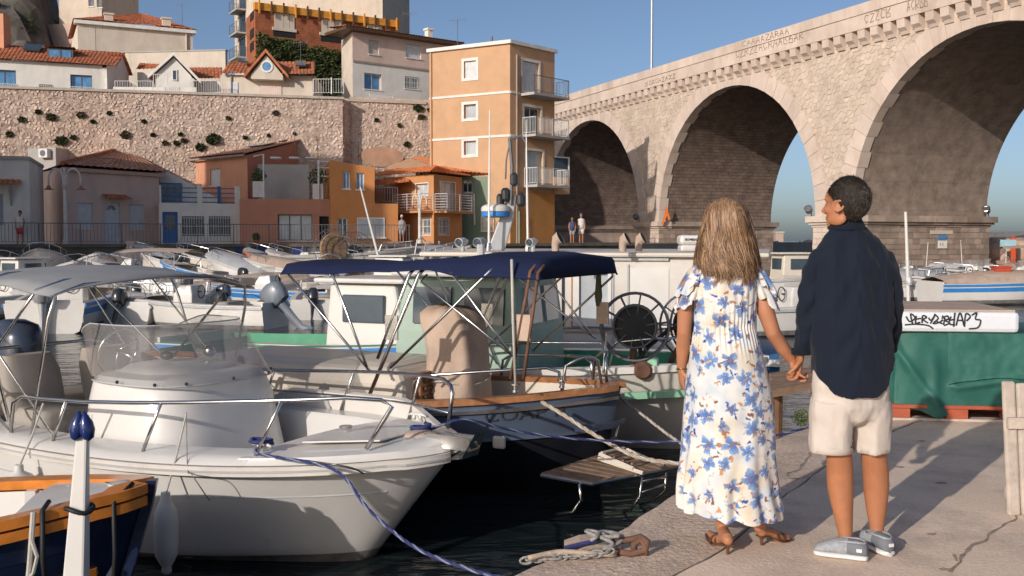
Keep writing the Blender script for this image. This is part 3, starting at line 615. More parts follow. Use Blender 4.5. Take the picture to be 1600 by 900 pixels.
for x0, x1 in ((252,308), (316,367)):
    a, b = F.uv(x0,318)[0], F.uv(x1,318)[0]; mb = MB()
    for k in range(4): z = zt+.08+k*.27; mb.tube([F.pt(a-.03,z,-.1), F.pt(b+.03,z,-.1)], .03, 6)
    mb.build('terrace_railing', 'blue_rail', h)
FB = F.shift(-3.2); mb = MB(); u0, z0 = FB.uv(249,262); u1, z1 = FB.uv(345,312); mb.prism([FB.pt(u0,zt), FB.pt(u1,zt), FB.pt(u1,z1), FB.pt(u0,z0)], FB.n*-3); mb.build('upper_wall', 'pl_white', h)
r_ = FB.rect(251,286,284,315); window(h, FB.shift(.25), r_, .2, 'blue_rail', 'glass', 2, 2, sill=False)
mb = MB(); bl_ = FB.rect(338,293,343,310); fbox(mb, FB, bl_[0], bl_[1], zt, bl_[3], 1.0, 1.3); mb.build('terrace_locker', 'blue_rail', h)
# --- coral house
F1 = pxface(304, 388, 64, 60); F2 = pxface(388, 502, 60, 68); F3 = pxface(375, 520, 57.5, 58.2); h = H('coral_house', 'coral house with sloped tile roof and a planted terrace', F3)
zl, zc = zat(F1,304,250), zat(F1,388,242); zr = zat(F2,502,212); ho = F1.rect(328,264,344,290); mb = MB(); wallface(mb, F1, 0, F1.w, PZ, zl, [ho]); mb.poly([F1.pt(0,zl), F1.pt(F1.w,zl), F1.pt(F1.w,zc)]); mb.build('side_wall', 'pl_coral', h, fix=False)
window(h, F1, ho, shutter='shutter_white')
dw = F2.rect(469,229,489,247); mb = MB(); wallface(mb, F2, 0, F2.w, PZ, zc, [dw] if dw[3] < zc else []); mb.prism([F2.pt(0,zc,-.02), F2.pt(F2.w,zc,-.02), F2.pt(F2.w,zr,-.02)], F2.n*.02); mb.build('gable_wall', 'pl_terra', h, fix=False)
mb = MB(); fbox(mb, F2, dw[0], dw[1], dw[2], dw[3], .012, .05); w_ = mb.build('window', 'grey_metal', h); mb = MB(); fbox(mb, F2, dw[0]+.08, dw[1]-.08, dw[2]+.08, dw[3]-.08, .051, .06); mb.build('pane', 'glass', w_)
eA = F1.pt(-.3,zl+.05,.4); eB = F1.pt(F1.w+.2,zc+.05,.4); dz = F2.pt(F2.w+.2,zr+.1,.25); dA = eA+(dz-eB); mb = MB(); tiles(mb, eA, eB, dz, dA, .25, .5); rf = mb.build('roof', 'tile_pale', h)
mb = MB(); mb.tube([F1.pt(-.3,zl-.03,.35), F1.pt(F1.w+.2,zc-.03,.35)], .07, 6); mb.build('gutter', 'gutter', rf)
for k in (0, 1):
    mb = MB(); c0 = eB.lerp(dz, .32+.22*k)+(eA-eB)*.12+V((0,0,.12)); c1 = c0+(eA-eB)*.32; c2 = c1+(dz-eB)*.14; c3 = c0+(dz-eB)*.14; mb.prism([c0,c1,c2,c3], (0,0,.06)); mb.build('solar_panel', 'solar', rf)
zt = zat(F3, 440, 311); ho = [F3.rect(434,335,488,376), F3.rect(499,338,514,384)]; ho[1][2] = PZ+.02; front(h, F3, PZ, zt, 'pl_terra', ho, .25, 4, 'lower_wall')
window(h, F3, ho[0], .25, 'grey_metal', 'glass_pale', 2); mb = MB(); fbox(mb, F3, *ho[1], -.24, -.18); d = mb.build('door', 'dark', h); MB().tube([F3.pt(ho[1][0]+.1,PZ+1,-.18), F3.pt(ho[1][0]+.1,PZ+1,-.1), F3.pt(ho[1][0]+.2,PZ+1,-.1)], .015, 5).build('handle', 'steel', d)
r_ = F3.rect(405,258,481,311); Fg = F3.shift(-3.0); r2 = Fg.rect(403,257,483,311); mb = MB(); fbox(mb, Fg, r2[0], r2[1], zt+.01, r2[3], -.2, 0); sh_ = mb.build('terrace_screen', 'pl_grey', h)
mb = MB(); P0 = F3.uv(394,311)[0]; P1 = F3.uv(412,311)[0]; zt2 = zat(F3,412,241)
mb.tube([F3.pt(P1,zt,-.1), F3.pt(P1,zt2,-.1), F3.pt(P1-.7,zt2,-1.5)], .05, 6)
mb.build('pergola_post', 'white_metal', h); mb = MB()
for a in (498, 517): u = F3.uv(a,311)[0]; mb.tube([F3.pt(u,zt-.6,-.1), F3.pt(u,zat(F3,a,250),-.1)], .06, 6)
u0, u1 = F3.uv(498,250)[0], F3.uv(517,250)[0]
for z in (zat(F3,498,252), zat(F3,498,262), zat(F3,498,275)): mb.tube([F3.pt(u0,z,-.1), F3.pt(u1,z,-.1)], .03, 5)
mb.build('pergola_rails', 'white_metal', h)
for x0, x1 in ((423,439), (452,467), (478,493)): r_ = F3.shift(-1).rect(x0,245,x1,248); mb = MB(); fbox(mb, F3.shift(-1), r_[0], r_[1], r_[2], r_[2]+.09, -.5, .3); mb.build('pergola_slat', 'white_metal', h)
mat('pot', (.40,.13,.06), .8); mat('leaf', (.06,.10,.03), .7, var=.4, vs=8, bump=0); mat('leaf2', (.09,.12,.035), .7, var=.4, vs=8, bump=0)
def planter(x0, x1, y0, y1, F, m, lab, lh=.8, name='planter', grp=None, rnd=False, off=-.5):
    r_ = F.rect(x0, y0, x1, y1); c = F.pt((r_[0]+r_[1])/2, r_[2], off); t = thing(name, lab, 'planter', c, 0, grp); w = (r_[1]-r_[0])/2; hh = r_[3]-r_[2]; mb = MB()
    if rnd: mb.lathe(c, [(w*.65,0),(w,hh),(w*1.08,hh),(w*1.08,hh*.85),(w*.9,hh*.85),(w*.9,hh*.9)], 12)
    else: fbox(mb, F, r_[0], r_[1], r_[2], r_[3], off-w, off+w)
    mb.build('pot', m, t); mb = MB(); leaf_blob(mb, c+V((0,0,hh+lh*.4)), lh*.55, 220, .09, (1,.8,1), .05)
    for k in range(5): mb.tube([c+V((0,0,hh*.8)), c+V((random.uniform(-.2,.2), random.uniform(-.2,.2), hh+lh*.6))], .012, 4)
    mb.build('foliage', 'leaf', t)
planter(394,411,283,308, F3, 'pl_white2', 'white square planter with grasses at the left of the coral house terrace')
planter(488,505,287,311, F3, 'pl_white2', 'white planter with tall plant at the right of the coral house terrace', 1.1)
planter(402,412,375,384, F3, 'pot', 'terracotta flower pot on the promenade below the coral house', .4, 'flower_pot', None, True, 2.0)
# --- orange house
F = pxface(517, 586, 57.2, 57.8); F2 = pxface(586, 622, 57.8, 58.2); h = H('orange_house', 'dark orange flat-fronted house with two small upper windows', F)
zt = zat(F, 586, 262); z0 = zat(F, 518, 250); zl = zat(F2, 600, 318); ho = [F.rect(536,268,547,295), F.rect(557,270,569,296), F.rect(528,340,543,370)]
front(h, F, PZ, zt, 'pl_orange', ho, .2, 5); mb = MB(); mb.prism([F.pt(0,zt+.002,0), F.pt(F.w,zt+.002,0), F.pt(0,z0,0)], F.n*-5); mb.build('sloped_parapet', 'pl_orange', h)
for k in range(3): window(h, F, ho[k], mull=1, pane='cyan_glass' if k < 2 else 'glass')
w2 = F2.rect(576,340,604,371); FF = Face(F.P0.xy, F2.P1.xy); hw = FF.rect(558,340,601,371); mb = MB(); wallface(mb, F2, 0, F2.w, PZ, zl); mb.poly([F2.pt(0,zl), F2.pt(F2.w,zl), F2.pt(F2.w,zl,-4), F2.pt(0,zl,-4)]); mb.poly([F2.pt(F2.w,PZ), F2.pt(F2.w,zl), F2.pt(F2.w,zl,-4), F2.pt(F2.w,PZ,-4)]); mb.build('wing', 'pl_orange', h, fix=False)
window(h, FF.shift(.24), hw, .22, 'white_frame', 'glass_pale', 1)
mb = MB(); fbox(mb, F2.shift(-4), 0, F2.w, zl, zat(F2,600,285), -.3, 0); bb = mb.build('rear_wall', 'pl_lower_yellow', h); railing(h, [F2.pt(0,zl,-.1), F2.pt(F2.w,zl,-.1)], .95, .15, 'grey_metal')
# --- orange house with balconies, and green house
F1 = pxface(600, 678, 62.5, 58.8); F2 = pxface(678, 722, 58.8, 62); h = H('balcony_house', 'orange corner house with white balconies and tiled hip roof', F2)
ze = zat(F1, 678, 272); ho1 = [F1.rect(650,287,669,306), F1.rect(658,341,673,367)]; ho2 = [F2.rect(688,285,711,329), F2.rect(686,341,701,367)]
for F, ho in ((F1,ho1), (F2,ho2)):
    front(h, F, PZ, ze, 'pl_orange2', ho, .2, 0); window(h, F, ho[0], mull=1, pane='glass_pale', sur=.06); window(h, F, ho[1], mull=1, trans=1, bars=1, sur=.05)
    mb = MB(); z = zat(F1,660,330); fbox(mb, F, .3 if F is F1 else .05, F.w-.05, z-.12, z, .003, .9); bal = mb.build('balcony', 'pl_orange2', h)
    a, b = (F1.uv(632,330)[0], F.w-.1) if F is F1 else (.1, F.w-.3); railing(bal, [F.pt(a,z,.02), F.pt(a,z,.85), F.pt(b,z,.85), F.pt(b,z,.02)], 1.0, .12, 'white_metal', horizontal=6)
ap1, ap2 = at(612,265,66), at(682,260,65); eA = F1.pt(-1.2,ze+.1,.45); eB = F1.pt(F1.w+.25,ze+.05,.5); eC = F2.pt(F2.w+.5,ze+.05,.45); mb = MB(); tiles(mb, eA, eB, ap2, ap1, .24); tiles(mb, eB, eC, ap2+V((1.2,2.2,.1)), ap2, .24); mb.build('roof', 'tile_bright', h)
Fr = pxface(586, 606, 60.5, 60); mb = MB(); tiles(mb, at(585,292,59.6), at(640,286,59.2), at(640,279,61), at(585,281,61.5), .24); mb.build('porch_roof', 'tile_bright', h)
F = pxface(716, 812, 63.2, 62.4); h = H('green_house', 'sage green house with white pipe beneath orange tile roof', F); ze = zat(F,720,283)
ho = [F.rect(722,281,738,301), F.rect(754,339,772,361), F.rect(779,339,792,361)]; ze2 = zat(F, 790, 330); zt = zat(F,740,276); uR = F.uv(768,300)[0]
mb = MB(); wallface(mb, F, 0, uR, PZ, zt, [x for x in ho if x[1] < uR+.5 and x[0] < uR-.9]); wallface(mb, F, uR, F.w, PZ, ze2, [ho[2]]); mb.poly([F.pt(uR,PZ,0), F.pt(uR,zt,0), F.pt(uR,zt,-4), F.pt(uR,PZ,-4)]); mb.poly([F.pt(uR,ze2), F.pt(F.w,ze2), F.pt(F.w,ze2,-4), F.pt(uR,ze2,-4)]); mb.build('front_wall', 'pl_green', h, fix=False)
for k, x in enumerate(ho): window(h, F if k != 1 else F.shift(.22), x, sur=.05 if k else 0, mull=1, pane='glass')
railing(h, [F.pt(F.uv(755,322)[0],ze2+.02,-.1), F.pt(F.w-.1,ze2+.02,-.1)], 1.05, .13, 'white_metal'); MB().tube([F.pt(F.uv(741,300)[0],zat(F,741,303),.1), F.pt(F.uv(742,300)[0],zat(F,742,352),.1)], .06, 6).build('drain_pipe', 'white_metal', h)
mb = MB(); tiles(mb, at(700,268,63), at(765,273,62.6), at(692,249,67.5), at(640,245,68), .24); mb.build('roof', 'tile_bright', h); mb = MB(); q = [at(641,247,68), at(600,262,66), at(684,259,65.4), at(700,266,63.4)]; mb.poly([q[0],q[1],q[2],q[3]]); mb.build('gable_strip', 'pl_yellow', h)
# --- tall yellow building
F1 = pxface(672, 797, 65, 62); F2 = pxface(797, 866, 62, 65.2); h = thing('yellow_building', 'tall yellow apartment building with white window surrounds beside the viaduct', 'building', F1.pt(F1.w,PZ))
zt = zat(F1, 797, 68); ho1 = [F1.rect(725,95,744,122), F1.rect(725,163,744,185), F1.rect(725,220,744,242)]; ho2 = [F2.rect(817,97,842,143), F2.rect(819,168,845,212), F2.rect(823,236,848,290)]
zl = zat(F1, 797, 372); 
mb = MB(); wallface(mb, F1, 0, F1.w, PZ, zt, ho1, .28); a, b = F1.pt(0,0), F2.pt(F2.w,0); c = a+b-F1.pt(F1.w,0); mb.poly([(a.x,a.y,PZ),(a.x,a.y,zt),(c.x,c.y,zt),(c.x,c.y,PZ)]); mb.poly([(b.x,b.y,PZ),(b.x,b.y,zt),(c.x,c.y,zt),(c.x,c.y,PZ)]); mb.poly([(a.x,a.y,zt),(F1.P1.x,F1.P1.y,zt),(b.x,b.y,zt),(c.x,c.y,zt)]); mb.build('front_wall', 'pl_yellow', h, fix=False)
mb = MB(); wallface(mb, F2, 0, F2.w, PZ, zt, ho2, .3); mb.build('side_wall', 'pl_yellow', h, fix=False)
window(h, F1, ho1[0], .28, mull=0, sur=.17, shutter='shutter_white'); window(h, F1, ho1[1], .28, mull=0, sur=.17, pane='glass_pale'); window(h, F1, ho1[2], .28, mull=0, sur=.17, pane='glass_pale')
for k, x in enumerate(ho2):
    window(h, F2, x, .3, mull=1, sur=.16, pane='glass_pale' if k != 1 else 'glass', name='balcony_door', shutter='shutter_white' if k == 0 else None)
    z = zat(F2, 838, (150,213,290)[k]); mb = MB(); u0, u1 = F2.uv((813,815,818)[k],200)[0], F2.w+.15; fbox(mb, F2, u0, u1, z-.16, z, .003, 1.15); bl = mb.build('balcony', 'pl_grey', h)
    railing(bl, [F2.pt(u0+.05,z,.05), F2.pt(u0+.05,z,1.1), F2.pt(u1-.05,z,1.1), F2.pt(u1-.05,z,.05)], 1.05, .13, 'white_metal' if k else 'grey_metal', bar=.014)
for F in (F1, F2):
    for y in (144, 212): z = zat(F1, 790, y); mb = MB(); fbox(mb, F, 0 if F is F1 else .02, F.w if F is F1 else .9, z-.07, z+.07, .003, .05); mb.build('string_course', 'white_trim', h)
mb = MB()
for F in (F1, F2): fbox(mb, F, -.1, F.w+.12, zt+.002, zt+.22, -.4, .18)
mb.build('roof_cornice', 'white_trim', h); mb = MB(); fbox(mb, F1, .1, .22, PZ, zt-.05, .003, .12); mb.build('drain_pipe', 'pl_yellow', h); mb = MB(); fbox(mb, F2, .55, .63, PZ, zt-.6, .003, .1); mb.build('drain_pipe', 'gutter', h)
mb = MB(); fbox(mb, F2, 0, F2.w, PZ, zat(F2,830,300), .008, .03); mb.build('plinth', 'pl_lower_yellow', h)
r_ = F2.rect(858,300,868,325); Fx = pxface(866, 890, 65, 65.8); a = Fx.rect(867,277,890,303); mb = MB(); fbox(mb, Fx, a[0], a[1], a[2], a[3], -3, 0); an = mb.build('annex', 'pl_yellow', h); mb = MB(); fbox(mb, Fx, a[0], a[1], a[3], zat(Fx,880,245), -2.8, -.06); mb.build('glazing', 'glass', an); mb = MB(); fbox(mb, Fx, a[1]-.08, a[1], a[3], zat(Fx,880,245), -.05, 0); fbox(mb, Fx, a[0], a[1], zat(Fx,880,245)-.08, zat(Fx,880,245), -.05, .002); mb.build('glazing_frame', 'white_metal', an)
g = F1.pt(F1.w*.68, zt+.2, -1); mb = MB(); mb.tube([g, g+V((0,0,.6))], .08, 6); mb.build('roof_vent', 'grey_metal', h)
# ------------------------------------------------------------------ upper terrace houses
def chimney(par, F, x0, x1, y0, y1, m, off=-1.5):
    G_ = F.shift(off); r_ = G_.rect(x0,y0,x1,y1); mb = MB(); fbox(mb, G_, r_[0], r_[1], r_[2], r_[3]-.15, -.5, 0); fbox(mb, G_, r_[0]-.08, r_[1]+.08, r_[3]-.148, r_[3], -.58, .08); return mb.build('chimney', m, par)
# long white house
F = pxface(-70, 165, 65.5, 68.5); h = H('long_white_house', 'long white house with orange tile roof, dormer and skylight', F, TZ)
ze = zat(F,80,98); ho = [F.rect(-12,109,25,143), F.rect(61,132,82,152), F.rect(110,117,144,150)]; front(h, F, TZ, ze, 'pl_white', ho, .25, 4.5, cap=False)
window(h, F, ho[0], .25, 'grey_metal', 'cyan_glass', 1); window(h, F, ho[1], .25, 'grey_metal', 'glass', 1, bars=1); window(h, F, ho[2], .25, 'grey_metal', 'cyan_glass', 1)
railing(h, [F.pt(ho[2][0],TZ+.1,.06), F.pt(ho[2][1],TZ+.1,.06)], 1.0, .13, 'white_metal'); railing(h, [F.pt(ho[0][0],ho[0][2],.06), F.pt(ho[0][1],ho[0][2],.06)], .5, .13, 'white_metal')
rA, rB = F.pt(-.2,ze+.02,.35), F.pt(F.w+.9,ze-.1,.35); rD = at(-70,66,70); rC = at(196,83,72.5); mb = MB(); tiles(mb, rA, rB, rC, rD, .25, .5); rf = mb.build('roof', 'tile', h)
Fg = pxface(165, 172, 68.5, 68.6); F2 = pxface(172, 206, 68.3, 72); mb = MB(); wallface(mb, F2, 0, F2.w, TZ, zat(F2,172,104)); uz = F2.uv(191,88); mb.poly([F2.pt(0,zat(F2,172,104)), F2.pt(F2.w,zat(F2,172,104)), F2.pt(*uz)]); mb.build('gable_wall', 'pl_white2', h, fix=False)
mb = MB(); fbox(mb, F, F.w+.003, F.w+.3, TZ, ze-.15, -.2, .02); mb.build('drain_pipe', 'white_trim', h)
mb = MB(); tiles(mb, F2.pt(F2.w+.3,zat(F2,172,106),.2), F2.pt(F2.w+.3,zat(F2,172,106),-4), F2.pt(uz[0],uz[1]+.1,-4), F2.pt(uz[0],uz[1]+.1,.2), .25, .5); mb.build('roof_rear', 'tile', h)
Fd = pxface(76, 112, 68.5, 69); a = Fd.rect(77,78,111,93); dm = MB(); fbox(dm, Fd, a[0]-.12, a[1]+.12, a[2]-.1, a[3]+.1, -2.2, -.06); dd = dm.build('dormer', 'grey_metal', h); mb = MB(); fbox(mb, Fd, a[0], a[1], a[2], a[3], -.055, -.03); mb.build('pane', 'cyan_glass', dd); mb = MB(); fbox(mb, Fd, (a[0]+a[1])/2-.04, (a[0]+a[1])/2+.04, a[2], a[3], -.029, .01); mb.build('mullion', 'grey_metal', dd); mb = MB(); tiles(mb, Fd.pt(a[0]-.3,a[3]+.12,.2), Fd.pt(a[1]+.3,a[3]+.12,.2), Fd.pt(a[1]+.3,a[3]+.35,-2), Fd.pt(a[0]-.3,a[3]+.35,-2), .25); mb.build('dormer_roof', 'tile', dd)
w3 = rA.lerp(rB, .5); nn = (rB-rA).cross(rD-rA).normalized(); c0 = at(36,80,69.3)
mb = MB(); q = [at(36,81,69), at(62,83,69.3), at(69,75,70.8), at(43,73,70.5)]; mb.prism([p+nn*.1 for p in q], nn*.12); mb.build('skylight', 'solar', rf)
mb = MB(); cc = at(-2,60,70); mb.box(cc, (1.2,1.0,3.2)); mb.build('chimney', 'pl_coral', h)
# beige house behind
F = pxface(128, 306, 81, 85); h = H('beige_villa', 'windowless beige villa with hipped orange roof and two chimneys', F, TZ); ze = zat(F,200,44); front(h, F, TZ, ze, 'pl_cream', [], .2, 9)
mb = MB(); fbox(mb, F, -.25, F.w+.25, ze+.003, ze+.28, -.5, .3); mb.build('cornice', 'white_trim', h); mb = MB(); ap = at(218,22,90); ap2 = at(224,22,90); e = [F.pt(-.3,ze+.28,.35), F.pt(F.w+.3,ze+.28,.35), F.pt(F.w+.3,ze+.28,-9), F.pt(-.3,ze+.28,-9)]; tiles(mb, e[0], e[1], ap2, ap, .26, .5); tiles(mb, e[1], e[2], ap2, ap2, .26, .5); tiles(mb, e[3], e[0], ap, ap, .26, .5); mb.build('roof', 'tile', h)
chimney(h, F, 164,177,20,40,'pl_cream',-.3); chimney(h, F, 254,267,27,45,'pl_cream',-.3); mb = MB(); u = F.uv(291,60)[0]; mb.tube([F.pt(u,TZ,.1), F.pt(u,ze,.1)], .07, 6); mb.build('drain_pipe', 'pl_cream', h)
# villa on the hill top
F = pxface(100, 166, 96, 95); F2 = pxface(166, 195, 95, 99); h = H('hilltop_villa', 'cream villa cut off by the top edge above the rocks', F, 22); z0, z1 = 22.0, 30
ho = [F.rect(138,-14,147,10), F.rect(151,-14,160,12)]; front(h, F, z0, z1, 'pl_beige', ho, .2, 6)
for x in ho: window(h, F, x, mull=0, pane='glass')
mb = MB(); wallface(mb, F2, 0, F2.w, z0-3, z1); fbox(mb, F2, -.1, F2.w+.2, zat(F2,180,4), zat(F2,180,1), .01, .3); mb.build('side_wall', 'pl_cream', h, fix=False); mb = MB(); fbox(mb, F, -1, F.w, z0-4, z0, -5, .3); mb.build('base_wall', 'pl_pink', h)
# grey garden wall and the white gabled house
F = pxface(194, 356, 78, 77); mb = MB(); fbox(mb, F, 0, F.w, TZ, zat(F,270,81), -.4, 0); g = thing('garden_wall', 'weathered grey garden wall behind the small white gabled house', 'wall', F.pt(F.w/2,TZ)); mb.build('wall_panel', 'pl_cream', g); mb = MB(); fbox(mb, F, -.05, F.w+.05, zat(F,270,81)+.002, zat(F,270,81)+.1, -.45, .06); mb.build('coping', 'pl_grey', g)
F = pxface(248, 306, 69.5, 70); h = H('gabled_white_house', 'small white house with steep bare gable above the retaining wall', F, TZ)
pk = F.uv(272,90); zl, zr = zat(F,248,116), zat(F,306,124); w = F.rect(269,109,277,126); mb = MB(); wallface(mb, F, 0, F.w, TZ, zr, [w]) if w[3] < zr else wallface(mb, F, 0, F.w, TZ, zr); mb.poly([F.pt(0,zr), F.pt(F.w,zr), F.pt(*pk), F.pt(0,zl)]); mb.poly([F.pt(0,TZ), F.pt(0,zl), F.pt(0,zl,-6), F.pt(0,TZ,-6)]); mb.build('gable_wall', 'pl_white', h, fix=False); window(h, F.shift(.23), w, .22, mull=0, sill=False)
for s, (u, z) in ((0,(-.5,zl-.35)), (1,(F.w+.5,zr-.3))):
    mb = MB(); a = F.pt(u,z,.3); b = F.pt(pk[0],pk[1]+.12,.3); n_ = -F.n*6.3; mb.prism([a, b, b+V((0,0,.22)), a+V((0,0,.22))], F.n*-.25); mb.build('bargeboard', 'white_trim', h); mb = MB(); a2, b2 = a+V((0,0,.1)), b+V((0,0,.1)); tiles(mb, a2-F.n*.26, a2+n_, b2+n_, b2-F.n*.26, .25, .5); mb.build('roof', 'tile', h)
for nm, q in (('left', [(212,110),(256,108),(250,101),(218,99)]), ('right', [(300,124),(347,124),(347,106),(296,106)])):
    Y0, Y1 = 71.5, 75.5; mb = MB(); tiles(mb, at(*q[0],Y0), at(*q[1],Y0), at(*q[2],Y1), at(*q[3],Y1), .25, .45); rf = mb.build('low_roof', 'tile', h); a, b = at(*q[0],Y0), at(*q[1],Y0); mb = MB(); Fq = Face(a.xy, b.xy); fbox(mb, Fq, 0, Fq.w, TZ, a.z-.08, -3, -.3); mb.build('low_wall', 'pl_white', h)
railing(h, [at(180,150,67.2), at(239,150,67.4)], 1.0, .16, 'white_metal', name='terrace_railing'); railing(h, [at(240,137,68), at(262,137,68)], .9, .14, 'white_metal', name='terrace_railing'); railing(h, [at(300,147,68), at(347,147,68)], .9, .16, 'white_metal', name='terrace_railing')
mb = MB(); Fq = pxface(172, 310, 68.6, 68.8); fbox(mb, Fq, .4, Fq.w, TZ-.02, zat(Fq,240,136), -.25, 0); mb.build('parapet', 'pl_white', h)
# cream house with scalloped gable
F = pxface(348, 494, 69, 69.5); h = H('cream_gable_house', 'cream house with red pointed gable and round window', F, TZ); ze = zat(F,370,117); front(h, F, TZ, ze, 'pl_cream', [], .2, 5, cap=False)
Fp = F.shift(.8); a, b, p = Fp.uv(392,116), Fp.uv(442,118), Fp.uv(416,86); mb = MB(); mb.prism([Fp.pt(a[0],a[1]-.3), Fp.pt(b[0],b[1]-.3), Fp.pt(*b), Fp.pt(*p), Fp.pt(*a)], F.n*-2); gb = mb.build('gable', 'pl_cream', h)
mb = MB(); c = Fp.uv(417,104); mb.lathe(Fp.pt(*c,.0), [(.42,0),(.42,.06),(.3,.06),(.3,.02)], 18, Fp.n); mb.build('round_window', 'white_trim', gb); mb = MB(); mb.lathe(Fp.pt(*c,.0), [(.3,.005),(.3,.025)], 18, Fp.n); mb.build('round_pane', 'cyan_glass', gb)
for q in (a, b):
    s = -1 if q is a else 1; q0 = Fp.pt(q[0]+s*.4,q[1]-.25,.25); q1 = Fp.pt(p[0],p[1]+.15,.25); mb = MB(); mb.prism([q0,q1,q1+V((0,0,.24)),q0+V((0,0,.24))], F.n*-.2); mb.build('bargeboard', 'tile', gb); mb = MB(); tiles(mb, q0-F.n*.22, q0-F.n*3.5, q1-F.n*3.5, q1-F.n*.22, .25, .5); mb.build('gable_roof', 'tile', gb)
for x0, x1, x2, x3, y0 in ((345,395,402,358,116), (440,492,492,432,117)):
    mb = MB(); tiles(mb, at(x0,y0,68.6), at(x1,y0,68.8), at(x2,97,71.5), at(x3,97,71.5), .25, .45); mb.build('roof', 'tile', h)
for x in (364, 492): u = F.uv(x,130)[0]; MB().tube([F.pt(u-.1,TZ,.08), F.pt(u-.1,ze,.08)], .06, 6).build('drain_pipe', 'gutter', h)
r_ = F.rect(357,128,372,149); mb = MB(); fbox(mb, F, r_[0], r_[1], TZ, r_[3], .003, .05); mb.build('door', 'door_white', h)
mb = MB(); fbox(mb, F, *F.rect(404,122,440,149), .004, .06); mb.build('porch_recess', 'pl_rose', h); railing(h, [F.pt(F.uv(404,148)[0],TZ+.1,1.2), F.pt(F.uv(440,148)[0],TZ+.1,1.2)], 1, .14, 'white_metal')
for k, q in enumerate([(376,98,384,94),(462,104,474,97)]): mb = MB(); mb.prism([at(q[0],q[1],69.6), at(q[2]+4,q[1],69.6), at(q[2]+4,q[3],70.6), at(q[0],q[3],70.6)], (0,-.05,.1)); mb.build('skylight', 'solar', h)
# white tower block with balconies
F = pxface(397, 600, 99, 96); FL = pxface(371, 397, 104, 99); h = H('white_tower_block', 'tall cream apartment block rising above the brick shell', F, TZ); zt = 40
front(h, F, TZ, zt, 'pl_beige', [], .2, 8); mb = MB(); wallface(mb, FL, 0, FL.w, TZ, zt); mb.build('side_wall', 'pl_cream', h, fix=False)
for y0, y1 in ((8,18), (42,54), (80,92), (-30,-18)):
    r_ = FL.rect(373,y0,385,y1); mb = MB(); fbox(mb, FL, r_[0], r_[1], r_[2]-.15, r_[2], .003, 1.0); b = mb.build('balcony', 'pl_grey', h); railing(b, [FL.pt(r_[0],r_[2],.05), FL.pt(r_[0],r_[2],.95), FL.pt(r_[1],r_[2],.95), FL.pt(r_[1],r_[2],.05)], 1, .2, 'grey_metal')
    mb = MB(); fbox(mb, FL, r_[0]+.3, r_[1]-.2, r_[2]+.02, r_[2]+2.1, .003, .03); mb.build('balcony_door', 'glass', b)
# brick shell under construction, each brick band a wall, ivy below
F = pxface(403, 622, 84, 91); FL = pxface(389, 403, 87.5, 84); h = thing('brick_building_shell', 'unfinished red brick storey with orange formwork beam and white panels', 'building', F.pt(F.w/2,TZ)); zt = F.uv(403,16)[1]; zt2 = F.uv(622,42)[1]; zt = (zt+zt2)/2
zb = zat(F,470,58); mb = MB(); mb.uv = []
for Fx in (F, FL):
    o = len(mb.v); wallface(mb, Fx, 0, Fx.w, TZ, zt); mb.uv += [((V(p)-Fx.P0).dot(Fx.d), p[2]) for p in mb.v[o:]]
mb.build('brick_wall', 'hollow_brick', h, fix=False)
def onF(x, y): return F.uv(x, y)
mb = MB(); fbox(mb, F, -.1, F.w+.2, zt-.05, zt+.55, -.2, .25); mb.build('formwork_beam', 'timber_orange', h)
for k in range(13): u = F.w*k/12.4+.2; mb = MB(); fbox(mb, F, u, u+.12, zt-.35, zt+.75, .253, .4); mb.build('beam_clamp', 'wood_dark' if k % 3 else 'timber_orange', h)
for x0, x1, y1 in ((428,443,47),(443,452,47),(452,460,48),(502,512,52),(512,522,52),(523,533,52),(573,582,60),(582,597,62)):
    r_ = F.rect(x0,14,x1,y1); mb = MB(); fbox(mb, F, r_[0]+.02, r_[1]-.02, r_[2], zt-.06, .01, .06); mb.build('insulation_panel', 'pl_cream', h)
for x0, x1, y0, y1 in ((427,461,49,58), (501,534,57,66)): r_ = F.rect(x0,y0,x1,y1); mb = MB(); fbox(mb, F, r_[0], r_[1], r_[2], r_[3], .004, .03); w_ = mb.build('window_opening', 'dark', h); mb = MB(); fbox(mb, F, r_[0]-.1, r_[1]+.1, r_[3], r_[3]+.25, .004, .12); mb.build('lintel', 'pl_cream', w_)
for y0, y1 in ((19,32),(45,60),(66,80)): r_ = FL.rect(391,y0,397,y1); mb = MB(); fbox(mb, FL, *r_, .004, .03); mb.build('window_opening', 'dark', h)
mb = MB(); Fi = F.shift(.5); r_ = Fi.rect(401,58,541,132)
for _ in range(9000):
    u, z = random.uniform(r_[0], r_[1]), random.uniform(TZ, r_[3]+.3*noise.noise(V((_*.01, 0, 0)))); zz = r_[3]-(u-r_[0])*.12
    if z > zz+.4*noise.noise(V((u*1.2, 3, 0))): continue
    p = Fi.pt(u, z, random.uniform(-.3,.3)+.3*noise.noise(V((u, z, 0)))); a = V((random.gauss(0,1), random.gauss(0,.5), random.gauss(0,1))).normalized(); b = a.orthogonal().normalized(); s = random.uniform(.10,.2); mb.add([p-a*s, p+b*s*.6, p+a*s, p-b*s*.6], [(0,1,2,3)])
mat('ivy', (.075,.09,.03), .8, var=.55, vs=2.5, bump=0, spec=.2, island=.5); iv = one('ivy_screen', 'ivy', 'dense green ivy covering the wall under the brick storey', 'ivy', mb, F.pt(F.w/2,TZ,.5))
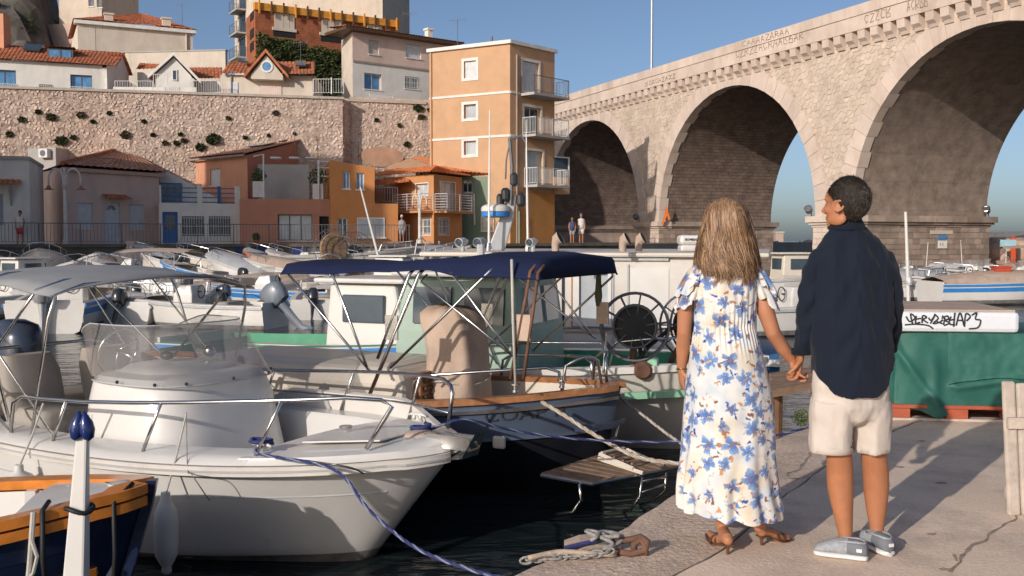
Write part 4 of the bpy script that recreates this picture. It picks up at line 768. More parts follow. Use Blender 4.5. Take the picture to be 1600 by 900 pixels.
# beige house with dark eaves
F = pxface(553, 712, 71.5, 77); FL = pxface(536, 553, 74.5, 71.5); h = H('beige_eaves_house', 'two-storey beige house with deep brown eaves left of the yellow building', F, TZ); ze = zat(F,553,50); zm = zat(F,553,97)
ho = [F.rect(576,63,592,85), F.rect(634,70,658,91), F.rect(569,115,596,140), F.rect(632,120,655,139)]
front(h, F, TZ, ze, 'pl_rose', ho, .25, 0); mb = MB(); wallface(mb, F, 0, F.w, TZ, zm, [x for x in ho[2:]], .1, .02); mb.build('lower_render', 'pl_white2', h, fix=False); mb = MB(); wallface(mb, FL, 0, FL.w, TZ, ze); mb.build('side_wall', 'pl_cream', h, fix=False); mb = MB(); fbox(mb, F, 0, F.w, zm, zm+.14, .003, .09); mb.build('string_course', 'gutter', h)
window(h, F, ho[0], .25, shutter='shutter_beige'); window(h, F, ho[1], .25, shutter='shutter_white'); window(h, F, ho[2], .25, pane='cyan_glass'); window(h, F, ho[3], .25, bars=1)
mb = MB(); e0, e1 = F.pt(-.9,ze+.2,.7), F.pt(F.w+.4,ze+.2,.7); mb.hexa([F.pt(-.85,ze+.02,.65), F.pt(F.w,ze+.02,.65), F.pt(F.w,ze+.02,-2.5), F.pt(-.85,ze+.02,-2.5), e0, e1, F.pt(F.w+.4,ze+.2,-2.5), F.pt(-.9,ze+.2,-2.5)]); mb.build('eaves', 'wood_dark', h)
mb = MB(); tiles(mb, e0+V((0,0,.01)), e1+V((0,0,.01)), F.pt(F.w+.4,ze+.6,-2.5), F.pt(-.9,ze+.6,-2.5), .25, .5); mb.build('roof', 'tile_pale', h); chimney(h, F, 669,676,44,64,'pl_white2',-2.5)
railing(h, [F.pt(F.uv(567,138)[0],TZ+.25,1), F.pt(F.uv(602,138)[0],TZ+.25,1)], .9, .14, 'white_metal', name='terrace_railing')
r1 = thing('terrace_fence', 'white metal fence on the terrace in front of the ivy', 'fence', at(515,146,67.5)); railing(r1, [at(490,147,67.3), at(537,147,67.3)], 1.0, .17, 'white_metal', name='fence_bars'); MB().tube([at(518,147,67.2), at(518,121,67.2)], .05, 6).build('fence_post', 'white_metal', r1)
# added apartment row, unseen beyond the left edge, placed to shade the lower houses
F = Face((-56,19), (-30,27)); h = H('unseen_shade_block', 'tall plastered apartment row added out of view to shade the lower houses', F, WATER)
FB_ = Face((-30,27), (-56,19)); ho = [[u, u+1.1, z, z+1.7] for u in (2,5.5,9,12.5,16,19.5,23) for z in (3,6.2,9.4,12.6,15.6)]
front(h, F, WATER-.5, 18.1, 'pl_cream', ho, .2, 10)
Fr_ = Face((-40,24.3), (-31.6,26.6)); front(h, Fr_, 18.1, 21.4, 'pl_cream', [], .2, 8, 'shade_storey')  # taller step of the added row, raised to keep the orange house shaded
# far breakwater rocks and clubhouse beyond the arches
mat('sea_rock', (.36,.26,.20), .95, var=.3, vs=.6, bump=.6, bs=4); mb = MB()
def boulder(mb, c, r, sd):
    m = MB(); m.ell((0,0,0), (1,1,1), 9, 6)
    for x, y, z in m.v: k = 1+.55*noise.noise(V((x*1.1+sd*7.3, y*1.1, z*1.1)))+.2*noise.noise(V((x*3+sd, y*3, z*3))); mb.v.append((c[0]+x*k*r[0], c[1]+y*k*r[1], c[2]+z*k*r[2]))
    o = len(mb.v)-len(m.v); mb.f.extend([tuple(i+o for i in f) for f in m.f])
mb = MB(); rr = random.Random(11)
for k in range(420):
    x = rr.uniform(1190, 1285); Y = rr.uniform(112, 124); b = 395-(15+10*noise.noise(V((x*.02, 2, 0)))); top = at(x, rr.uniform(b, 398), Y); boulder(mb, (top.x, top.y, top.z-.6), (rr.uniform(.5,1.2), rr.uniform(.5,1.1), rr.uniform(.4,.9)), k)
tag(mb.build('breakwater_rocks', 'sea_rock'), kind='stuff')
tag(mb, None) if 0 else None
F = pxface(1212, 1224, 126, 126); mb = MB(); h = thing('far_hut', 'tiny tan hut on the breakwater seen under the middle arch', 'hut', F.pt(F.w/2, .5)); fbox(mb, F, 0, F.w, -.5, zat(F,1218,364), -1, 0); mb.build('wall', 'pl_pink', h); mb = MB(); fbox(mb, F, -.1, F.w+.1, zat(F,1218,364)+.01, zat(F,1218,363)+.1, -1.1, .1); mb.build('roof', 'pl_cream', h)
F = pxface(1490, 1700, 92, 86); h = thing('white_clubhouse', 'long low white building with red awning right of the viaduct pier', 'building', F.pt(F.w/2, .2)); zt = zat(F,1570,362); ho = [F.rect(1536,378,1562,386)]
front(h, F, WATER, zt, 'pl_white', [], .2, 8); mb = MB(); fbox(mb, F, -.3, F.w+.3, zat(F,1570,372), zat(F,1570,370), .003, .3); mb.build('ledge', 'pl_grey', h); mat('red_awning', (.60,.09,.03), .7, var=.15)
r_ = F.rect(1534,376,1562,384); mb = MB(); mb.hexa([F.pt(r_[0],r_[2],1.4), F.pt(r_[1],r_[2],1.4), F.pt(r_[1],r_[2],.01), F.pt(r_[0],r_[2],.01), F.pt(r_[0],r_[2]+.12,1.4), F.pt(r_[1],r_[2]+.12,1.4), F.pt(r_[1],r_[3],.01), F.pt(r_[0],r_[3],.01)]); mb.build('awning', 'red_awning', h)
tag(MB().prism([(28.7,60.6,-1.6),(90,56,-1.6),(90,112,-1.6),(48,112,-1.6)], (0,0,1.85)).build('shore', 'sea_rock'), kind='structure')
mat('pink_rock', (.55,.38,.30), .95, var=.25, vs=.8, bump=.6, bs=4, dirt=(.1,.07,.06), damt=.7, dscale=1.2)
for k, (x, y, r) in enumerate(((1550,391,1.1),(1578,388,.8),(1592,392,1.3),(1540,398,.7),(1562,399,.8))):
    mb = MB(); p = at(x, y, 62); boulder(mb, p, (r*.8, r*.7, r*.7), k+40); one('shore_boulder', 'pink_rock', ('largest pinkish boulder under the red awning','small pinkish boulder left of the pale blue notice board','pinkish boulder at the right edge below the clubhouse','low pinkish boulder touching the viaduct pier','low pinkish boulder at the foot of the orange post')[k], 'boulder', mb, (p.x,p.y,p.z-r*.6), 'boulders right of the pier', smooth=True)
g = at(1583,400,60); mb = MB(); t = thing('sign_board', 'pale blue notice board on orange post right of the pier', 'sign', (g.x,g.y,WATER)); mb.box(at(1583,391,60), (.28,.1,1.6)); mb.build('post', 'red_awning', t); mb = MB(); mb.box(at(1575,380,59.9), (.95,.05,.42)); mat('sky_paint', (.35,.55,.62), .6); mb.build('board', 'sky_paint', t)
mb = MB(); mb.tube([(g.x,g.y,WATER-.2), (g.x,g.y,at(1583,400,60).z)], .06, 6); mb.build('footing', 'grey_metal', t)
# notice plaques on the near pier's side
FS = Face(BP(-.12,-.12,0).xy, BP(-.12,DEP+.12,0).xy)
for nm, x0, y0, x1, y1, m_, lab in (('stone_plaque',1452,360,1487,366,'ashlar','long pale stone plaque under the cornice of the near pier'), ('notice_plate',1464,368,1478,373,'blue_notice','bright blue strip of the notice on the near pier'), ('notice_plate',1464,376,1478,388,'white_trim','white lower sheet of the notice on the near pier')):
    mat('blue_notice', (.05,.25,.62), .5); r_ = FS.rect(x0,y0,x1,y1); mb = MB(); fbox(mb, FS, *r_, .07, .1); t = one(nm, m_, lab, 'sign', mb, FS.pt((r_[0]+r_[1])/2, r_[2], .08))
    if m_ == 'white_trim': face_text('F X', FS, r_[0]+.12, r_[2]+.15, .14, 'graffiti', t, .102)
# spot lamps on the pier cornices, orange life-jacket
for x, y, Y_, lab in ((1526,343,0,'floodlight on the right corner of the near pier cornice'), (1274,335,1,'floodlight on the left corner of the near pier cornice'), (1007,344,2,'floodlight on the far pier cornice')):
    p = {0: BP(-.25,DEP-.1,ZS+.02), 1: BP(PW+.2,-.2,ZS+.02), 2: BP(23.1,-.2,ZS+.02)}[Y_]; t = thing('floodlight', lab, 'lamp', p, 0, 'floodlights on the viaduct cornices'); mb = MB(); mb.tube([p, p+V((0,0,.2))], .03, 6); mb.build('bracket', 'grey_metal', t); mb = MB(); mb.lathe(p+V((-.12,-.1,.22)), [(.1,0),(.2,.12),(.24,.42),(.2,.44),(.19,.4)], 12, (-.4,-.5,.5)); mb.build('lamp_housing', 'steel' if Y_ == 0 else 'grey_metal', t)
# ------------------------------------------------------------------ boats (local frame: x forward with the bow tip at 0, y to port, z up from the waterline)
mat('gel_white', (.66,.63,.59), .28, var=.05, vs=1.2, bump=.03, bs=12, spec=.5, coat=.25, dirt=(.5,.45,.38), damt=.25, dscale=2.2); mat('gel_cream', (.64,.57,.48), .35, var=.08, vs=1.5, bump=.04, dirt=(.4,.33,.25), damt=.3); mat('gel_grey', (.42,.42,.42), .35, bump=.03)
mat('gel_warm', (.61,.56,.50), .4, var=.08, vs=2, bump=.05, dirt=(.35,.28,.22), damt=.4, dscale=1.7); mat('gel_blue', (.06,.16,.32), .3, var=.1); mat('gel_navy', (.012,.02,.05), .22, var=.3, vs=2, coat=.3, bump=.02); mat('gel_slate', (.07,.09,.13), .28, var=.2, vs=1.5, bump=.04, dirt=(.2,.2,.2), damt=.3); mat('hull_black', (.01,.011,.015), .3, var=.3, bump=.05)
mat('stripe_blue', (.04,.22,.55), .4); mat('stripe_red', (.45,.05,.03), .4); mat('green_deck', (.06,.27,.15), .5, var=.15, vs=3, dirt=(.3,.36,.3), damt=.3); mat('green_pale', (.36,.46,.38), .5, var=.08, dirt=(.3,.28,.2), damt=.3); mat('green_trim', (.28,.52,.34), .45)
mat('varnish', (.30,.13,.055), .35, var=.35, vs=9, coat=.3, bump=.1, bs=30); mat('varnish_orange', (.58,.19,.03), .3, var=.25, vs=7, coat=.4, bump=.08, bs=30); mat('teak', (.23,.15,.10), .7, var=.3, vs=9, bump=.2)
mat('canvas_navy', (.012,.018,.052), .85, var=.15, vs=2, bump=.12, bs=60, spec=.2); mat('canvas_grey', (.27,.27,.275), .85, var=.12, vs=2, bump=.12, bs=60); mat('canvas_beige', (.47,.35,.27), .9, var=.16, vs=3.5, bump=.45, bs=14, dirt=(.34,.25,.19), damt=.4, dscale=3); mat('cushion', (.33,.29,.25), .8, var=.1); mat('ob_black', (.03,.032,.036), .25, coat=.4, bump=0); mat('ob_grey', (.16,.18,.21), .3, coat=.3, bump=0); mat('ob_silver', (.45,.46,.47), .3, metal=.4, bump=0); mat('ob_blue', (.05,.065,.10), .22, coat=.5, bump=0); mat('fender', (.66,.64,.60), .45, bump=.05); mat('screen', (.30,.28,.27), .05, var=.1, bump=0, spec=.9, alpha=.42); mat('net', (.30,.19,.11), .95, var=.4, vs=6, bump=.5); mat('orange_cloth', (.65,.16,.03), .8); mat('rust', (.13,.065,.042), .8, var=.4, vs=8)
mat('antifoul', (.16,.15,.14), .7, var=.4, vs=7, bump=.3, bs=20, dirt=(.30,.28,.22), damt=.6, dscale=4)
def sm(x): x = max(0, min(1, x)); return x*x*(3-2*x)
class Hull:
    def __init__(s, L, B, fs, fb, kd=.35, rake=.7, tr=.85, dbl=False, chine=False, pw=2.3, N=26, sheer_p=1.8, full=.62):
        s.__dict__.update(L=L, B=B, fs=fs, fb=fb, kd=kd, rake=rake, tr=tr, dbl=dbl, chine=chine, pw=pw, N=N, sp=sheer_p, full=full)
    def hb(s, t):
        if s.dbl: return s.B/2*max(0, 1-abs(2*t-1)**s.pw)**.75
        if t < .45: return s.B/2*(s.tr+(1-s.tr)*sm(t/.45))
        return s.B/2*max(0, 1-((t-.45)/.55)**s.pw)**s.full
    def zs(s, t):
        if s.dbl: return s.fs+(s.fb-s.fs)*abs(2*t-1)**1.9
        return s.fs+(s.fb-s.fs)*t**s.sp
    def P(s, t, v, side):
        v_ = v; v = min(v, 1); zs = s.zs(t); z = -s.kd+(zs+s.kd)*v; x = -s.L+s.L*t-s.rake*(1-v)*t**5
        if s.dbl: x += s.rake*.6*(1-v)*(1-t)**5
        if s.chine:
            k = sm((t-.5)/.5); vc = .34+.1*k; yc = .86-.40*k
            f = yc*(v/vc) if v < vc else yc+(1-yc)*((v-vc)/(1-vc))**(.75+.5*k)
        else: e = 2.6-1.3*(abs(2*t-1)**3 if s.dbl else sm((t-.4)/.6)); f = 1-(1-v)**e
        return V((x, side*s.hb(t)*f, z+(v_-v)))
    def S(s, t, side, inset=0., dz=0.):
        h = s.hb(t); p = s.P(t, 1, side); return V((p.x-(inset*.8 if t > .97 else 0)*(1), side*max(0, h-inset), p.z+dz))
    def ts(s, a=0., b=1.): 
        r = [a+(b-a)*math.sin(math.pi/2*k/s.N) for k in range(s.N+1)] if not s.dbl else [a+(b-a)*(.5-.5*math.cos(math.pi*k/s.N)) for k in range(s.N+1)]
        return r
    def skin(s, v0=0., v1=1., nv=9, out=0.):
        mb = MB(); vs = [v0+(v1-v0)*k/nv for k in range(nv+1)]
        if v0 == 0:
            rows = [[s.P(t, v, 1) for v in vs[::-1]]+[s.P(t, v, -1) for v in vs[1:]] for t in s.ts()]
            mb.grid(rows)
            if not s.dbl: mb.poly(rows[0])
        else:
            for sd in (1, -1):
                mb.grid([[s.P(t, v, sd)+V((out if t > .99 else 0, sd*out, 0)) for v in vs] for t in s.ts()])
                if not s.dbl: pass
        return mb
    def rail(s, off, dz, w, h, t0=0., t1=1., sides=(1,-1)):    # rectangular moulding along the sheer
        mb = MB()
        for sd in sides:
            mb.loft([[s.S(t, sd, -off, dz), s.S(t, sd, -off+w, dz), s.S(t, sd, -off+w, dz+h), s.S(t, sd, -off, dz+h)] for t in s.ts(t0, t1)], True, True)
        return mb
    def gunwale(s, w, zf, tf=1.0, t0=0.):
        mb = MB()
        for sd in (1, -1):
            mb.grid([[s.S(t, sd), s.S(t, sd, w, .015), V((s.S(t, sd, w+.05).x, s.S(t, sd, w+.05).y, zf))] for t in s.ts(t0, tf)])
        mb.grid([[V((s.S(t, 1, w+.05).x, s.S(t, 1, w+.05).y, zf)), V((s.S(t, -1, w+.05).x, s.S(t, -1, w+.05).y, zf))] for t in s.ts(t0, tf)])
        return mb
    def deck(s, t0, t1, dz=0., camber=.04, n=6):
        mb = MB()
        mb.grid([[s.S(t, 1, .02, dz).lerp(s.S(t, -1, .02, dz), k/n)+V((0,0,camber*math.sin(math.pi*k/n))) for k in range(n+1)] for t in s.ts(t0, t1)]); return mb
def boat(name, label, x, y, head, z=0., group=None, cat='boat', tilt=0., roll=0.):
    o = thing(name, label, cat, (x, y, WATER+z), 0, group); o.rotation_euler = (roll, tilt, math.radians(head)); return o
def outboard(par, x, y, z, m, sc=1., tilt=0.):
    R = Matrix.Rotation(tilt, 3, 'Y'); c = V((x, y, z)); f = lambda q: c + R@(V(q)*sc)
    mb = MB(); rings = []
    for h, a, b, dx in ((0,.10,.12,0), (.03,.20,.15,-.02), (.18,.26,.17,-.03), (.34,.26,.16,-.03), (.43,.20,.13,-.01), (.47,.08,.06,.0)):
        rings.append([f((dx+a*math.copysign(abs(math.cos(t))**.7, math.cos(t)), b*math.copysign(abs(math.sin(t))**.7, math.sin(t)), h)) for t in [2*math.pi*k/16 for k in range(16)]])
    mb.loft(rings); o = mb.build('outboard_cowling', m, par, smooth=50, local=True)
    mb = MB(); mb.loft([[f((dx+a*math.cos(t), b*math.sin(t), h)) for t in [2*math.pi*k/10 for k in range(10)]] for h, a, b, dx in ((.02,.11,.10,0), (-.25,.09,.06,0), (-.6,.08,.035,0), (-.75,.16,.03,-.02), (-.9,.09,.05,-.03), (-1.05,.12,.012,0))]); mb.build('outboard_leg', m, o, smooth=50, local=True)
    mb = MB(); q = f((-.16,0,-.88))
    for k in range(3):
        a = k*2.094; d = R@V((0, math.cos(a), math.sin(a))); e = R@V((-.04, -math.sin(a), math.cos(a))); mb.add([q, q+d*.06*sc+e*.05*sc, q+d*.17*sc+e*.03*sc, q+d*.17*sc-e*.03*sc, q+d*.06*sc-e*.03*sc], [(0,1,2,3,4)])
    mb.build('propeller', 'steel', o, local=True)
    return o
def cushion(par, c, d, m='cushion', name='seat', rz=0.):
    mb = MB(); x, y, z = V(d)/2; rings = []
    for k, s in ((-1,.86), (-.8,.97), (0,1.02), (.8,.97), (1,.86)): rings.append([V(c)+V((x*s*math.copysign(abs(math.cos(t))**.35, math.cos(t)), y*s*math.copysign(abs(math.sin(t))**.35, math.sin(t)), z*k)) for t in [2*math.pi*j/20 for j in range(20)]])
    mb.loft(rings); return mb.build(name, m, par, smooth=60, local=True)
def fender(name, label, top, tie, r=.11, h=.55, group=None, m='fender', mark=True):
    top = V(top); t = thing(name, label, 'fender', top-V((0,0,h+.05)), 0, group); mb = MB(); b = top-V((0,0,h))
    mb.lathe(b, [(.02,-.05),(.035,-.03),(.03,0),(r*.6,.03),(r*.92,.08),(r,.15),(r,h-.15),(r*.92,h-.08),(r*.6,h-.03),(.035,h),(.03,h+.05)], 18); mb.build('bumper', m, t, smooth=60)
    mb = MB(); mb.tube([top+V((0,0,.03)), top.lerp(V(tie), .5)+V((0,0,-.01)), V(tie)], .008, 6); mb.build('rope', 'rope_white', t); return t
def small_boat(label, x, y, head, L=4.6, B=1.9, col='gel_white', inn='gel_warm', fs=.5, fb=.85, z=0., tilt=0., roll=0., stripe=None, console=True, shield=True, ob='ob_black', obt=-.0, seat=True, cover=None, bimini=None, rail=True, dbl=False, cabin=None, name='motorboat', group='small boats moored across the harbour', arch=False, cat='boat', obs=.9):
    o = boat(name, label, x, y, head, z, group, cat, tilt, roll); H_ = Hull(L, B, fs, fb, .3, .5, .82, dbl, not dbl, N=16); H_.skin().build('hull', col, o, smooth=40, local=True)
    H_.rail(.03, -.09, .05, .07).build('rub_rail', stripe or 'gel_grey', o, local=True)
    H_.skin(.34, .45, 2, .004).build('waterline_band', 'antifoul', o, smooth=True, local=True)
    if stripe: mb = H_.skin(.72, .86, 2, .006); mb.build('stripe', stripe, o, smooth=True, local=True)
    H_.gunwale(.16, .18, .98).build('cockpit', inn, o, smooth=40, local=True); H_.deck(.72, .995, .02).build('foredeck', col, o, smooth=50, local=True)
    mb = MB(); mb.box((-L+.03, 0, fs*.6+.1), (.05, H_.hb(0)*2-.1, fs*.75)); mb.build('transom', col, o, local=True)
    if console: 
        mb = MB(); c = -L*.48; mb.loft([[V((c+dx+a*math.cos(t), b*math.sin(t), h)) for t in [math.pi/4+2*math.pi*k/4 for k in range(4)]] for h, a, b, dx in ((.15,.42,.5,0), (fs+.25,.4,.48,0), (fs+.5,.25,.42,-.05))]); k_ = mb.build('console', col, o, local=True, bevel=.04)
        mb = MB(); w = MB(); q = V((c-.36, 0, fs+.32)); mb.tube([q+V((.0, .17*math.cos(a), .17*math.sin(a))) for a in [2*math.pi*j/14 for j in range(15)]], .014, 5); mb.tube([q, q+V((.12,0,0))], .02, 5); mb.build('steering_wheel', 'black_rubber', k_, local=True)
        if shield: mb = MB(); mb.grid([[V((c+.3*math.cos(a)-.05-k*.08, .5*math.sin(a), fs+.45+k*.32)) for a in [math.radians(-80+20*j) for j in range(9)]] for k in (0, 1)]); mb.build('windscreen', 'screen', k_, smooth=True, local=True)
    if seat: cushion(o, (-L*.72, 0, .4), (.5, B*.55, .35), 'gel_warm', 'seat_box'); cushion(o, (-L*.72, 0, .62), (.46, B*.5, .12), 'cushion', 'seat_cushion')
    if ob: outboard(o, -L-.14, 0, fs+.02, ob, obs, obt)
    if rail:
        mb = MB(); pt = [H_.S(t, 1, .1, .3) for t in (.7,.8,.9,.97)]+[H_.S(t, -1, .1, .3) for t in (.97,.9,.8,.7)]; mb.tube([H_.S(.68,1,.1,.02)]+pt+[H_.S(.68,-1,.1,.02)], .014, 6)
        for t in (.8,.93):
            for sd in (1,-1): mb.tube([H_.S(t,sd,.1,.01), H_.S(t,sd,.1,.3)], .011, 5)
        mb.build('bow_rail', 'steel', o, local=True)
    if cover:
        mb = MB(); mb.grid([[H_.S(t,1,-.01,.0), H_.S(t,1,.25,.12+.14*math.sin(math.pi*t)), H_.S(t,1,H_.hb(t)*.99,.22+.2*math.sin(math.pi*t)), H_.S(t,-1,.25,.12+.14*math.sin(math.pi*t)), H_.S(t,-1,-.01,.0)] for t in H_.ts(.02,.95)]); mb.build('cover', cover, o, smooth=True, local=True)
    if cabin:
        mb = MB(); c = -L*.42; mb.loft([[V((c+dx+a*x_, b*y_, h)) for x_, y_ in ((1,1),(-1,1),(-1,-1),(1,-1))] for h, a, b, dx in ((.2,.75,.62,0), (fs+.95,.55,.55,-.1))]); k_ = mb.build('cabin', cabin, o, local=True, bevel=.05)
        mb = MB(); mb.box((c-.1,0,fs+1.0), (1.5,1.35,.07)); mb.build('cabin_roof', cabin, k_, local=True, bevel=.03)
        for sd in (1,-1):
            mb = MB(); mb.box((c-.05, sd*.585, fs+.6), (.7,.06,.4)); mb.build('side_window', 'glass', k_, local=True, bevel=.02)
        mb = MB(); mb.box((c-.66,0,fs+.6), (.06,.8,.42)); mb.build('rear_window', 'glass', k_, local=True); mb = MB(); mb.box((c+.56,0,fs+.6), (.12,.85,.4)); mb.build('front_window', 'glass', k_, local=True)
    if bimini:
        mb = MB(); mb.grid([[V((-L*.8+L*.5*i/6, B*.42*(1-2*j/6), fs+1.35+.12*math.sin(math.pi*j/6)+.06*math.sin(math.pi*i/6))) for j in range(7)] for i in range(7)]); mb.build('bimini', bimini, o, smooth=True, local=True)
        mb = MB()
        for i in (0, 3, 6):
            for sd in (1,-1): mb.tube([V((-L*.55, sd*B*.45, fs)), V((-L*.8+L*.5*i/6, sd*B*.42, fs+1.33))], .013, 5)
        mb.build('bimini_frame', 'steel', o, local=True)
    if arch: mb = MB(); mb.tube([V((-L*.8, B*.4, fs)), V((-L*.82, B*.36, fs+1.1)), V((-L*.82, 0, fs+1.25)), V((-L*.82, -B*.36, fs+1.1)), V((-L*.8, -B*.4, fs))], .03, 6); mb.build('arch', 'gel_white', o, smooth=True, local=True)
    return o, H_
# ---- the white motorboat in the foreground
def place_bow(px, Yc, head): q = at(px, 375, Yc); return q.x, q.y
def white_motorboat():
    hd = -33; o = boat('white_motorboat', 'large white motorboat with grey bimini and blue bow rope in the foreground', -.42, 6.72, hd); L = 5.1
    Hh = Hull(L, 2.25, .71, .87, .4, 1.05, .9, False, True, 2.5, 34, 2.2, .60); Hh.skin(nv=22).build('hull', 'gel_white', o, smooth=25, local=True)
    rr = Hh.rail(.045, -.07, .06, .065); rb = rr.build('rub_rail', 'gel_warm', o, smooth=40, local=True); Hh.rail(.052, -.045, .012, .014).build('rub_rail_line', 'gel_grey', rb, local=True)
    mb = MB()
    for sd in (1,-1): mb.loft([[Hh.P(t, .79, sd)+V((0,sd*.004,dz)) for dz in (-.006,.006)]+[Hh.P(t, .79, sd)+V((0,sd*-.01,dz)) for dz in (.006,-.006)] for t in Hh.ts(0,.97)], True)
    mb.build('hull_crease', 'gel_grey', o, local=True)
    mb = MB()
    for sd in (1,-1):      # wide side decks, then down into the wells
        mb.grid([[Hh.S(t,sd,-.02,0), Hh.S(t,sd,.02,.035), Hh.S(t,sd,.10,.055), Hh.S(t,sd,.30,.06), Hh.S(t,sd,.33,.03), V((Hh.S(t,sd,.35).x, Hh.S(t,sd,.35).y*(1-.28*sm((t-.5)/.3)), .28))] for t in Hh.ts(0,.80)])
    mb.grid([[V((Hh.S(t,1,.35).x, Hh.S(t,1,.35).y*(1-.28*sm((t-.5)/.3)), .28)), V((Hh.S(t,-1,.35).x, Hh.S(t,-1,.35).y*(1-.28*sm((t-.5)/.3)), .28))] for t in Hh.ts(0,.80)])
    mb.build('side_deck', 'gel_white', o, smooth=40, local=True)
    mb = MB(); mb.grid([[Hh.S(t,1,-.02,0), Hh.S(t,1,.02,.035)]+[Hh.S(t,1,.02,.045).lerp(Hh.S(t,-1,.02,.045), k/8)+V((0,0,.045*math.sin(math.pi*k/8))) for k in range(9)]+[Hh.S(t,-1,.02,.035), Hh.S(t,-1,-.02,0)] for t in Hh.ts(.785,1)]); a = Hh.S(.785,1,.02,.045); b = Hh.S(.785,-1,.02,.045); mb.poly([a, b, V((b.x,b.y*.62,.28)), V((a.x,a.y*.62,.28))])
    fd = mb.build('foredeck', 'gel_white', o, smooth=50, local=True)
    mb = MB(); q = [Hh.S(.83,1,.3,.095), Hh.S(.83,-1,.3,.095), Hh.S(.93,-1,.22,.095), Hh.S(.93,1,.22,.095)]; mb.prism(q, (0,0,.012)); mb.build('deck_hatch', 'gel_white', fd, local=True, bevel=.004); MB().lathe((-.95,.0,.93), [(.05,0),(.05,.01)], 12).build('filler_cap', 'steel', fd, local=True)
    Hh.skin(.30, .385, 3, .004).build('waterline_band', 'antifoul', o, smooth=True, local=True)
    # far bulwark coaming raised toward the bow
    mb = MB(); mb.loft([[Hh.S(t,1,.0,.04), Hh.S(t,1,.05,.04), Hh.S(t,1,.09,.04+.16*sm((t-.40)/.1)*sm((.92-t)/.15)), Hh.S(t,1,.03,.04+.17*sm((t-.40)/.1)*sm((.92-t)/.15))] for t in Hh.ts(.40,.92)], True); mb.build('coaming', 'gel_white', o, smooth=30, local=True)
    # console / cuddy
    prof = [(.25,.70,.72,0), (.60,.68,.70,0), (.82,.64,.68,-.02), (1.02,.60,.66,-.03), (1.16,.57,.62,-.05), (1.22,.52,.58,-.06), (1.24,.35,.42,-.06)]
    sq = lambda t, p: (math.copysign(abs(math.cos(t))**p, math.cos(t)), math.copysign(abs(math.sin(t))**p, math.sin(t)))
    mb = MB(); cx = -2.68; rings = []
    for h, a, b, dx in prof: rings.append([V((cx+dx+a*sq(t,.5)[0]*(1 if math.cos(t) < 0 else .92), b*sq(t,.5)[1]*(1-.12*max(0, math.cos(t))), h)) for t in [2*math.pi*k/44 for k in range(44)]])
    mb.loft(rings); cs = mb.build('console', 'gel_white', o, smooth=40, local=True)
    mb = MB(); rings = []
    for h, a, b, dx in ((1.22,.38,.46,-.12), (1.25,.36,.42,-.12), (1.28,.30,.33,-.16), (1.29,.15,.16,-.2)): rings.append([V((cx+dx+a*sq(t,.6)[0], b*sq(t,.6)[1], h)) for t in [2*math.pi*k/32 for k in range(32)]])
    mb.loft(rings); mb.build('dash_mound', 'gel_white', cs, smooth=45, local=True)
    mb = MB(); W = []; zs_ = (1.18,1.33,1.48,1.63)
    for i, zz in enumerate(zs_): W.append([V((cx-.05-.09*i+(.58-.02*i)*sq(math.radians(a),.62)[0]*(1 if abs(a) < 90 else 1.05), (.64-.025*i)*sq(math.radians(a),.62)[1], zz-(.0 if abs(a) < 100 else .05*(abs(a)-100)/30*i*.6))) for a in range(-130,131,6)])
    mb.grid(W); ws = mb.build('windscreen', 'screen', cs, smooth=True, local=True); mb = MB(); mb.tube(W[-1], .006, 5); mb.tube(W[0], .008, 5); mb.build('screen_trim', 'gel_grey', ws, local=True)
    for a in (-120,-90,-60,-30,0,30,60,90): q = V((cx-.05+.585*sq(math.radians(a),.62)[0], .645*sq(math.radians(a),.62)[1], 1.20)); MB().ell(q, (.014,.014,.014), 8, 5).build('screen_bolt', 'ob_black', cs, local=True)
    for (x_, y_, r_) in ((cx-.72,-.15,.19), (cx-.2,.42,.0)):
        if r_: mb = MB(); q = V((x_, y_, 1.36)); mb.tube([q+V((.25*r_*math.sin(a)*0+.07*math.sin(a), r_*math.cos(a), r_*math.sin(a))) for a in [2*math.pi*j/20 for j in range(21)]], .013, 6); [mb.tube([q, q+V((.07*math.sin(a), r_*math.cos(a), r_*math.sin(a)))], .009, 5) for a in (.5,2.6,4.7)]; mb.tube([q, q+V((.2,0,-.05))], .02, 6); mb.build('steering_wheel', 'steel', cs, smooth=True, local=True)
    MB().ell((cx-.1,.3,1.35), (.05,.05,.05), 12, 8).build('compass', 'steel', cs, smooth=True, local=True); MB().ell((cx-.22,-.05,1.34), (.07,.05,.04), 12, 8).build('radio', 'ob_black', cs, smooth=True, local=True)
    # seats
    for y_ in (-.42,.36):
        cushion(o, (cx-1.25,y_,.62), (.5,.52,.5), 'cushion', 'seat'); mb = MB(); rings = []
        for h, a, b in ((.7,.10,.24), (.9,.12,.27), (1.15,.11,.27), (1.3,.08,.22)): rings.append([V((cx-1.5-(h-.7)*.25+a*sq(t,.6)[0], y_+b*sq(t,.6)[1], h)) for t in [2*math.pi*k/20 for k in range(20)]])
        mb.loft(rings); mb.build('seat_back', 'cushion', o, smooth=55, local=True)
    cushion(o, (-L+.35,0,.7), (.45,1.5,.35), 'cushion', 'stern_bench'); ob = outboard(o, -L-.1, 0, .95, 'ob_blue', 1.25)
    mb = MB(); mb.tube([V((-L+.1,-.85,.9)), V((-L+.1,-.85,1.25)), V((-L+.15,-.6,1.3)), V((-L+.15,.6,1.3)), V((-L+.1,.85,1.25)), V((-L+.1,.85,.9))], .016, 7); mb.build('stern_rail', 'steel', o, smooth=True, local=True)
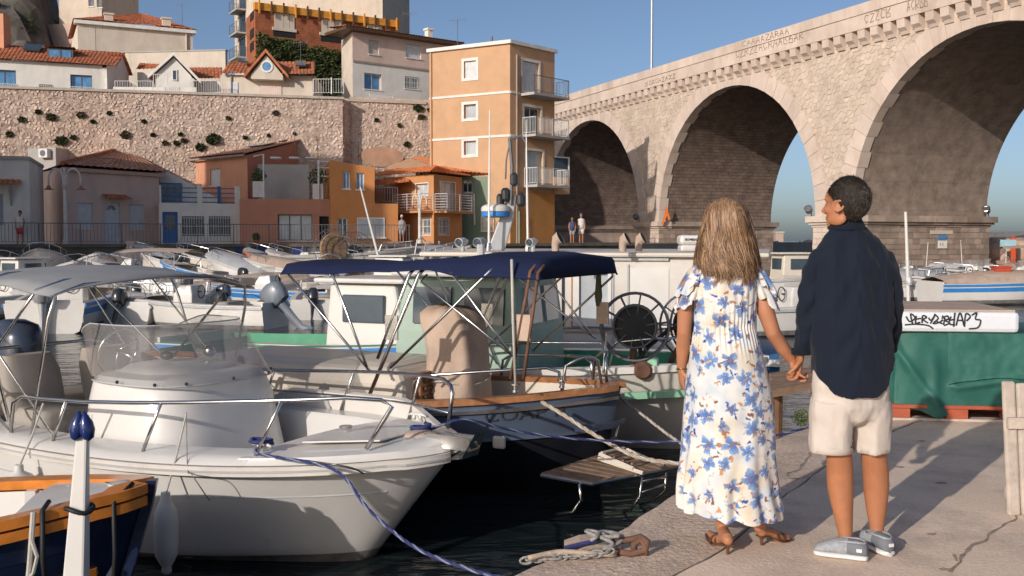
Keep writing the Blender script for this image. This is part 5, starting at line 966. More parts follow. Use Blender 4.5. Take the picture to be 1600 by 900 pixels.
    # bow rails
    for sd in (1,-1):
        up = lambda t, h: Hh.S(t, sd, .08, h); mb = MB(); top = [up(.30,.06), up(.31,.30), up(.34,.36)]+[up(t,.36+.06*sm((t-.35)/.5)) for t in (.4,.5,.6,.7,.8,.86,.91)]+[up(.945,.39)+V((.0,0,0)), up(.955,.34), up(.93,.07)]
        mb.tube(top, .0155, 8)
        for t in (.42,.62,.8): mb.tube([up(t,.05), up(t+.035,.365+.055*sm((t-.35)/.5))], .012, 6)
        mb.build('bow_rail', 'steel', o, smooth=True, local=True)
    if 1:
        mb = MB(); mb.tube([Hh.S(t,1,.08,.18) for t in (.36,.45,.55,.65,.75,.85,.93)], .010, 6); mb.build('mid_rail', 'steel', o, smooth=True, local=True)
    # cleats, roller and anchor
    for t_, sd in ((.80,-1), (.84,1)):
        q = Hh.S(t_, sd, .14, .075); mb = MB(); mb.tube([q+V((-.09,0,.035)), q+V((-.05,0,.045)), q+V((.05,0,.045)), q+V((.09,0,.035))], [.008,.013,.013,.008], 6); mb.tube([q+V((-.03,0,0)), q+V((-.03,0,.04))], .014, 6); mb.tube([q+V((.03,0,0)), q+V((.03,0,.04))], .014, 6); mb.build('cleat', 'gel_white', o, smooth=True, local=True)
    mb = MB(); mb.box((-.02,0,.90), (.42,.12,.02)); mb.box((.02,.055,.94), (.36,.012,.08)); mb.box((.02,-.055,.94), (.36,.012,.08)); mb.lathe((.17,-.05,.93), [(.03,0),(.02,.05),(.03,.1)], 10, (0,1,0)); mb.build('anchor_roller', 'steel', o, local=True)
    mb = MB(); mb.tube([V((-.25,0,.95)), V((.15,0,.95)), V((.22,0,.94))], .014, 6); mb.add([(.16,-.10,.84),(.16,.10,.84),(.25,.06,1.02),(.25,-.06,1.02)], [(0,1,2,3)]); mb.add([(.20,0,.94),(-.02,-.04,.82),(-.18,0,.70),(-.02,.04,.82)], [(0,1,2,3)]); mb.build('anchor', 'steel', o, local=True)
    mb = MB(); mb.ell((-.28,.04,.92), (.16,.13,.05), 14, 8); mb.build('windlass_cover', 'canvas_beige', o, smooth=True, local=True)
    MB().tube([V((-.60,0,.28)), V((-.53,0,.28)), V((-.53,0,.33)), V((-.58,0,.33))], .01, 5).build('eye_bolt', 'steel', o, local=True)
    for x_ in (cx-.35,-4.4): 
        Mx = Matrix(((1,0,0,x_),(0,0,1,-.785 if x_ > -4 else -1.02),(0,1,0,.98 if x_ > -4 else .93),(0,0,0,1)))
    # bimini
    x0, x1 = -2.95, -5.6; mb = MB(); up_, lo_ = [], []
    for i in range(15):
        u = i/14; xx = x0+(x1-x0)*u; zz = 1.93+.08*math.sin(math.pi*min(1,u*1.25))-.03*u; row = []
        for j in range(13):
            w = -1+2*j/12; row.append(V((xx-.12*w*w, .98*w, zz+.07*(1-w*w)-.05*abs(w)**4+.012*math.sin(u*19+w*3))))
        up_.append(row)
    mb.grid(up_); bo = mb.build('bimini_canopy', 'canvas_grey', o, smooth=True, local=True); so = bo.modifiers.new('solid', 'SOLIDIFY'); so.thickness = .012
    for sd in (1,-1):
        for k, (xa, zb, xb) in enumerate(((-3.05,.75,-3.35), (-4.1,.75,-3.6), (-5.4,.75,-3.6), (-3.3,.75,-4.6), (-5.5,.75,-4.4), (-4.4,.75,-3.0))):
            mb = MB(); u = (xa-x0)/(x1-x0); zz = 1.89+.08*math.sin(math.pi*min(1,u*1.25)); mb.tube([V((xb, sd*.98, zb)), V((xa+(xb-xa)*.12, sd*.98, zz-.2)), V((xa, sd*.94, zz-.02)), V((xa, sd*.7, zz+.05)), V((xa,0,zz+.085))], .0125 if k < 4 else .009, 6); mb.build('bimini_hoop', 'steel', bo, smooth=True, local=True)
    for t_, lab in ((.70,'long grey cylinder fender hanging from the bow quarter of the white motorboat'), (.40,'pale fender tucked between the white motorboat and the wooden boat')):
        M_ = o.matrix_world if 0 else Matrix.Translation(o.location)@Matrix.Rotation(math.radians(hd),4,'Z'); tie = M_@(Hh.S(t_,-1,.07,.33)); side = M_@(Hh.P(t_,.80,-1)+V((0,-.17,0))); fender('fender', lab, (side.x, side.y, WATER+(.55 if t_ > .5 else .58)), tie, .08 if t_ > .5 else .15, .46 if t_ > .5 else .42, 'fenders of the white motorboat')
    return o, Hh
WB, WH = white_motorboat(); WM = Matrix.Translation(WB.location)@Matrix.Rotation(math.radians(-33),4,'Z')
def wm(o): return Matrix.Translation(o.location)@o.rotation_euler.to_matrix().to_4x4()
# ---- wooden double-ender at the lower left, with its mooring post
o = boat('wooden_rowing_boat', 'navy wooden rowing boat with varnished orange gunwales at the lower left', -2.12, 5.72, 8, 0, None)
Hp = Hull(4.4, 1.55, .70, .86, .3, .35, .8, True, False, 2.2, 30); Hp.skin(.0, .80, 10).build('hull', 'gel_navy', o, smooth=True, local=True); Hp.skin(.80, 1.0, 2, .004).build('top_strake', 'gel_navy', o, smooth=True, local=True)
for off, dz, m_ in ((.05,-.005,'varnish_orange'), (.045,-.075,'varnish_orange'), (.04,-.36,'varnish_orange'), (.035,-.43,'varnish_orange')):
    mb = MB()
    for sd in (1,-1):
        if dz > -.1: mb = Hp.rail(off, dz, .13 if dz > -.05 else .05, .055, .004, .996)
        else: mb.loft([[Hp.P(t, .62 if dz > -.4 else .555, sd)+V((0,sd*q[0],q[1])) for q in ((-.01,0),(.04,0),(.04,.045),(-.01,.045))] for t in Hp.ts(.02,.97)], True)
    mb.build('gunwale' if dz > -.1 else 'rubbing_strake', m_, o, smooth=35, local=True)
mb = MB()
for sd in (1,-1): mb.grid([[Hp.S(t,sd,.10,-.01), V((Hp.S(t,sd,.13).x, Hp.S(t,sd,.13).y, .45)), V((Hp.S(t,sd,.13).x, Hp.S(t,sd,.30).y, .12))] for t in Hp.ts(.04,.96)])
mb.grid([[V((Hp.S(t,1,.13).x, Hp.S(t,1,.30).y, .12)), V((Hp.S(t,-1,.13).x, Hp.S(t,-1,.30).y, .12))] for t in Hp.ts(.04,.96)]); mb.build('inner_planking', 'gel_white', o, smooth=True, local=True)
for k in range(9):
    for sd in (1,-1):
        t = .3+.075*k; mb = MB(); mb.loft([[q+V((d,0,0)) for d in (-.03,.03)]+[q+V((d,-sd*.05,0)) for d in (.03,-.03)] for q in (Hp.S(t,sd,.10,0), V((Hp.S(t,sd,.13).x, Hp.S(t,sd,.135).y, .45)), V((Hp.S(t,sd,.13).x, Hp.S(t,sd,.29).y, .14)))], True); mb.build('rib', 'gel_white', o, local=True)
for x_, y_ in ((-1.15,.3), (-2.2,.3), (-3.3,.3)): mb = MB(); w = Hp.hb((4.4+x_)/4.4)-.12; mb.box((x_,0,.42), (.24,2*w,.035)); mb.build('thwart', 'varnish', o, local=True, bevel=.008)
mb = MB(); mb.grid([[Hp.S(t,1,.06,.03), Hp.S(t,1,Hp.hb(t),.06), Hp.S(t,-1,.06,.03)] for t in Hp.ts(.86,.99)]); mb.build('foredeck', 'gel_white', o, smooth=True, local=True)
mb = MB(); mb.loft([[q+V((0,d,0)) for d in (-.03,.03)]+[q+V((.06,d,0)) for d in (.03,-.03)] for q in [Hp.P(1,v,1) for v in (0,.3,.6,.9,1.05)]], True); mb.build('stem_post', 'gel_navy', o, local=True)
for sd in (1, -1):
    mb = MB(); q = Hp.S(.55,sd,.03,.05); mb.tube([q, q+V((0,0,.12))], .012, 6); mb.build('oarlock', 'steel', o, local=True)
mb = MB()
for q in ([Hp.S(.985,-1,-.02,.07), Hp.S(.97,-1,-.06,.0), Hp.S(.97,-1,-.05,-.3), Hp.S(.96,-1,.05,-.75)], [Hp.S(.9,-1,.05,.08), Hp.S(.9,-1,-.06,.06), Hp.S(.9,-1,-.07,-.2), Hp.S(.9,-1,-.02,-.4)]): mb.tube(q, .014, 6)
mb.build('mooring_line', 'black_rubber', o, smooth=True, local=True)
p0 = gnd(118,905,WATER-.3); b = at(119,905,5.02); tp = at(131,648,5.02); P_ = thing('mooring_post', 'tapered white wooden mooring post with a blue fender cap at the lower left', 'post', (b.x,b.y,WATER-.4)); ax = (tp-b); mb = MB(); rings = []
for k in range(9):
    u = -.35+1.35*k/8; c = b+ax*u; w = .056-.030*max(0,u); rings.append([c+V((w*math.copysign(1,q[0])*1.0, w*.75*q[1], 0)) for q in ((-1,-1),(1,-1),(1,1),(-1,1))])
mb.loft(rings); mb.build('shaft', 'gel_white', P_, bevel=.012)
for sx, m_ in ((-1,'gel_blue2'), (1,'gel_blue2')):
    mat('gel_blue2', (.015,.03,.13), .2, coat=.5, bump=0); mb = MB(); mb.lathe(tp+V((sx*.03,-.025,-.10)), [(.004,-.03),(.027,-.015),(.038,.025),(.034,.065),(.016,.10),(.006,.125)], 14, (sx*-.15,0,1)); mb.build('cap_bulb', m_, P_, smooth=True)
mb = MB(); c = b+ax*.43; mb.tube([c+V((.06*math.cos(a)*1.1,.05*math.sin(a)*1.1,.012*math.sin(2*a))) for a in [2*math.pi*k/16 for k in range(17)]], .013, 6); mb.build('lashing', 'black_rubber', P_, smooth=True)
mb = MB(); q = [at(52,800,5.0), at(50,830,4.99), at(48,860,4.99), at(46,885,5.0), at(44,905,5.0)]; mb.tube(q, .014, 7); mb.tube([at(50,845,4.98), at(58,870,4.98), at(52,895,4.98), at(46,905,5)], .01, 6); one('hanging_rope', 'rope_white', 'white rope looped over the near gunwale of the wooden rowing boat', 'rope', mb, q[0])
# ---- navy boat with navy bimini
hd = -26; o = boat('navy_boat', 'navy double-ended boat with timber rail, dark bimini and boarding platform', .98, 8.92, hd); Hb = Hull(5.9, 2.15, .80, .98, .4, .28, .8, True, False, 2.6, 34)
Hb.skin(0,.72,10).build('hull', 'hull_black', o, smooth=True, local=True); Hb.skin(.72,1.0,4,.003).build('topsides', 'gel_slate', o, smooth=True, local=True); Hb.rail(.045,-.02,.15,.055,.003,.997).build('timber_rail', 'varnish', o, smooth=35, local=True); Hb.rail(.035,-.10,.04,.03,.003,.997).build('metal_strip', 'steel', o, smooth=35, local=True)
mb = MB()
for sd in (1,-1): mb.loft([[Hb.P(t,.72,sd)+V((0,sd*q[0],q[1])) for q in ((-.01,0),(.03,0),(.03,.03),(-.01,.03))] for t in Hb.ts(.02,.985)], True)
mb.build('chine_strip', 'gel_slate', o, local=True)
mb = MB()
for sd in (1,-1): mb.grid([[Hb.S(t,sd,.10,.03), V((Hb.S(t,sd,.13).x, Hb.S(t,sd,.13).y, .52))] for t in Hb.ts(.02,.98)])
mb.grid([[V((Hb.S(t,1,.13).x, Hb.S(t,1,.13).y, .52)), V((Hb.S(t,-1,.13).x, Hb.S(t,-1,.13).y, .52))] for t in Hb.ts(.02,.98)]); mb.build('deck', 'gel_cream', o, smooth=40, local=True)
mb = MB(); mb.loft([[V((x_,y_*s,z_)) for x_, y_ in ((-1.9+d,.62),(-4.6-d,.62),(-4.6-d,-.62),(-1.9+d,-.62))] for z_, s, d in ((.50,1.05,0), (.95,1.05,0), (1.08,.95,-.1), (1.12,.6,-.3))]); cab = mb.build('cabin', 'gel_cream', o, local=True, bevel=.06)
mb = MB(); mb.box((-1.88,-.1,.78), (.05,.62,.52)); dr = mb.build('cabin_door', 'varnish', cab, local=True)
for k in range(5): mb = MB(); mb.box((-1.85,-.1,.62+k*.085), (.02,.5,.06), M=Matrix.Rotation(.5,3,'Y')); mb.build('louvre', 'wood_dark', dr, local=True)
mb = MB(); mb.lathe((-2.0,.35,.98), [(.05,0),(.07,.08),(.05,.12)], 12, (1,0,.2)); mb.build('horn', 'gel_white', cab, local=True)
# canvas covered wheel stand
def canvas_cover(o, cx, cy, rings_def, m, name, amp=.03, sd=0):
    mb = MB(); rings = []
    for h, a, b, dx in rings_def:
        r = []
        for k in range(64):
            t = 2*math.pi*k/64; ca, sa = math.copysign(abs(math.cos(t))**.55, math.cos(t)), math.copysign(abs(math.sin(t))**.55, math.sin(t)); f = 1+amp*2*noise.noise(V((ca*2.2+sd, sa*2.2, h*1.6)))+amp*math.sin(5*t+h*4)*.6; r.append(V((cx+dx+a*ca*f, cy+b*sa*f, h+.03*noise.noise(V((ca*2, sa*2, h))))))
        rings.append(r)
    mb.loft(rings); return mb.build(name, m, o, smooth=True, local=True)
canvas_cover(o, -1.72, .1, [(.50,.27,.34,0),(.75,.26,.33,0),(1.0,.25,.32,0),(1.2,.245,.31,-.01),(1.36,.24,.30,-.03),(1.48,.25,.29,-.06),(1.58,.235,.27,-.09),(1.64,.17,.20,-.10),(1.655,.06,.08,-.10)], 'canvas_beige', 'canvas_cover', .05)
mb = MB(); mb.tube([V((-1.72+.285*math.cos(a), .1+.36*math.sin(a), .93+.02*math.sin(3*a))) for a in [2*math.pi*k/24 for k in range(25)]], .009, 5); mb.build('cover_tie', 'rope_white', o, smooth=True, local=True)
mb = MB(); mb.box((-1.35,-.3,.62), (.5,.5,.22)); mb.build('engine_box', 'gel_cream', o, local=True, bevel=.02); mb = MB(); mb.lathe((-.85,-.35,.54), [(.055,0),(.055,.12),(.05,.13)], 14); mb.build('winch', 'steel', o, local=True)
for t_ in (.93,.87):
    q = Hb.S(t_,-1,.08,.06); mb = MB(); mb.lathe(q, [(.03,0),(.02,.02),(.02,.05),(.045,.06),(.045,.075)], 10); mb.build('bollard', 'steel', o, local=True)
# bimini of the navy boat
MBw = wm(o); MBi = MBw.inverted()
def nearp(px, py, yl=-.93):      # point of the photo's line of sight on the boat's near side plane
    n = MBw.to_3x3()@V((0,1,0)); p0 = MBw@V((0,yl,0)); r = ray(px, py); return MBi@(EYE+r*((p0-EYE).dot(n)/r.dot(n)))
xa_, xb_ = nearp(440,425).x, nearp(838,425).x; zc_ = nearp(700,431).z; xm_ = nearp(700,425).x
rows = []; xs = [xa_+(xb_-xa_)*k/26 for k in range(27)]; mb = MB()
for x_ in xs:
    sag = -.05*math.sin(math.pi*min(1,(x_-xa_)/(xm_-xa_)))+(.03*math.sin(math.pi*(x_-xm_)/(xb_-xm_)) if x_ > xm_ else 0); up = .06*sm((x_-xa_)/(xm_-xa_))
    rows.append([V((x_, .95*w, zc_+.075+up+sag*(1-abs(w)**3)+.045*(1-w*w)-.085*max(0,abs(w)-.90)/.10*(1+.7*sm((x_-xm_)/.5+.5))+.006*math.sin(x_*9+w*4))) for w in [-1,-.98,-.95,-.90,-.7,-.4,0,.4,.7,.90,.95,.98,1]])
e_ = rows[-1]; mb.grid(rows+[[p+V((.03,0,-.03)) for p in e_], [V((p.x+.035,p.y,zc_-.02)) for p in e_]]); bc = mb.build('bimini_canopy', 'canvas_navy', o, smooth=True, local=True); so = bc.modifiers.new('solid', 'SOLIDIFY'); so.thickness = .008
for k, (x0, y0, x1, y1, r_, m_) in enumerate(((655,428,568,640,.019,'steel'), (640,428,590,560,.017,'steel'), (450,428,580,582,.012,'steel'), (520,430,576,580,.012,'steel'), (765,424,610,575,.013,'steel'), (705,426,800,556,.010,'steel'), (657,440,806,560,.010,'steel'), (957,432,832,548,.012,'steel'), (829,424,798,592,.016,'rust'), (841,426,818,592,.016,'rust'))):
    for sd in ((1,) if k == 7 else (-1,) if k > 7 else (1,-1)):
        p, q = (nearp(x0,y0,.93), nearp(x1,y1,.93)) if k == 7 else (nearp(x0,y0), nearp(x1,y1)); p.y = q.y = sd*.93; mb = MB(); mb.tube([q, q.lerp(p,.5), p, p+V((.02,-sd*.08,.06))], r_, 7); mb.build('bimini_pole', m_, bc, smooth=True, local=True)
for sd in (1,-1):
    for px, m_ in ((612,'steel'), (818,'canvas_beige')): q = nearp(px,512); mb = MB(); mb.box((q.x,sd*.93,q.z), (.13,.02,.22)); mb.build('pole_plate', m_, bc, local=True)
p, q = nearp(802,405), nearp(808,600); mb = MB(); mb.tube([p+V((0,-.03,0)), p.lerp(q,.5)+V((0,-.04,0)), q+V((0,-.03,0))], .013, 6); mb.build('support_rope', 'rope_white', bc, smooth=True, local=True)
p = nearp(935,432,.93); mat('olive', (.12,.115,.06), .9); mb = MB(); mb.loft([[p+V((a,-.02,z)) for a in (-.02*w,.02*w)]+[p+V((a,.03,z)) for a in (.02*w,-.02*w)] for z, w in ((.05,.6),(-.05,1),(-.2,1.6),(-.3,.8))]); fl = mb.build('furled_flag', 'olive', bc, local=True)
# pulpit rails at the end
for hh, ta, tb in ((.25,.72,.93), (.30,.93,.985)):
    for sd in (1,-1):
        mb = MB(); mb.tube([Hb.S(ta,sd,.09,.03), Hb.S(ta+.004,sd,.09,hh-.05), Hb.S(ta+.02,sd,.09,hh), Hb.S((ta+tb)/2,sd,.09,hh+.01), Hb.S(tb-.02,sd,.09,hh), Hb.S(tb-.004,sd,.09,hh-.05), Hb.S(tb,sd,.09,.03)], .015, 7); mb.build('stern_rail', 'steel', o, smooth=True, local=True)
MBw = wm(o)
# name lettering on the quarter
pA = MBw@Hb.P(.845,.88,-1); pB = MBw@Hb.P(.935,.88,-1); Fn = Face(pA.xy, pB.xy); face_text('COAP II', Fn, 0, pA.z-.02, .085, 'graffiti', o, .05, Fn.w, 'name_lettering') if 0 else None
R_ = Fn; tx, w_ = text_mesh('COAP II', .14, 'graffiti', 'name_lettering', Matrix.Identity(4), .002)
for v in tx.data.vertices:      # wrap the letters round the hull
    u = v.co.x/w_; t = .835+.105*u; q = Hb.P(t, .86+v.co.y*.85, -1); v.co = q+V((0,-.012-v.co.z,0))
tx.parent = o; tx['kind'] = 'stuff'
mb = MB(); q = Hb.P(.86,.74,-1); mb.box(q+V((0,-.06,-.03)), (.12,.05,.11)); mb.build('transducer_cover', 'gel_cream', o, local=True, bevel=.02)
mb = MB(); q = Hb.P(.63,.60,-1); mb.lathe(q+V((0,-.0,0)), [(.05,0),(.05,.03),(.03,.035)], 12, (0,-1,0)); mb.build('through_hull', 'rust', o, local=True)
# boarding platform on stainless struts
pl = MB(); X0, X1, Y0, Y1, Z0 = -.95, .62, -1.55, -.72, .33
Pp = boat('boarding_platform', 'slatted wooden boarding platform with steel struts beside the navy boat', *(MBw@V((-.2,-1.1,0))).xy, hd, 0, None, 'platform'); Pm = wm(Pp).inverted()
def pw(px, py, Y): return Pm@at(px, py, Y)
A_, B_, C_, D_ = pw(845,743,8.0), pw(925,757,7.9), pw(1058,730,8.35), pw(955,708,8.9)
for k in range(9):
    u0, u1 = k/9+.008, (k+1)/9-.008; mb = MB(); q = [A_.lerp(D_,u0), B_.lerp(C_,u0), B_.lerp(C_,u1), A_.lerp(D_,u1)]; mb.prism(q, (0,0,.022)); mb.build('slat', 'teak', Pp, local=True)
mb = MB(); mb.tube([A_,B_,C_,D_,A_], .014, 6); mb.build('frame', 'steel', Pp, local=True)
for q in ([(905,757,7.9),(908,780,7.9),(895,800,7.95),(870,803,8.0)], [(1003,745,8.15),(1000,775,8.15),(985,797,8.2),(975,800,8.3)], [(1040,738,8.3),(1040,765,8.3),(1020,782,8.4),(1000,790,8.5)], [(1000,770,8.15),(1040,757,8.3)], [(1003,752,8.15),(1040,745,8.3)]): mb = MB(); mb.tube([pw(*c) for c in q], .013, 6); mb.build('strut', 'steel', Pp, smooth=True, local=True)
for q in ([(935,722,8.4),(1005,745,8.1)], [(937,715,8.45),(990,738,8.15)], [(980,708,8.7),(1035,733,8.3)], [(940,714,8.5),(975,706,8.8)]): mb = MB(); mb.tube([pw(*c)+V((0,0,.03)) for c in q], .018, 6); mb.build('ladder_bar', 'gel_cream', Pp, local=True)
for i_ in range(4): mb = MB(); a_ = pw(945+i_*14,716+i_*5,8.45-i_*.07); b_ = pw(978+i_*14,708+i_*5,8.75-i_*.1); mb.tube([a_+V((0,0,.035)), b_+V((0,0,.035))], .012, 5); mb.build('ladder_rung', 'teak', Pp, local=True)
mb = MB(); q = [MBw.inverted()@at(*c) for c in ((905,668,8.45),(935,666,8.5),(965,662,8.7),(977,657,8.8))]; mb.loft([[p+V((0,0,d)) for d in (-.02,.025)]+[p+V((0,-.10,d)) for d in (.025,-.02)] for p in q], True); mb.build('stern_step', 'gel_slate', o, local=True); mb = MB(); mb.tube([MBw.inverted()@at(*c) for c in ((966,665,8.7),(962,682,8.65),(948,692,8.6))], .01, 5); mb.build('step_strut', 'steel', o, local=True)
# ---- green and white fishing boat with wheelhouse and net hauler
hd = -22; o = boat('green_fishing_boat', 'white and green fishing boat with pale wheelhouse and net hauler', 2.75, 10.75, hd); Hc = Hull(7.6, 2.5, .76, 1.0, .4, .5, .85, False, False, 2.2, 30, 2.0)
Hc.skin().build('hull', 'gel_warm', o, smooth=40, local=True); Hc.rail(.05,-.30,.07,.07).build('green_stripe', 'green_trim', o, smooth=35, local=True); Hc.rail(.04,-.03,.20,.07).build('gunwale', 'gel_white', o, smooth=35, local=True)
mb = MB()
kk = lambda t: 1-.35*sm((t-.45)/.5)
for sd in (1,-1): mb.grid([[Hc.S(t,sd,.16,.03), V((Hc.S(t,sd,.2).x, Hc.S(t,sd,.2).y*kk(t), .42))] for t in Hc.ts(.01,.93)])
mb.grid([[V((Hc.S(t,1,.2).x, Hc.S(t,1,.2).y*kk(t), .42)), V((Hc.S(t,-1,.2).x, Hc.S(t,-1,.2).y*kk(t), .42))] for t in Hc.ts(.01,.93)]); mb.poly([V((-7.55,1.0,.35)), V((-7.55,-1.0,.35)), V((-7.55,-1.0,.9)), V((-7.55,1.0,.9))]); mb.build('inner_deck', 'green_deck', o, smooth=30, local=True)
for x_, y_, w_, d_ in ((-1.9,.2,.9,.5), (-1.3,.35,.6,.4), (-1.6,-.4,.8,.35)): mb = MB(); mb.box((x_,y_,.55), (w_,d_,.36)); mb.build('fish_box', 'green_trim' if y_ > 0 else 'green_deck', o, local=True, bevel=.02)
X = -3.35; mb = MB(); mb.loft([[V((X+x_*a,y_*b,z_)) for x_, y_ in ((1,1),(-1,1),(-1,-1),(1,-1))] for z_, a, b in ((.35,.80,.78),(1.25,.78,.76),(1.88,.70,.70))]); wh = mb.build('wheelhouse', 'green_pale', o, local=True, bevel=.04)
mb = MB(); mb.loft([[V((X+.05+x_*a,y_*b,z_)) for x_, y_ in ((1,1),(-1,1),(-1,-1),(1,-1))] for z_, a, b in ((1.88,.84,.82),(1.93,.86,.84),(2.0,.6,.6))]); mb.build('wheelhouse_roof', 'gel_white', wh, local=True, bevel=.02)
for x_, y_, w_ in ((X+.76,.28,.5),(X+.76,-.28,.5)): mb = MB(); mb.box((x_,y_,1.55), (.05,.42,.42), M=Matrix.Rotation(-.11,3,'Y')); mb.build('front_window', 'glass_pale', wh, local=True)
for x_ in (X+.35,X-.3):
    for sd in (1,-1): mb = MB(); mb.box((x_,sd*.745,1.55), (.48,.05,.42), M=Matrix.Rotation(sd*.09,3,'X')); mb.build('side_window', 'glass', wh, local=True)
mb = MB(); mb.box((X-.80,0,1.0), (.06,.55,1.2)); mb.build('wheelhouse_door', 'dark', wh, local=True)
mb = MB(); mb.tube([V((X+.2,-.5,2.0)), V((X+.2,-.5,2.25))], .05, 8); mb.build('roof_vent', 'gel_grey', wh, local=True)
for t0, t1 in ((.60,.80), (.80,.93)):
    for sd in (1,-1): mb = MB(); mb.tube([Hc.S(t0,sd,.1,.02), Hc.S(t0+.01,sd,.1,.30), Hc.S((t0+t1)/2,sd,.1,.32), Hc.S(t1-.01,sd,.1,.30), Hc.S(t1,sd,.1,.02)], .014, 6); mb.build('side_rail', 'steel', o, smooth=True, local=True)
def hauler(par, c, R_, ax, nm='net_hauler_wheel', disc='black_rubber', hoop=True, disc_r=.62):
    c = V(c); ax = V(ax).normalized(); u = ax.orthogonal().normalized(); w = ax.cross(u); mb = MB()
    ring = lambda r, d: [c+ax*d+(u*math.cos(a)+w*math.sin(a))*r for a in [2*math.pi*k/32 for k in range(33)]]
    mb.tube(ring(R_,.16*R_*2), .014, 6); mb.tube(ring(R_*.98,-.16*R_*2), .014, 6); mb.tube(ring(R_*.62,.1), .011, 6)
    for k in range(10):
        a = 2*math.pi*k/10; d = u*math.cos(a)+w*math.sin(a); mb.tube([c+ax*.05, c+ax*.32*R_+d*R_], .009, 5); mb.tube([c-ax*.05, c-ax*.32*R_+d*R_*.98], .009, 5)
    wo = mb.build(nm, 'grey_metal', par, smooth=True, local=True); mb = MB(); mb.lathe(c-ax*.06, [(.05,-.03),(R_*disc_r,0),(R_*disc_r*1.02,.06),(R_*disc_r,.12),(.05,.15)], 28, ax); mb.build('hauler_drum', disc, wo, smooth=40, local=True); return wo
Ci = wm(o).inverted(); c = Ci@at(992,510,10.6); hauler(o, c, .36, (.25,-1,.05), disc_r=.66); c2 = Ci@at(1082,508,11.2); hauler(o, c2, .36, (.7,-.7,.1)); mb = MB(); mb.tube([c, Ci@at(990,560,10.6), Ci@at(986,605,10.6)], .035, 8); mb.tube([c+V((0,.1,0)), Ci@at(1002,560,10.9), Ci@at(1012,600,11)], .025, 8); mb.tube([c2, Ci@at(1050,560,10.9), Ci@at(1040,590,10.9)], .03, 8); mb.build('hauler_stand', 'rust', o, smooth=True, local=True)
mb = MB(); mb.tube([Ci@at(985,605,10.55), Ci@at(990,575,10.6), Ci@at(1010,545,10.6), Ci@at(1045,515,10.6), Ci@at(1075,505,10.9)], .022, 7); mb.build('hauler_arm', 'black_rubber', o, smooth=True, local=True); mb = MB(); c = Ci@at(1003,577,10.5); mb.lathe(c, [(.08,0),(.10,.03),(.10,.12),(.07,.15)], 12, (.4,-1,0)); mb.build('hauler_motor', 'rust', o, local=True); mb = MB(); c = Ci@at(1020,572,10.5); mb.box(c, (.12,.1,.2)); mb.build('hydraulic_box', 'green_trim', o, local=True, bevel=.02)
mb = MB(); mb.tube([Ci@at(1063,500,10.3), Ci@at(1062,540,10.3), Ci@at(1061,572,10.3), Ci@at(1059,590,10.3)], .01, 5) if 0 else mb.tube([Ci@at(948,520,10.2), Ci@at(945,555,10.2), Ci@at(942,585,10.2)], .012, 5); mb.build('hanging_line', 'rope_white', o, local=True)
# wooden stern platform seen between the two people
mb = MB(); b = at(1238,600,9.6); t = thing('landing_stage', 'weathered timber landing stage in the gap between the couple', 'platform', (b.x,b.y,WATER))
for k in range(5): mb = MB(); a0 = at(1205,612-k*6,9.4+k*.25); a1 = at(1285,596-k*5,9.6+k*.25); mb.loft([[p+V((0,-.05,d)) for d in (-.05,.02)]+[p+V((0,.10,d)) for d in (.02,-.05)] for p in (a0,a1)], True); mb.build('plank', 'teak', t)
for x_ in (1215,1275): q = at(x_,612,9.6); mb = MB(); mb.tube([q, V((q.x,q.y,WATER-.3))], .05, 8); mb.build('pile', 'wood_dark', t)
# ---- large white cabin boat
Fd = pxface(640, 1180, 15.2, 13.9); ctr = Fd.pt(Fd.w/2, WATER); o = thing('cabin_cruiser', 'large white cabin boat with flat roof, radar mast and blue hull behind the couple', 'boat', ctr)
zr = at(900,402,14.4).z; zb = at(900,556,14.4).z; u0 = Fd.uv(780,450)[0]
r1 = Fd.rect(905,428,950,500); r2 = Fd.rect(1000,432,1060,500); mb = MB(); hd_ = [r1]; wallface(mb, Fd, u0, Fd.w, zb, zr, [r1], .04); mb.poly([Fd.pt(u0,zb), Fd.pt(u0,zr), Fd.pt(u0,zr,-2.4), Fd.pt(u0,zb,-2.4)]); mb.poly([Fd.pt(Fd.w,zb), Fd.pt(Fd.w,zr), Fd.pt(Fd.w,zr,-2.4), Fd.pt(Fd.w,zb,-2.4)]); mb.poly([Fd.pt(u0,zb,-2.4), Fd.pt(u0,zr,-2.4), Fd.pt(Fd.w,zr,-2.4), Fd.pt(Fd.w,zb,-2.4)]); cab = mb.build('cabin', 'gel_warm', o, fix=False)
window(cab, Fd, r1, .04, 'gel_white', 'glass_pale', 0, sill=False) if 0 else None
mb = MB(); fbox(mb, Fd, r1[0], r1[1], r1[2], r1[3], -.05, -.03); mb.build('cabin_window', 'glass_pale', cab); mb = MB(); t = .05
for q in ((r1[0]-.09,r1[0],r1[2]-.09,r1[3]+.09), (r1[1],r1[1]+.05,r1[2]-.09,r1[3]+.09), (r1[0],r1[1],r1[3],r1[3]+.09), (r1[0],r1[1],r1[2]-.09,r1[2])): fbox(mb, Fd, *q, .0, .025)
mb.build('window_frame', 'gel_white', cab)
for x0, x1, m_ in ((893,900,'varnish'), (878,882,'ob_black'), (980,983,'gel_grey'), (956,959,'gel_grey')): q = Fd.rect(x0,420,x1,512); mb = MB(); fbox(mb, Fd, q[0], q[1], zb+.4 if m_ != 'gel_grey' else zb+.2, zr-.1, .003, .02); mb.build('door_strip', m_, cab)
q = Fd.rect(880,512,1060,520); mb = MB(); fbox(mb, Fd, q[0], q[1], q[2], q[3], .003, .04); mb.build('trim_rail', 'canvas_beige', cab); q = Fd.rect(905,402,1045,407); mb = MB(); fbox(mb, Fd, q[0], q[1], q[2], q[3], .003, .05); mb.build('grab_rail', 'gel_grey', cab)
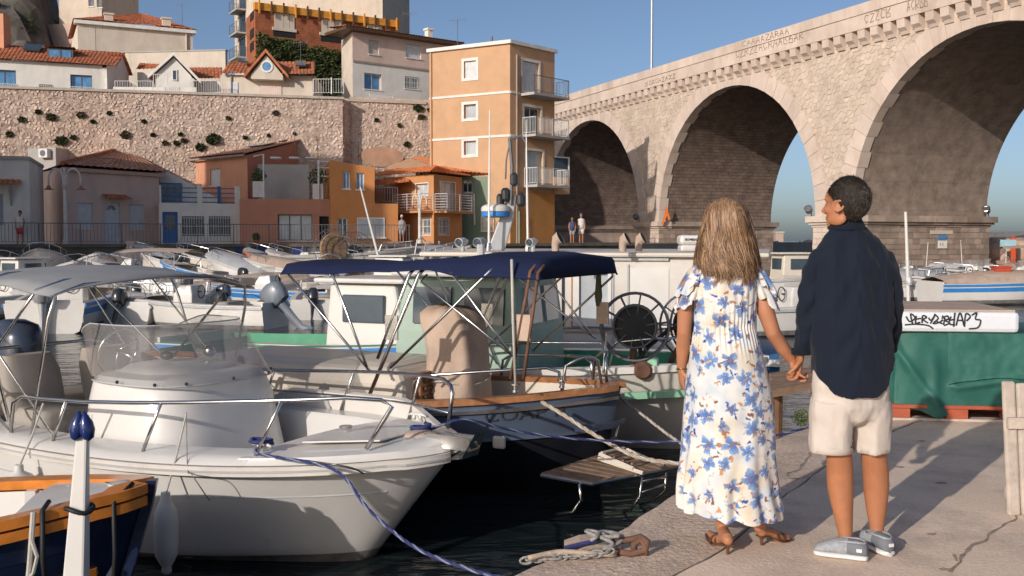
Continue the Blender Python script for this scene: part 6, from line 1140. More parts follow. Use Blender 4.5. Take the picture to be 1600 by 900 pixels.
q = [Fd.rect(985,425,1045,500)]; mb = MB(); fbox(mb, Fd, q[0][0], q[0][1], zb+.15, q[0][3]+.05, .004, .012); mb.build('sliding_panel', 'gel_white', cab)
roof = MB(); ur = Fd.uv(668,390)[0]; roof.hexa([Fd.pt(ur-.1,zr+.003,.12), Fd.pt(Fd.w+.2,zr+.003,.12), Fd.pt(Fd.w+.2,zr+.003,-2.6), Fd.pt(ur-.1,zr+.003,-2.6), Fd.pt(ur-.1,zr+.07,.12), Fd.pt(Fd.w+.2,zr+.07,.12), Fd.pt(Fd.w+.2,zr+.10,-2.6), Fd.pt(ur-.1,zr+.10,-2.6)]); rf = roof.build('roof', 'gel_cream', o, bevel=.03)
mb = MB(); fbox(mb, Fd, ur, u0, zb-.2, zr-.05, -2.3, -1.2); mb.build('wheelhouse', 'gel_warm', o); 
for x_ in (672, 735): u = Fd.uv(x_,450)[0]; mb = MB(); mb.tube([Fd.pt(u,zb-.2,-.05), Fd.pt(u,zr,-.05)], .03, 6); mb.build('roof_post', 'gel_white', o)
mb = MB(); q0, q1 = Fd.uv(775,450)[0], Fd.uv(850,450)[0]; mb.grid([[Fd.pt(q0+(q1-q0)*k/10, z, .10+.05*math.sin(k*1.9+z*3)) for k in range(11)] for z in (zb+.3, zb+.6, zb+.9, zr-.05)]); mat('clear_vinyl', (.55,.54,.52), .15, trans=.5, bump=0); mb.build('vinyl_curtain', 'clear_vinyl', o, smooth=True)
mb = MB(); uL, uR_ = Fd.uv(640,600)[0]-1.5, Fd.w+.35; rows = []
for k in range(25):
    t = k/24; u = uL+(uR_-uL)*t; b = .12+.38*math.sin(math.pi*min(1,t*1.3+.1)*.5); rows.append([Fd.pt(u, WATER-.4, -1.2+.4), Fd.pt(u, WATER-.1, -.25+b*.4), Fd.pt(u, (WATER+zb)/2, b*.8), Fd.pt(u, zb-.02, b), Fd.pt(u, zb+.02, b-.05), Fd.pt(u, zb+.01, -2.9)])
mb.grid(rows); mb.build('hull', 'gel_blue', o, smooth=40); mb = MB(); mb.loft([[r[3]+Fd.n*d+V((0,0,z)) for d, z in ((-.03,0),(.06,0),(.06,.09),(-.03,.09))] for r in rows], True); mb.build('rub_rail', 'gel_white', o)
mb = MB(); ra, rb_ = Fd.uv(835,580)[0], Fd.uv(1060,580)[0]; zz = at(900,540,14).z
for x_ in (872,922,984,1040): u = Fd.uv(x_,580)[0]; mb.tube([Fd.pt(u,zb-.6,.62), Fd.pt(u,zb-.05,.62)], .02, 6)
mb.tube([Fd.pt(ra,zb-.1,.62), Fd.pt(rb_,zb-.18,.62)], .02, 6); mb.build('side_rail', 'gel_blue', o)
# roof gear
Yr = 13.6
def roofp(x, y, Y=13.9): return at(x, y, Y)
zR = zr+.09
def onroof(px, Y): q = at(px, 380, Y); return V((q.x, q.y, zR))
q = onroof(775,14.6); t = thing('radar_mast', 'raked grey mast with white radar dome on the cabin boat roof', 'mast', q); mb = MB(); mb.loft([[p+V((x_*w,y_*w,0)) for x_, y_ in ((-1,-1),(1,-1),(1,1),(-1,1))] for p, w in ((q,.13),(at(792,340,14.6),.10),(at(800,305,14.6),.06))]); mb.build('mast_post', 'gel_grey', t, bevel=.02)
d = at(774,334,14.5); mb = MB(); mb.lathe(d, [(.04,-.05),(.20,-.04),(.205,0),(.20,.025)], 24); mb.build('radome_base', 'stripe_blue', t, smooth=40); mb = MB(); mb.lathe(d+V((0,0,.032)), [(.205,0),(.21,.04),(.19,.08),(.13,.105),(.03,.11)], 24); mb.build('radome', 'gel_white', t, smooth=50)
mb = MB(); mb.box(at(775,339,14.55), (.38,.2,.02)); mb.build('radome_bracket', 'gel_grey', t)
for x_, y_, s_ in ((790,300,.07),(803,276,.06),(782,309,.06),(814,308,.07)): mb = MB(); p = at(x_,y_,14.5); mb.lathe(p, [(s_*.6,-.14),(s_,-.1),(s_,.02),(s_*.5,.06)], 10); mb.build('horn', 'ob_black', t)
mb = MB(); mb.tube([at(798,320,14.5), at(800,260,14.5), at(796,215,14.5)], .025, 6); mb.tube([at(795,218,14.5), at(815,212,14.5), at(823,225,14.5)], .02, 6); mb.tube([at(797,220,14.5), at(791,250,14.5), at(790,280,14.5)], .012, 5); mb.build('light_stay', 'grey_metal', t)
for x0, y0, x1, y1, lab in ((764,372,765,172,'left white whip antenna on the cabin boat roof'), (825,382,822,187,'right white whip antenna on the cabin boat roof')):
    b = onroof(x0,14.2); mb = MB(); mb.tube([b, b.lerp(at(x1,y1,14.2),.5), at(x1,y1,14.2)], [.022,.016,.007], 6); t = thing('whip_antenna', lab, 'antenna', b); mb.build('rod', 'gel_white', t); mb = MB(); mb.lathe(b, [(.05,0),(.05,.03),(.03,.12)], 10); mb.build('mount', 'steel', t)
for x_, Y_, sc_, lab in ((868,13.6,1.,'first cream cowl vent on the cabin boat roof'), (973,14.0,.95,'second cream cowl vent on the cabin boat roof'), (998,14.4,1.0,'third cream cowl vent on the cabin boat roof, by the woman')):
    b = onroof(x_,Y_); t = thing('cowl_vent', lab, 'vent', b, 0, 'cowl vents on the cabin roof'); mb = MB(); mb.tube([b, b+V((0,0,.10*sc_)), b+V((.02,-.0,.16*sc_)), b+V((.07,-.02,.19*sc_))], [.05,.055,.08,.10], 14, False); mb.build('cowl', 'canvas_beige', t, smooth=True); mb = MB(); mb.lathe(b+V((.066,-.02,.19*sc_)), [(.09,0),(.01,.001)], 14, (1,-.3,.5)); mb.build('cowl_mouth', 'dark', t)
for x_, y_, r_, lab in ((723,377,.065,'white searchlight at the left of the cabin roof'), (752,387,.07,'grey searchlight in front of the radar mast'), (833,370,.06,'white searchlight right of the radar mast')):
    b = onroof(x_,13.8); t = thing('searchlight', lab, 'lamp', b, 0, 'searchlights on the cabin roof'); mb = MB(); mb.tube([b, b+V((0,0,.1))], .03, 8); mb.build('pedestal', 'gel_grey', t); mb = MB(); mb.lathe(b+V((-.02,.05,.13)), [(r_*.5,-.14),(r_*.9,-.06),(r_,.08),(r_*.9,.085),(r_*.8,.05)], 16, (-.4,-.8,-.1)); mb.build('lamp_housing', 'gel_white' if x_ != 752 else 'gel_grey', t, smooth=40); mb = MB(); mb.lathe(b+V((-.02,.05,.13)), [(r_*.85,.06),(.01,.062)], 16, (-.4,-.8,-.1)); mb.build('lens', 'glass', t)
b = at(1080,369,13.2); t = thing('life_raft_case', 'white life raft canister on the roof left of the blonde woman', 'canister', (b.x,b.y,zR)); mb = MB(); mb.box((b.x,b.y,zR+.16), (.34,.3,.13)); mb.build('lid', 'gel_white', t, bevel=.04); mb = MB(); mb.box((b.x,b.y,zR+.05), (.32,.28,.09)); mb.build('case', 'gel_white', t, bevel=.03); Fx = Face((b.x-.17,b.y-.151),(b.x+.17,b.y-.151)); face_text('BOMBARD', Fx, .06, zR+.15, .035, 'graffiti', t, .004, .2)
b = at(1040,338,BP(20.2,-.3,0).y); t = thing('orange_lifejacket', 'orange cloth hanging at the edge of the middle arch', 'cloth', (b.x,b.y,ZS-.2)); mb = MB(); F_ = Face((b.x-.5,b.y-.3),(b.x+.5,b.y-.3)); mb.prism([F_.pt(.5+x_/20, b.z+z_/20) for x_, z_ in ((0,17),(3,4),(6,-4),(3,-6),(1,2),(-2,-6),(-5,-14),(-7,-13),(-4,-2),(-2,6))], F_.n*.12); mb.build('fabric', 'orange_cloth', t); mb = MB(); mb.box(V((b.x,b.y-.25,b.z+.1)), (.3,.14,.06)); mb.build('strap', 'ob_black', t)
# ------------------------------------------------------------------ the couple
def remesh(mb, voxel, it=6, fac=.5, sm_=True):
    me = mb.mesh('tmp', fix=True); ob = bpy.data.objects.new('tmp', me); COL.objects.link(ob)
    m = ob.modifiers.new('r', 'REMESH'); m.mode = 'VOXEL'; m.voxel_size = voxel; m.adaptivity = 0
    if it: s = ob.modifiers.new('s', 'SMOOTH'); s.iterations = it; s.factor = fac
    dg = bpy.context.evaluated_depsgraph_get(); dg.update(); out = bpy.data.meshes.new_from_object(ob.evaluated_get(dg)); bpy.data.objects.remove(ob); bpy.data.meshes.remove(me)
    out.polygons.foreach_set('use_smooth', [True]*len(out.polygons)); return out
def displace(me, fn):
    n = len(me.vertices); co = np.empty(n*3, 'f'); no = np.empty(n*3, 'f'); me.vertices.foreach_get('co', co); me.vertices.foreach_get('normal', no); co = co.reshape(-1,3); no = no.reshape(-1,3)
    d = np.array([fn(V(c), V(m_)) for c, m_ in zip(co, no)], 'f'); co += no*d[:,None]; me.vertices.foreach_set('co', co.ravel()); me.update()
def meshobj(name, me, m, parent):
    me.name = name; me.transform(Matrix.Translation(-rootloc(parent))); me.materials.clear(); me.materials.append(MATS[m] if isinstance(m, str) else m)
    o = bpy.data.objects.new(name, me); COL.objects.link(o); o.parent = parent; return o
def ering(c, rx, ry, n=28, rz=0., zf=None, p=1.):
    c = V(c); out = []
    for k in range(n):
        t = 2*math.pi*k/n; x = rx*math.copysign(abs(math.cos(t))**p, math.cos(t)); y = ry*math.copysign(abs(math.sin(t))**p, math.sin(t)); out.append(c+V((x*math.cos(rz)-y*math.sin(rz), x*math.sin(rz)+y*math.cos(rz), zf(t) if zf else 0)))
    return out
mat('skin_tan', (.40,.165,.08), .5, var=.12, vs=9, bump=.06, bs=120, spec=.35); mat('skin', (.42,.185,.10), .5, var=.10, vs=9, bump=.05, bs=120, spec=.35)
for nm in ('skin_tan', 'skin'): b_ = MATS[nm].node_tree.nodes['Principled BSDF']; b_.inputs['Subsurface Weight'].default_value = .12; b_.inputs['Subsurface Radius'].default_value = (.012,.005,.003); b_.inputs['Subsurface Scale'].default_value = 1.0
mat('shirt_navy', (.011,.015,.026), .9, var=.15, vs=4, bump=.12, bs=260, spec=.15, sheen=.08); mat('linen', (.56,.49,.43), .9, var=.06, vs=6, bump=.15, bs=260, spec=.15); mat('shoe_cloth', (.33,.34,.36), .9, var=.2, vs=60, bump=.35, bs=220); mat('shoe_heel', (.17,.18,.20), .8, var=.1, bump=.2, bs=200); mat('shoe_sole', (.72,.70,.67), .6, bump=.1); mat('hair_dark', (.058,.045,.037), .55, var=.3, vs=40, bump=.2, bs=200, island=.6, spec=.2); mat('hair_blonde', (.30,.175,.095), .42, var=.3, vs=14, bump=.1, bs=160, island=.72, spec=.45); mat('sandal', (.12,.055,.025), .45, var=.3, vs=14); mat('eye_white', (.30,.24,.20), .2, bump=0); mat('nail', (.55,.28,.2), .3, bump=0); mat('bracelet', (.35,.2,.08), .3, metal=.8, bump=0)
def hand(mb, wr, pdir, nrm, side, curl, s=1., spread=.10, thumb=(.5,.8)):
    wr = V(wr); d = V(pdir).normalized(); n = (V(nrm)-d*V(nrm).dot(d)).normalized(); w = d.cross(n)*side
    rings = []
    for u, hw, th in ((-.03,.024,.020), (.0,.027,.019), (.035,.037,.017), (.07,.041,.015), (.092,.038,.012)): rings.append([wr+d*u*s+(w*math.cos(t)*hw+n*math.sin(t)*th)*s for t in [2*math.pi*k/14 for k in range(14)]])
    mb.loft(rings)
    for i, (o_, L_) in enumerate(((.029,.072), (.010,.080), (-.010,.074), (-.028,.058))):
        p = wr+d*.086*s+w*o_*s; dd = (d+w*spread*(1.5-i)*.6).normalized(); pts = [p-dd*.02*s, p]; a = 0
        for k, f in enumerate((.45,.32,.23)): a += curl[k]*(1+.08*i); pts.append(pts[-1]+(dd*math.cos(a)+n*math.sin(a))*L_*f*s)
        mb.tube(pts, [x*s for x in (.0098,.0095,.0088,.0080,.0062)], 8)
    p = wr+d*.025*s+w*.030*s; q = p+(d*.55+w*thumb[0]+n*thumb[1]*.6).normalized()*.042*s; r = q+(d*.8+n*thumb[1]*.7+w*.05).normalized()*.032*s; e = r+(d*.8+n*thumb[1]-w*.1).normalized()*.026*s; mb.tube([p-w*.015*s, p, q, r, e], [x*s for x in (.014,.013,.0115,.0095,.007)], 8)
def head(mb, c, fwd, s=1.):
    f = V(fwd).normalized(); l = V((0,0,1)).cross(f); M3 = Matrix((f, l, V((0,0,1)))).transposed(); P = lambda q: V(c)+M3@(V(q)*s); E = lambda q, r: mb.ell(P(q), V(r)*s, 20, 14, M3)
    E((-.018,0,.022), (.097,.075,.100)); E((.030,0,-.035), (.062,.060,.080)); E((.048,0,.030), (.050,.055,.055)); E((.066,0,-.092), (.027,.030,.024)); E((.02,.042,-.075), (.05,.02,.03)); E((.02,-.042,-.075), (.05,.02,.03)); E((.078,0,.022), (.020,.048,.012)); E((.060,.036,-.03), (.028,.022,.022)); E((.060,-.036,-.03), (.028,.022,.022)); E((.086,0,-.066), (.013,.026,.009)); E((.084,0,-.078), (.013,.022,.009))
    mb.tube([P((.088,0,.012)), P((.100,0,-.012)), P((.116,0,-.033)), P((.096,0,-.043))], [.009*s,.011*s,.0135*s,.010*s], 10)
    for sd in (1,-1):
        E((.100,sd*.011,-.040), (.011,.008,.008)); mb.lathe(P((-.006,sd*.070,-.012)), [(.010*s,0),(.020*s,.006*s),(.029*s,.012*s),(.031*s,.017*s),(.025*s,.018*s),(.016*s,.010*s)], 16, l*sd+f*-.35)
        E((-.008,sd*.080,-.035), (.010,.006,.012))
    return P, M3
def hairline(q):      # head-frame scalp test
    x, y, z = q
    if x > .06: return z > .056-.1*abs(y)
    if x > .015: return z > .012+.04*max(0,(x-.015)/.045)
    if x > -.012: return z > .008
    if x > -.03: return z > -.03+.04*(x+.03)/.03
    return z > -.088
# ---- man
MY = 4.72
def mp(px, py, dy=0.): return at(px, py, MY+dy)
MAN = thing('person', 'man in navy long-sleeved shirt and beige shorts holding the woman\'s hand', 'person', gnd(1332,872))
PXM = MY/FPX
bd = MB(); HM = mp(1321,318,.0); P_h, M_h = head(bd, HM, (-.66,.75,0), 1.0)
bd.loft([ering(mp(1322,332,.03), .056,.058), ering(mp(1326,352,.05), .060,.060), ering(mp(1328,368,.05), .075,.068), ering(mp(1331,388,.04), .13,.075), ering(mp(1332,420,.03), .165,.09), ering(mp(1331,480,.02), .155,.10), ering(mp(1330,560,.0), .15,.10), ering(mp(1328,610,.0), .145,.10), ering(mp(1328,640,.0), .12,.09)])
LS, LE, LW = mp(1287,412,.03), mp(1262,490,.06), mp(1252,552,.10); RS, RE, RW = mp(1377,412,.03), mp(1392,480,.04), mp(1386,545,.16)
bd.tube([mp(1302,404,.03), LS, LS.lerp(LE,.5), LE, LE.lerp(LW,.35), LW], [.042,.044,.042,.038,.038,.029], 14); bd.tube([mp(1360,402,.03), RS, RS.lerp(RE,.5), RE, RE.lerp(RW,.35), RW], [.05,.048,.042,.038,.036,.029], 14)
hand(bd, mp(1251,553,.10), V((-.10,.10,-1)), V((-1,.1,-.1)), -1, (.35,.75,.6), 1.0); hand(bd, RW, V((-.35,.35,-.9)), V((-.9,-.1,.3)), 1, (.2,.3,.3), .95)
for hx, kx, cx_, ax_, yb, dy in ((1300,1311,1313,1321,842,.0), (1358,1365,1369,1370,832,.06)):
    bd.tube([mp(hx,600,.0), mp(hx+2,660,dy*.5), mp(kx,705,dy-.005), mp(cx_-1,735,dy+.02), mp(cx_,762,dy+.028), mp((cx_+ax_)/2,800,dy+.015), mp(ax_,yb-8,dy), mp(ax_,yb+18,dy)], [.078,.072,.059,.062,.062,.047,.034,.035], 18)
    bd.ell(mp(ax_+2,yb+8,dy-.03), (.030,.034,.034), 12, 8); bd.ell(mp(ax_-(12 if hx < 1330 else 10),yb+6,dy+.0), (.013,.018,.018), 10, 6); bd.ell(mp(ax_+11,yb+6,dy), (.012,.018,.018), 10, 6)
LT, LH = gnd(1273,866), gnd(1346,876); RT, RH = gnd(1338,846), gnd(1385,868)
for T_, H_ in ((LT,LH), (RT,RH)): bd.tube([H_.lerp(T_,.12)+V((0,.0,.055)), H_.lerp(T_,.4)+V((0,0,.048)), H_.lerp(T_,.7)+V((0,0,.034)), H_.lerp(T_,.9)+V((0,0,.028))], [.024,.026,.022,.014], 12)
me = remesh(bd, .0052, 4); meshobj('body', me, 'skin_tan', MAN)
for sd in (1,-1):
    e = MB(); e.ell(P_h((.070,sd*.031,-.002)), (.0095,.0095,.0095), 12, 8); eo = e.build('eye', 'eye_white', MAN, smooth=True); e = MB(); e.ell(P_h((.0785,sd*.031,-.002)), (.005,.005,.005), 10, 6); e.build('iris', 'ob_black', eo, smooth=True)
# hair: a scalp shell and short strands
def scalp(P, M3, ctr, rad, test, n_, length, wid, flow, sd, m, parent, shell=1.03, name='hair', segs=3):
    r = random.Random(sd); mb = MB(); s = MB(); s.ell((0,0,0), (1,1,1), 40, 26); vs = [V((ctr[0]+v[0]*rad[0]*shell, ctr[1]+v[1]*rad[1]*shell, ctr[2]+v[2]*rad[2]*shell)) for v in s.v]
    vs = [v*(1+.015*noise.noise(v*30)) for v in vs]; fs = [f for f in s.f if sum(test(vs[i]) for i in f) > len(f)/2]; mb.add([P(v) for v in vs], fs); k = 0
    while k < n_:
        d = V((r.gauss(0,1), r.gauss(0,1), r.gauss(0,1))).normalized(); q = V((ctr[0]+d.x*rad[0], ctr[1]+d.y*rad[1], ctr[2]+d.z*rad[2]))
        if not test(q): continue
        k += 1; nrm = V((d.x/rad[0], d.y/rad[1], d.z/rad[2])).normalized(); fl = V(flow(q)); fl = (fl-nrm*fl.dot(nrm)); fl = (fl.normalized() if fl.length > 1e-4 else nrm.orthogonal())+V((r.gauss(0,.25), r.gauss(0,.25), r.gauss(0,.25))); sdv = nrm.cross(fl).normalized(); L_ = length*r.uniform(.6,1.2); pts = []; p = q*1.0+nrm*.002
        for j in range(segs+1):
            pts.append(p.copy()); p = p+(fl*.92+nrm*(.16*(1-j/segs)-.08)).normalized()*L_/segs
        w = wid*r.uniform(.6,1.3); o = len(mb.v)
        for j, p in enumerate(pts): ww = w*(1-.8*j/segs); mb.v.extend([tuple(P(p-sdv*ww)), tuple(P(p+sdv*ww+nrm*.001))])
        for j in range(segs): mb.f.append((o+2*j, o+2*j+1, o+2*j+3, o+2*j+2))
    return mb.build(name, m, parent, smooth=True, fix=False)
scalp(P_h, M_h, (-.018,0,.022), (.100,.078,.103), hairline, 5200, .019, .0015, lambda q: (.6 if q.z > .08 else -.25, (q.y*8 if q.z > .09 else 0), -.15 if q.z > .08 else -1), 5, 'hair_dark', MAN, 1.05)
# shirt
sb = MB()
def zhem(t): return .105*abs(math.cos(t))**2.2 - .0
rows = [ering(mp(1329,617,0), .182,.150, 56, 0, lambda t: .135*abs(math.cos(t))**5), ering(mp(1329,590,.0), .186,.150, 56, 0, lambda t: .075*abs(math.cos(t))**5), ering(mp(1329,548,.005), .186,.146,56), ering(mp(1331,500,.015), .184,.140,56), ering(mp(1332,455,.025), .190,.133,56), ering(mp(1331,418,.03), .192,.124,56), ering(mp(1331,398,.035), .180,.112,56), ering(mp(1331,382,.04), .160,.100,56), ering(mp(1329,367,.045), .120,.085,56), ering(mp(1325,357,.045), .078,.074,56), ering(mp(1322,348,.045), .070,.070,56)]
sb.loft(rows)
sb.tube([mp(1308,394,.03), mp(1285,404,.03), mp(1272,432,.035), mp(1264,470,.05), mp(1259,505,.07), mp(1255,533,.09), mp(1253,549,.10)], [.056,.060,.059,.056,.054,.051,.046], 20)
sb.tube([mp(1355,394,.03), mp(1378,405,.03), mp(1388,436,.03), mp(1393,475,.03), mp(1393,505,.06), mp(1390,530,.11), mp(1388,545,.15)], [.056,.060,.059,.057,.054,.051,.048], 20)
me = remesh(sb, .0068, 5)
def shirt_fold(c, n):
    u = c.x*1.0; z = c.z; a = noise.noise(V((c.x*15, c.y*11, z*1.5+3)))*.013 + noise.noise(V((c.x*34, c.y*26, z*3.2)))*.006 + noise.noise(V((c.x*9+z*9, c.y*9, z*12)))*.0035
    xx = (c.x-mp(1330,450).x); drag = math.sin((xx*1.1+ (z-.9)*(.55 if xx > 0 else -.55))*60+2.5*noise.noise(V((c.x*5, 2, z*5))))*.0045*sm((1.15-abs(z-.85))/.6)
    el = noise.noise(V((c.x*14, c.y*10, z*22)))*.009 if abs(xx) > .18 else 0
    return (a+drag)*(.35+.65*sm((z-.80)/.15) if abs(xx) < .19 else 1)+el
displace(me, shirt_fold); SH = meshobj('shirt', me, 'shirt_navy', MAN)
c1 = MB(); c1.loft([ering(mp(1322,350,.045), .074,.074,32), ering(mp(1321,345,.045), .071,.072,32), ering(mp(1321,340,.05), .070,.071,32), ering(mp(1321,343,.05), .076,.077,32), ering(mp(1323,357,.045), .090,.088,32), ering(mp(1324,360,.045), .084,.082,32)], True, False); c1.build('collar', 'shirt_navy', SH, smooth=True)
mb = MB(); mb.loft([[p+V((0,-.004,0)) for p in ering(mp(1252,545,.10), .051,.051,24)], ering(mp(1252,553,.10), .052,.052,24), ering(mp(1252,554,.10), .046,.046,24)], True, False); mb.build('cuff', 'shirt_navy', SH, smooth=True)
# shorts
sb = MB(); sb.loft([ering(mp(1329,545,0), .168,.125,36), ering(mp(1328,600,0), .180,.135,36), ering(mp(1328,632,.01), .178,.130,36), ering(mp(1328,652,.01), .150,.100,36), ering(mp(1328,662,.01), .10,.06,36)])
sb.loft([ering(mp(1300,625,.0), .098,.118,30), ering(mp(1299,660,.0), .101,.108,30), ering(mp(1298,690,.0), .099,.100,30), ering(mp(1298,706,.0), .098,.098,30)]); sb.loft([ering(mp(1357,625,.03), .094,.118,30), ering(mp(1360,660,.04), .092,.105,30), ering(mp(1361,690,.05), .085,.097,30), ering(mp(1361,704,.05), .083,.094,30)])
me = remesh(sb, .0068, 3); displace(me, lambda c, n: noise.noise(V((c.x*18, c.y*14, c.z*2.2)))*.012+noise.noise(V((c.x*10+c.z*16, c.y*10, c.z*8)))*.005+noise.noise(V((c.x*45, c.y*40, c.z*14)))*.0025); SO = meshobj('shorts', me, 'linen', MAN)
mb = MB()
for cx_, y_, r1, r2, dy in ((1298,702,.100,.100,0), (1361,700,.085,.096,.05)): mb.loft([ering(mp(cx_,y_-6,dy), r1,r2,30), ering(mp(cx_,y_+3,dy), r1*1.01,r2*1.01,30), ering(mp(cx_,y_+3.5,dy), r1*.9,r2*.9,30)], True, False)
mb.build('hem', 'linen', SO, smooth=True)
# shoes
def shoe(T_, H_, lab):
    d = (T_-H_); L_ = d.length+.02; d.normalize(); w = V((-d.y, d.x, 0)); pr = [(-.010,.014,.03),(0,.030,.038),(.04,.036,.040),(.10,.036,.036),(.16,.043,.043),(.22,.047,.046),(.26,.043,.040),(.278,.033,.03),(.289,.014,.02)]; k_ = L_/.285
    def ring(u, hw, z0, z1, in_=0.): return [H_-d*.02+d*u*k_+w*(hw-in_)*math.cos(t)*1.0+V((0,0,z0+(z1-z0)*(.5+.5*math.sin(t)))) for t in [2*math.pi*k/20 for k in range(20)]]
    so = MB(); so.loft([ring(u, a+.005, .002, .030) for u, a, b in pr]); sl = so.build('shoe_sole', 'shoe_sole', MAN, smooth=60)
    tops = (.070,.085,.096,.098,.094,.076,.062,.050,.036); up = MB(); up.loft([ring(u, a+.002, .018, h) for (u, a, b), h in zip(pr[3:], tops[3:])]); up.build('shoe_upper', 'shoe_cloth', MAN, smooth=60)
    hl = MB(); hl.loft([ring(u, a+.004, .020, h) for (u, a, b), h in zip(pr[:4], tops[:4])]); ho = hl.build('shoe_heel', 'shoe_heel', MAN, smooth=60)
    tg = MB(); q = H_-d*.022+V((0,0,.058))-V((0,.012,0)); sg_ = 1 if w.y < 0 else -1; tg.box((H_-d*.026+V((.004,-.004,.058))) if lab else (H_+d*.006+w*sg_*.037+V((0,0,.056))), (.024,.006,.015), (math.atan2(d.y,d.x)+math.pi/2) if lab else math.atan2(d.y,d.x)); tg.build('shoe_tag', 'shoe_sole', ho)
    for lu in (.135,.155,.175):
        lc = MB(); lc.tube([H_-d*.02+d*lu*k_+w*(.034*math.cos(a_))+V((0,0,.040+(.094-(lu-.12)*.42-.040)*math.sin(a_)+.004)) for a_ in [math.pi*q_/8 for q_ in range(9)]], .0035, 5); lc.build('shoe_lace', 'shoe_sole', ho, smooth=True)
    ed = MB(); ed.tube([H_-d*.02+d*u*k_+w*hw+V((0,0,h)) for u, hw, h in ((.15,.03,.085),(.10,.034,.090),(.05,.034,.092),(.01,.02,.088),(0,0,.085),(.01,-.02,.088),(.05,-.034,.092),(.10,-.034,.09),(.15,-.03,.085))], .006, 6); ed.build('shoe_collar', 'shoe_cloth', ho, smooth=True)
shoe(LT, LH, 0); shoe(RT, RH, 1)
mb = MB(); c = mp(1254,548,.10); mb.lathe(c, [(.034,-.006),(.036,0),(.034,.006),(.031,0)], 18, (.1,-.1,1)); wt = mb.build('watch', 'ob_black', MAN, smooth=True)
# ---- woman
WY = 4.80
def wp(px, py, dy=0.): return at(px, py, WY+dy)
WOM = thing('person', 'blonde woman in white and blue floral dress holding the man\'s hand', 'person', gnd(1150,862))
bd = MB(); HW = wp(1134,352,.03); P_w, M_w = head(bd, wp(1134,357,.04), (-.10,1,0), .86)
bd.loft([ering(wp(1134,375,.05), .048,.050), ering(wp(1134,400,.06), .050,.050), ering(wp(1134,415,.06), .075,.06), ering(wp(1134,432,.05), .145,.075), ering(wp(1134,470,.04), .140,.095), ering(wp(1132,510,.03), .120,.09), ering(wp(1134,560,.02), .15,.11), ering(wp(1136,620,.02), .16,.12), ering(wp(1137,660,.02), .14,.11)])
aL = [wp(1092,434,.04), wp(1077,448,.04), wp(1071,480,.04), wp(1069,518,.05), wp(1067,545,.09), wp(1065,575,.12)]; aR = [wp(1176,434,.04), wp(1189,452,.03), wp(1196,485,.01), wp(1208,520,.0), wp(1224,545,.03), wp(1239,564,.06)]
bd.tube(aL, [.048,.046,.040,.035,.034,.024], 16); bd.tube(aR, [.048,.047,.042,.037,.034,.025], 16)
hand(bd, aL[-1], V((.05,.1,-1)), V((1,.15,0)), 1, (.25,.35,.3), .90); hand(bd, wp(1238,563,.055), V((.35,.05,-.9)), V((.75,-.55,.3)), 1, (.55,.95,.7), .92)
# feet in heeled sandals
def wfoot(ank, heel, ball, toe, hz):
    bd.tube([wp(1137+(ank[0]-1137)*.6,700,.02), wp(ank[0],770,.02), wp(ank[0],805,.02), wp(*ank), heel+V((0,0,hz+.03))], [.075,.048,.040,.029,.028], 14); bd.tube([heel+V((0,0,hz+.025)), heel.lerp(ball,.5)+V((0,0,hz*.6+.03)), ball+V((0,0,.022)), toe+V((0,0,.014))], [.026,.025,.027,.014], 12)
    bd.ell(heel+V((0,0,hz+.024)), (.027,.029,.027), 12, 8)
    dd = (toe-ball).normalized(); w = V((-dd.y, dd.x, 0))
    for k in range(5): q = ball+dd*.03+w*(.022-.011*k); bd.tube([q+V((0,0,.016)), q+dd*(.045-.006*abs(k-1)+0)+V((0,0,.010))], [.009,.006], 7)
Lh, Lb, Lt = gnd(1137,866), gnd(1122,852), gnd(1108,836); Rh, Rb, Rt = gnd(1190,852), gnd(1216,846), gnd(1233,843)
wfoot((1129,828,.02), Lh, Lb, Lt, .045); wfoot((1187,826,.02), Rh, Rb, Rt, .045)
me = remesh(bd, .0050, 4); meshobj('body', me, 'skin', WOM)
for h_, b_, t_ in ((Lh,Lb,Lt), (Rh,Rb,Rt)):
    d = (b_-h_).normalized(); w = V((-d.y, d.x, 0)); mb = MB(); rows = []
    for q, hw, z in ((h_-d*.02,.022,.050), (h_+d*.01,.030,.050), (h_.lerp(b_,.5),.026,.034), (b_,.036,.007), (b_.lerp(t_,.6),.036,.005), (t_+(t_-b_).normalized()*.015,.02,.005)): rows.append([q-w*hw+V((0,0,z)), q+w*hw+V((0,0,z)), q+w*hw+V((0,0,z-.006)), q-w*hw+V((0,0,z-.006))])
    mb.loft(rows); sl = mb.build('sandal_sole', 'sandal', WOM, smooth=40); mb = MB(); mb.loft([ering(h_+V((0,0,z)), r, r, 10) for z, r in ((.0,.007),(.03,.009),(.045,.018))]); mb.build('sandal_heel', 'sandal', sl)
    for q, hw, z, hh in ((b_.lerp(t_,.15),.036,.012,.034), (b_.lerp(h_,.25),.034,.02,.040)):
        mb = MB(); mb.loft([[q+w*hw*math.cos(a)+V((0,0,z+hh*math.sin(a)))+d*e for e in (-.008,.008)]+[q+w*(hw-.004)*math.cos(a)+V((0,0,z+(hh-.004)*math.sin(a)))+d*e for e in (.008,-.008)] for a in [math.pi*k/10 for k in range(11)]]); mb.build('sandal_strap', 'sandal', sl)
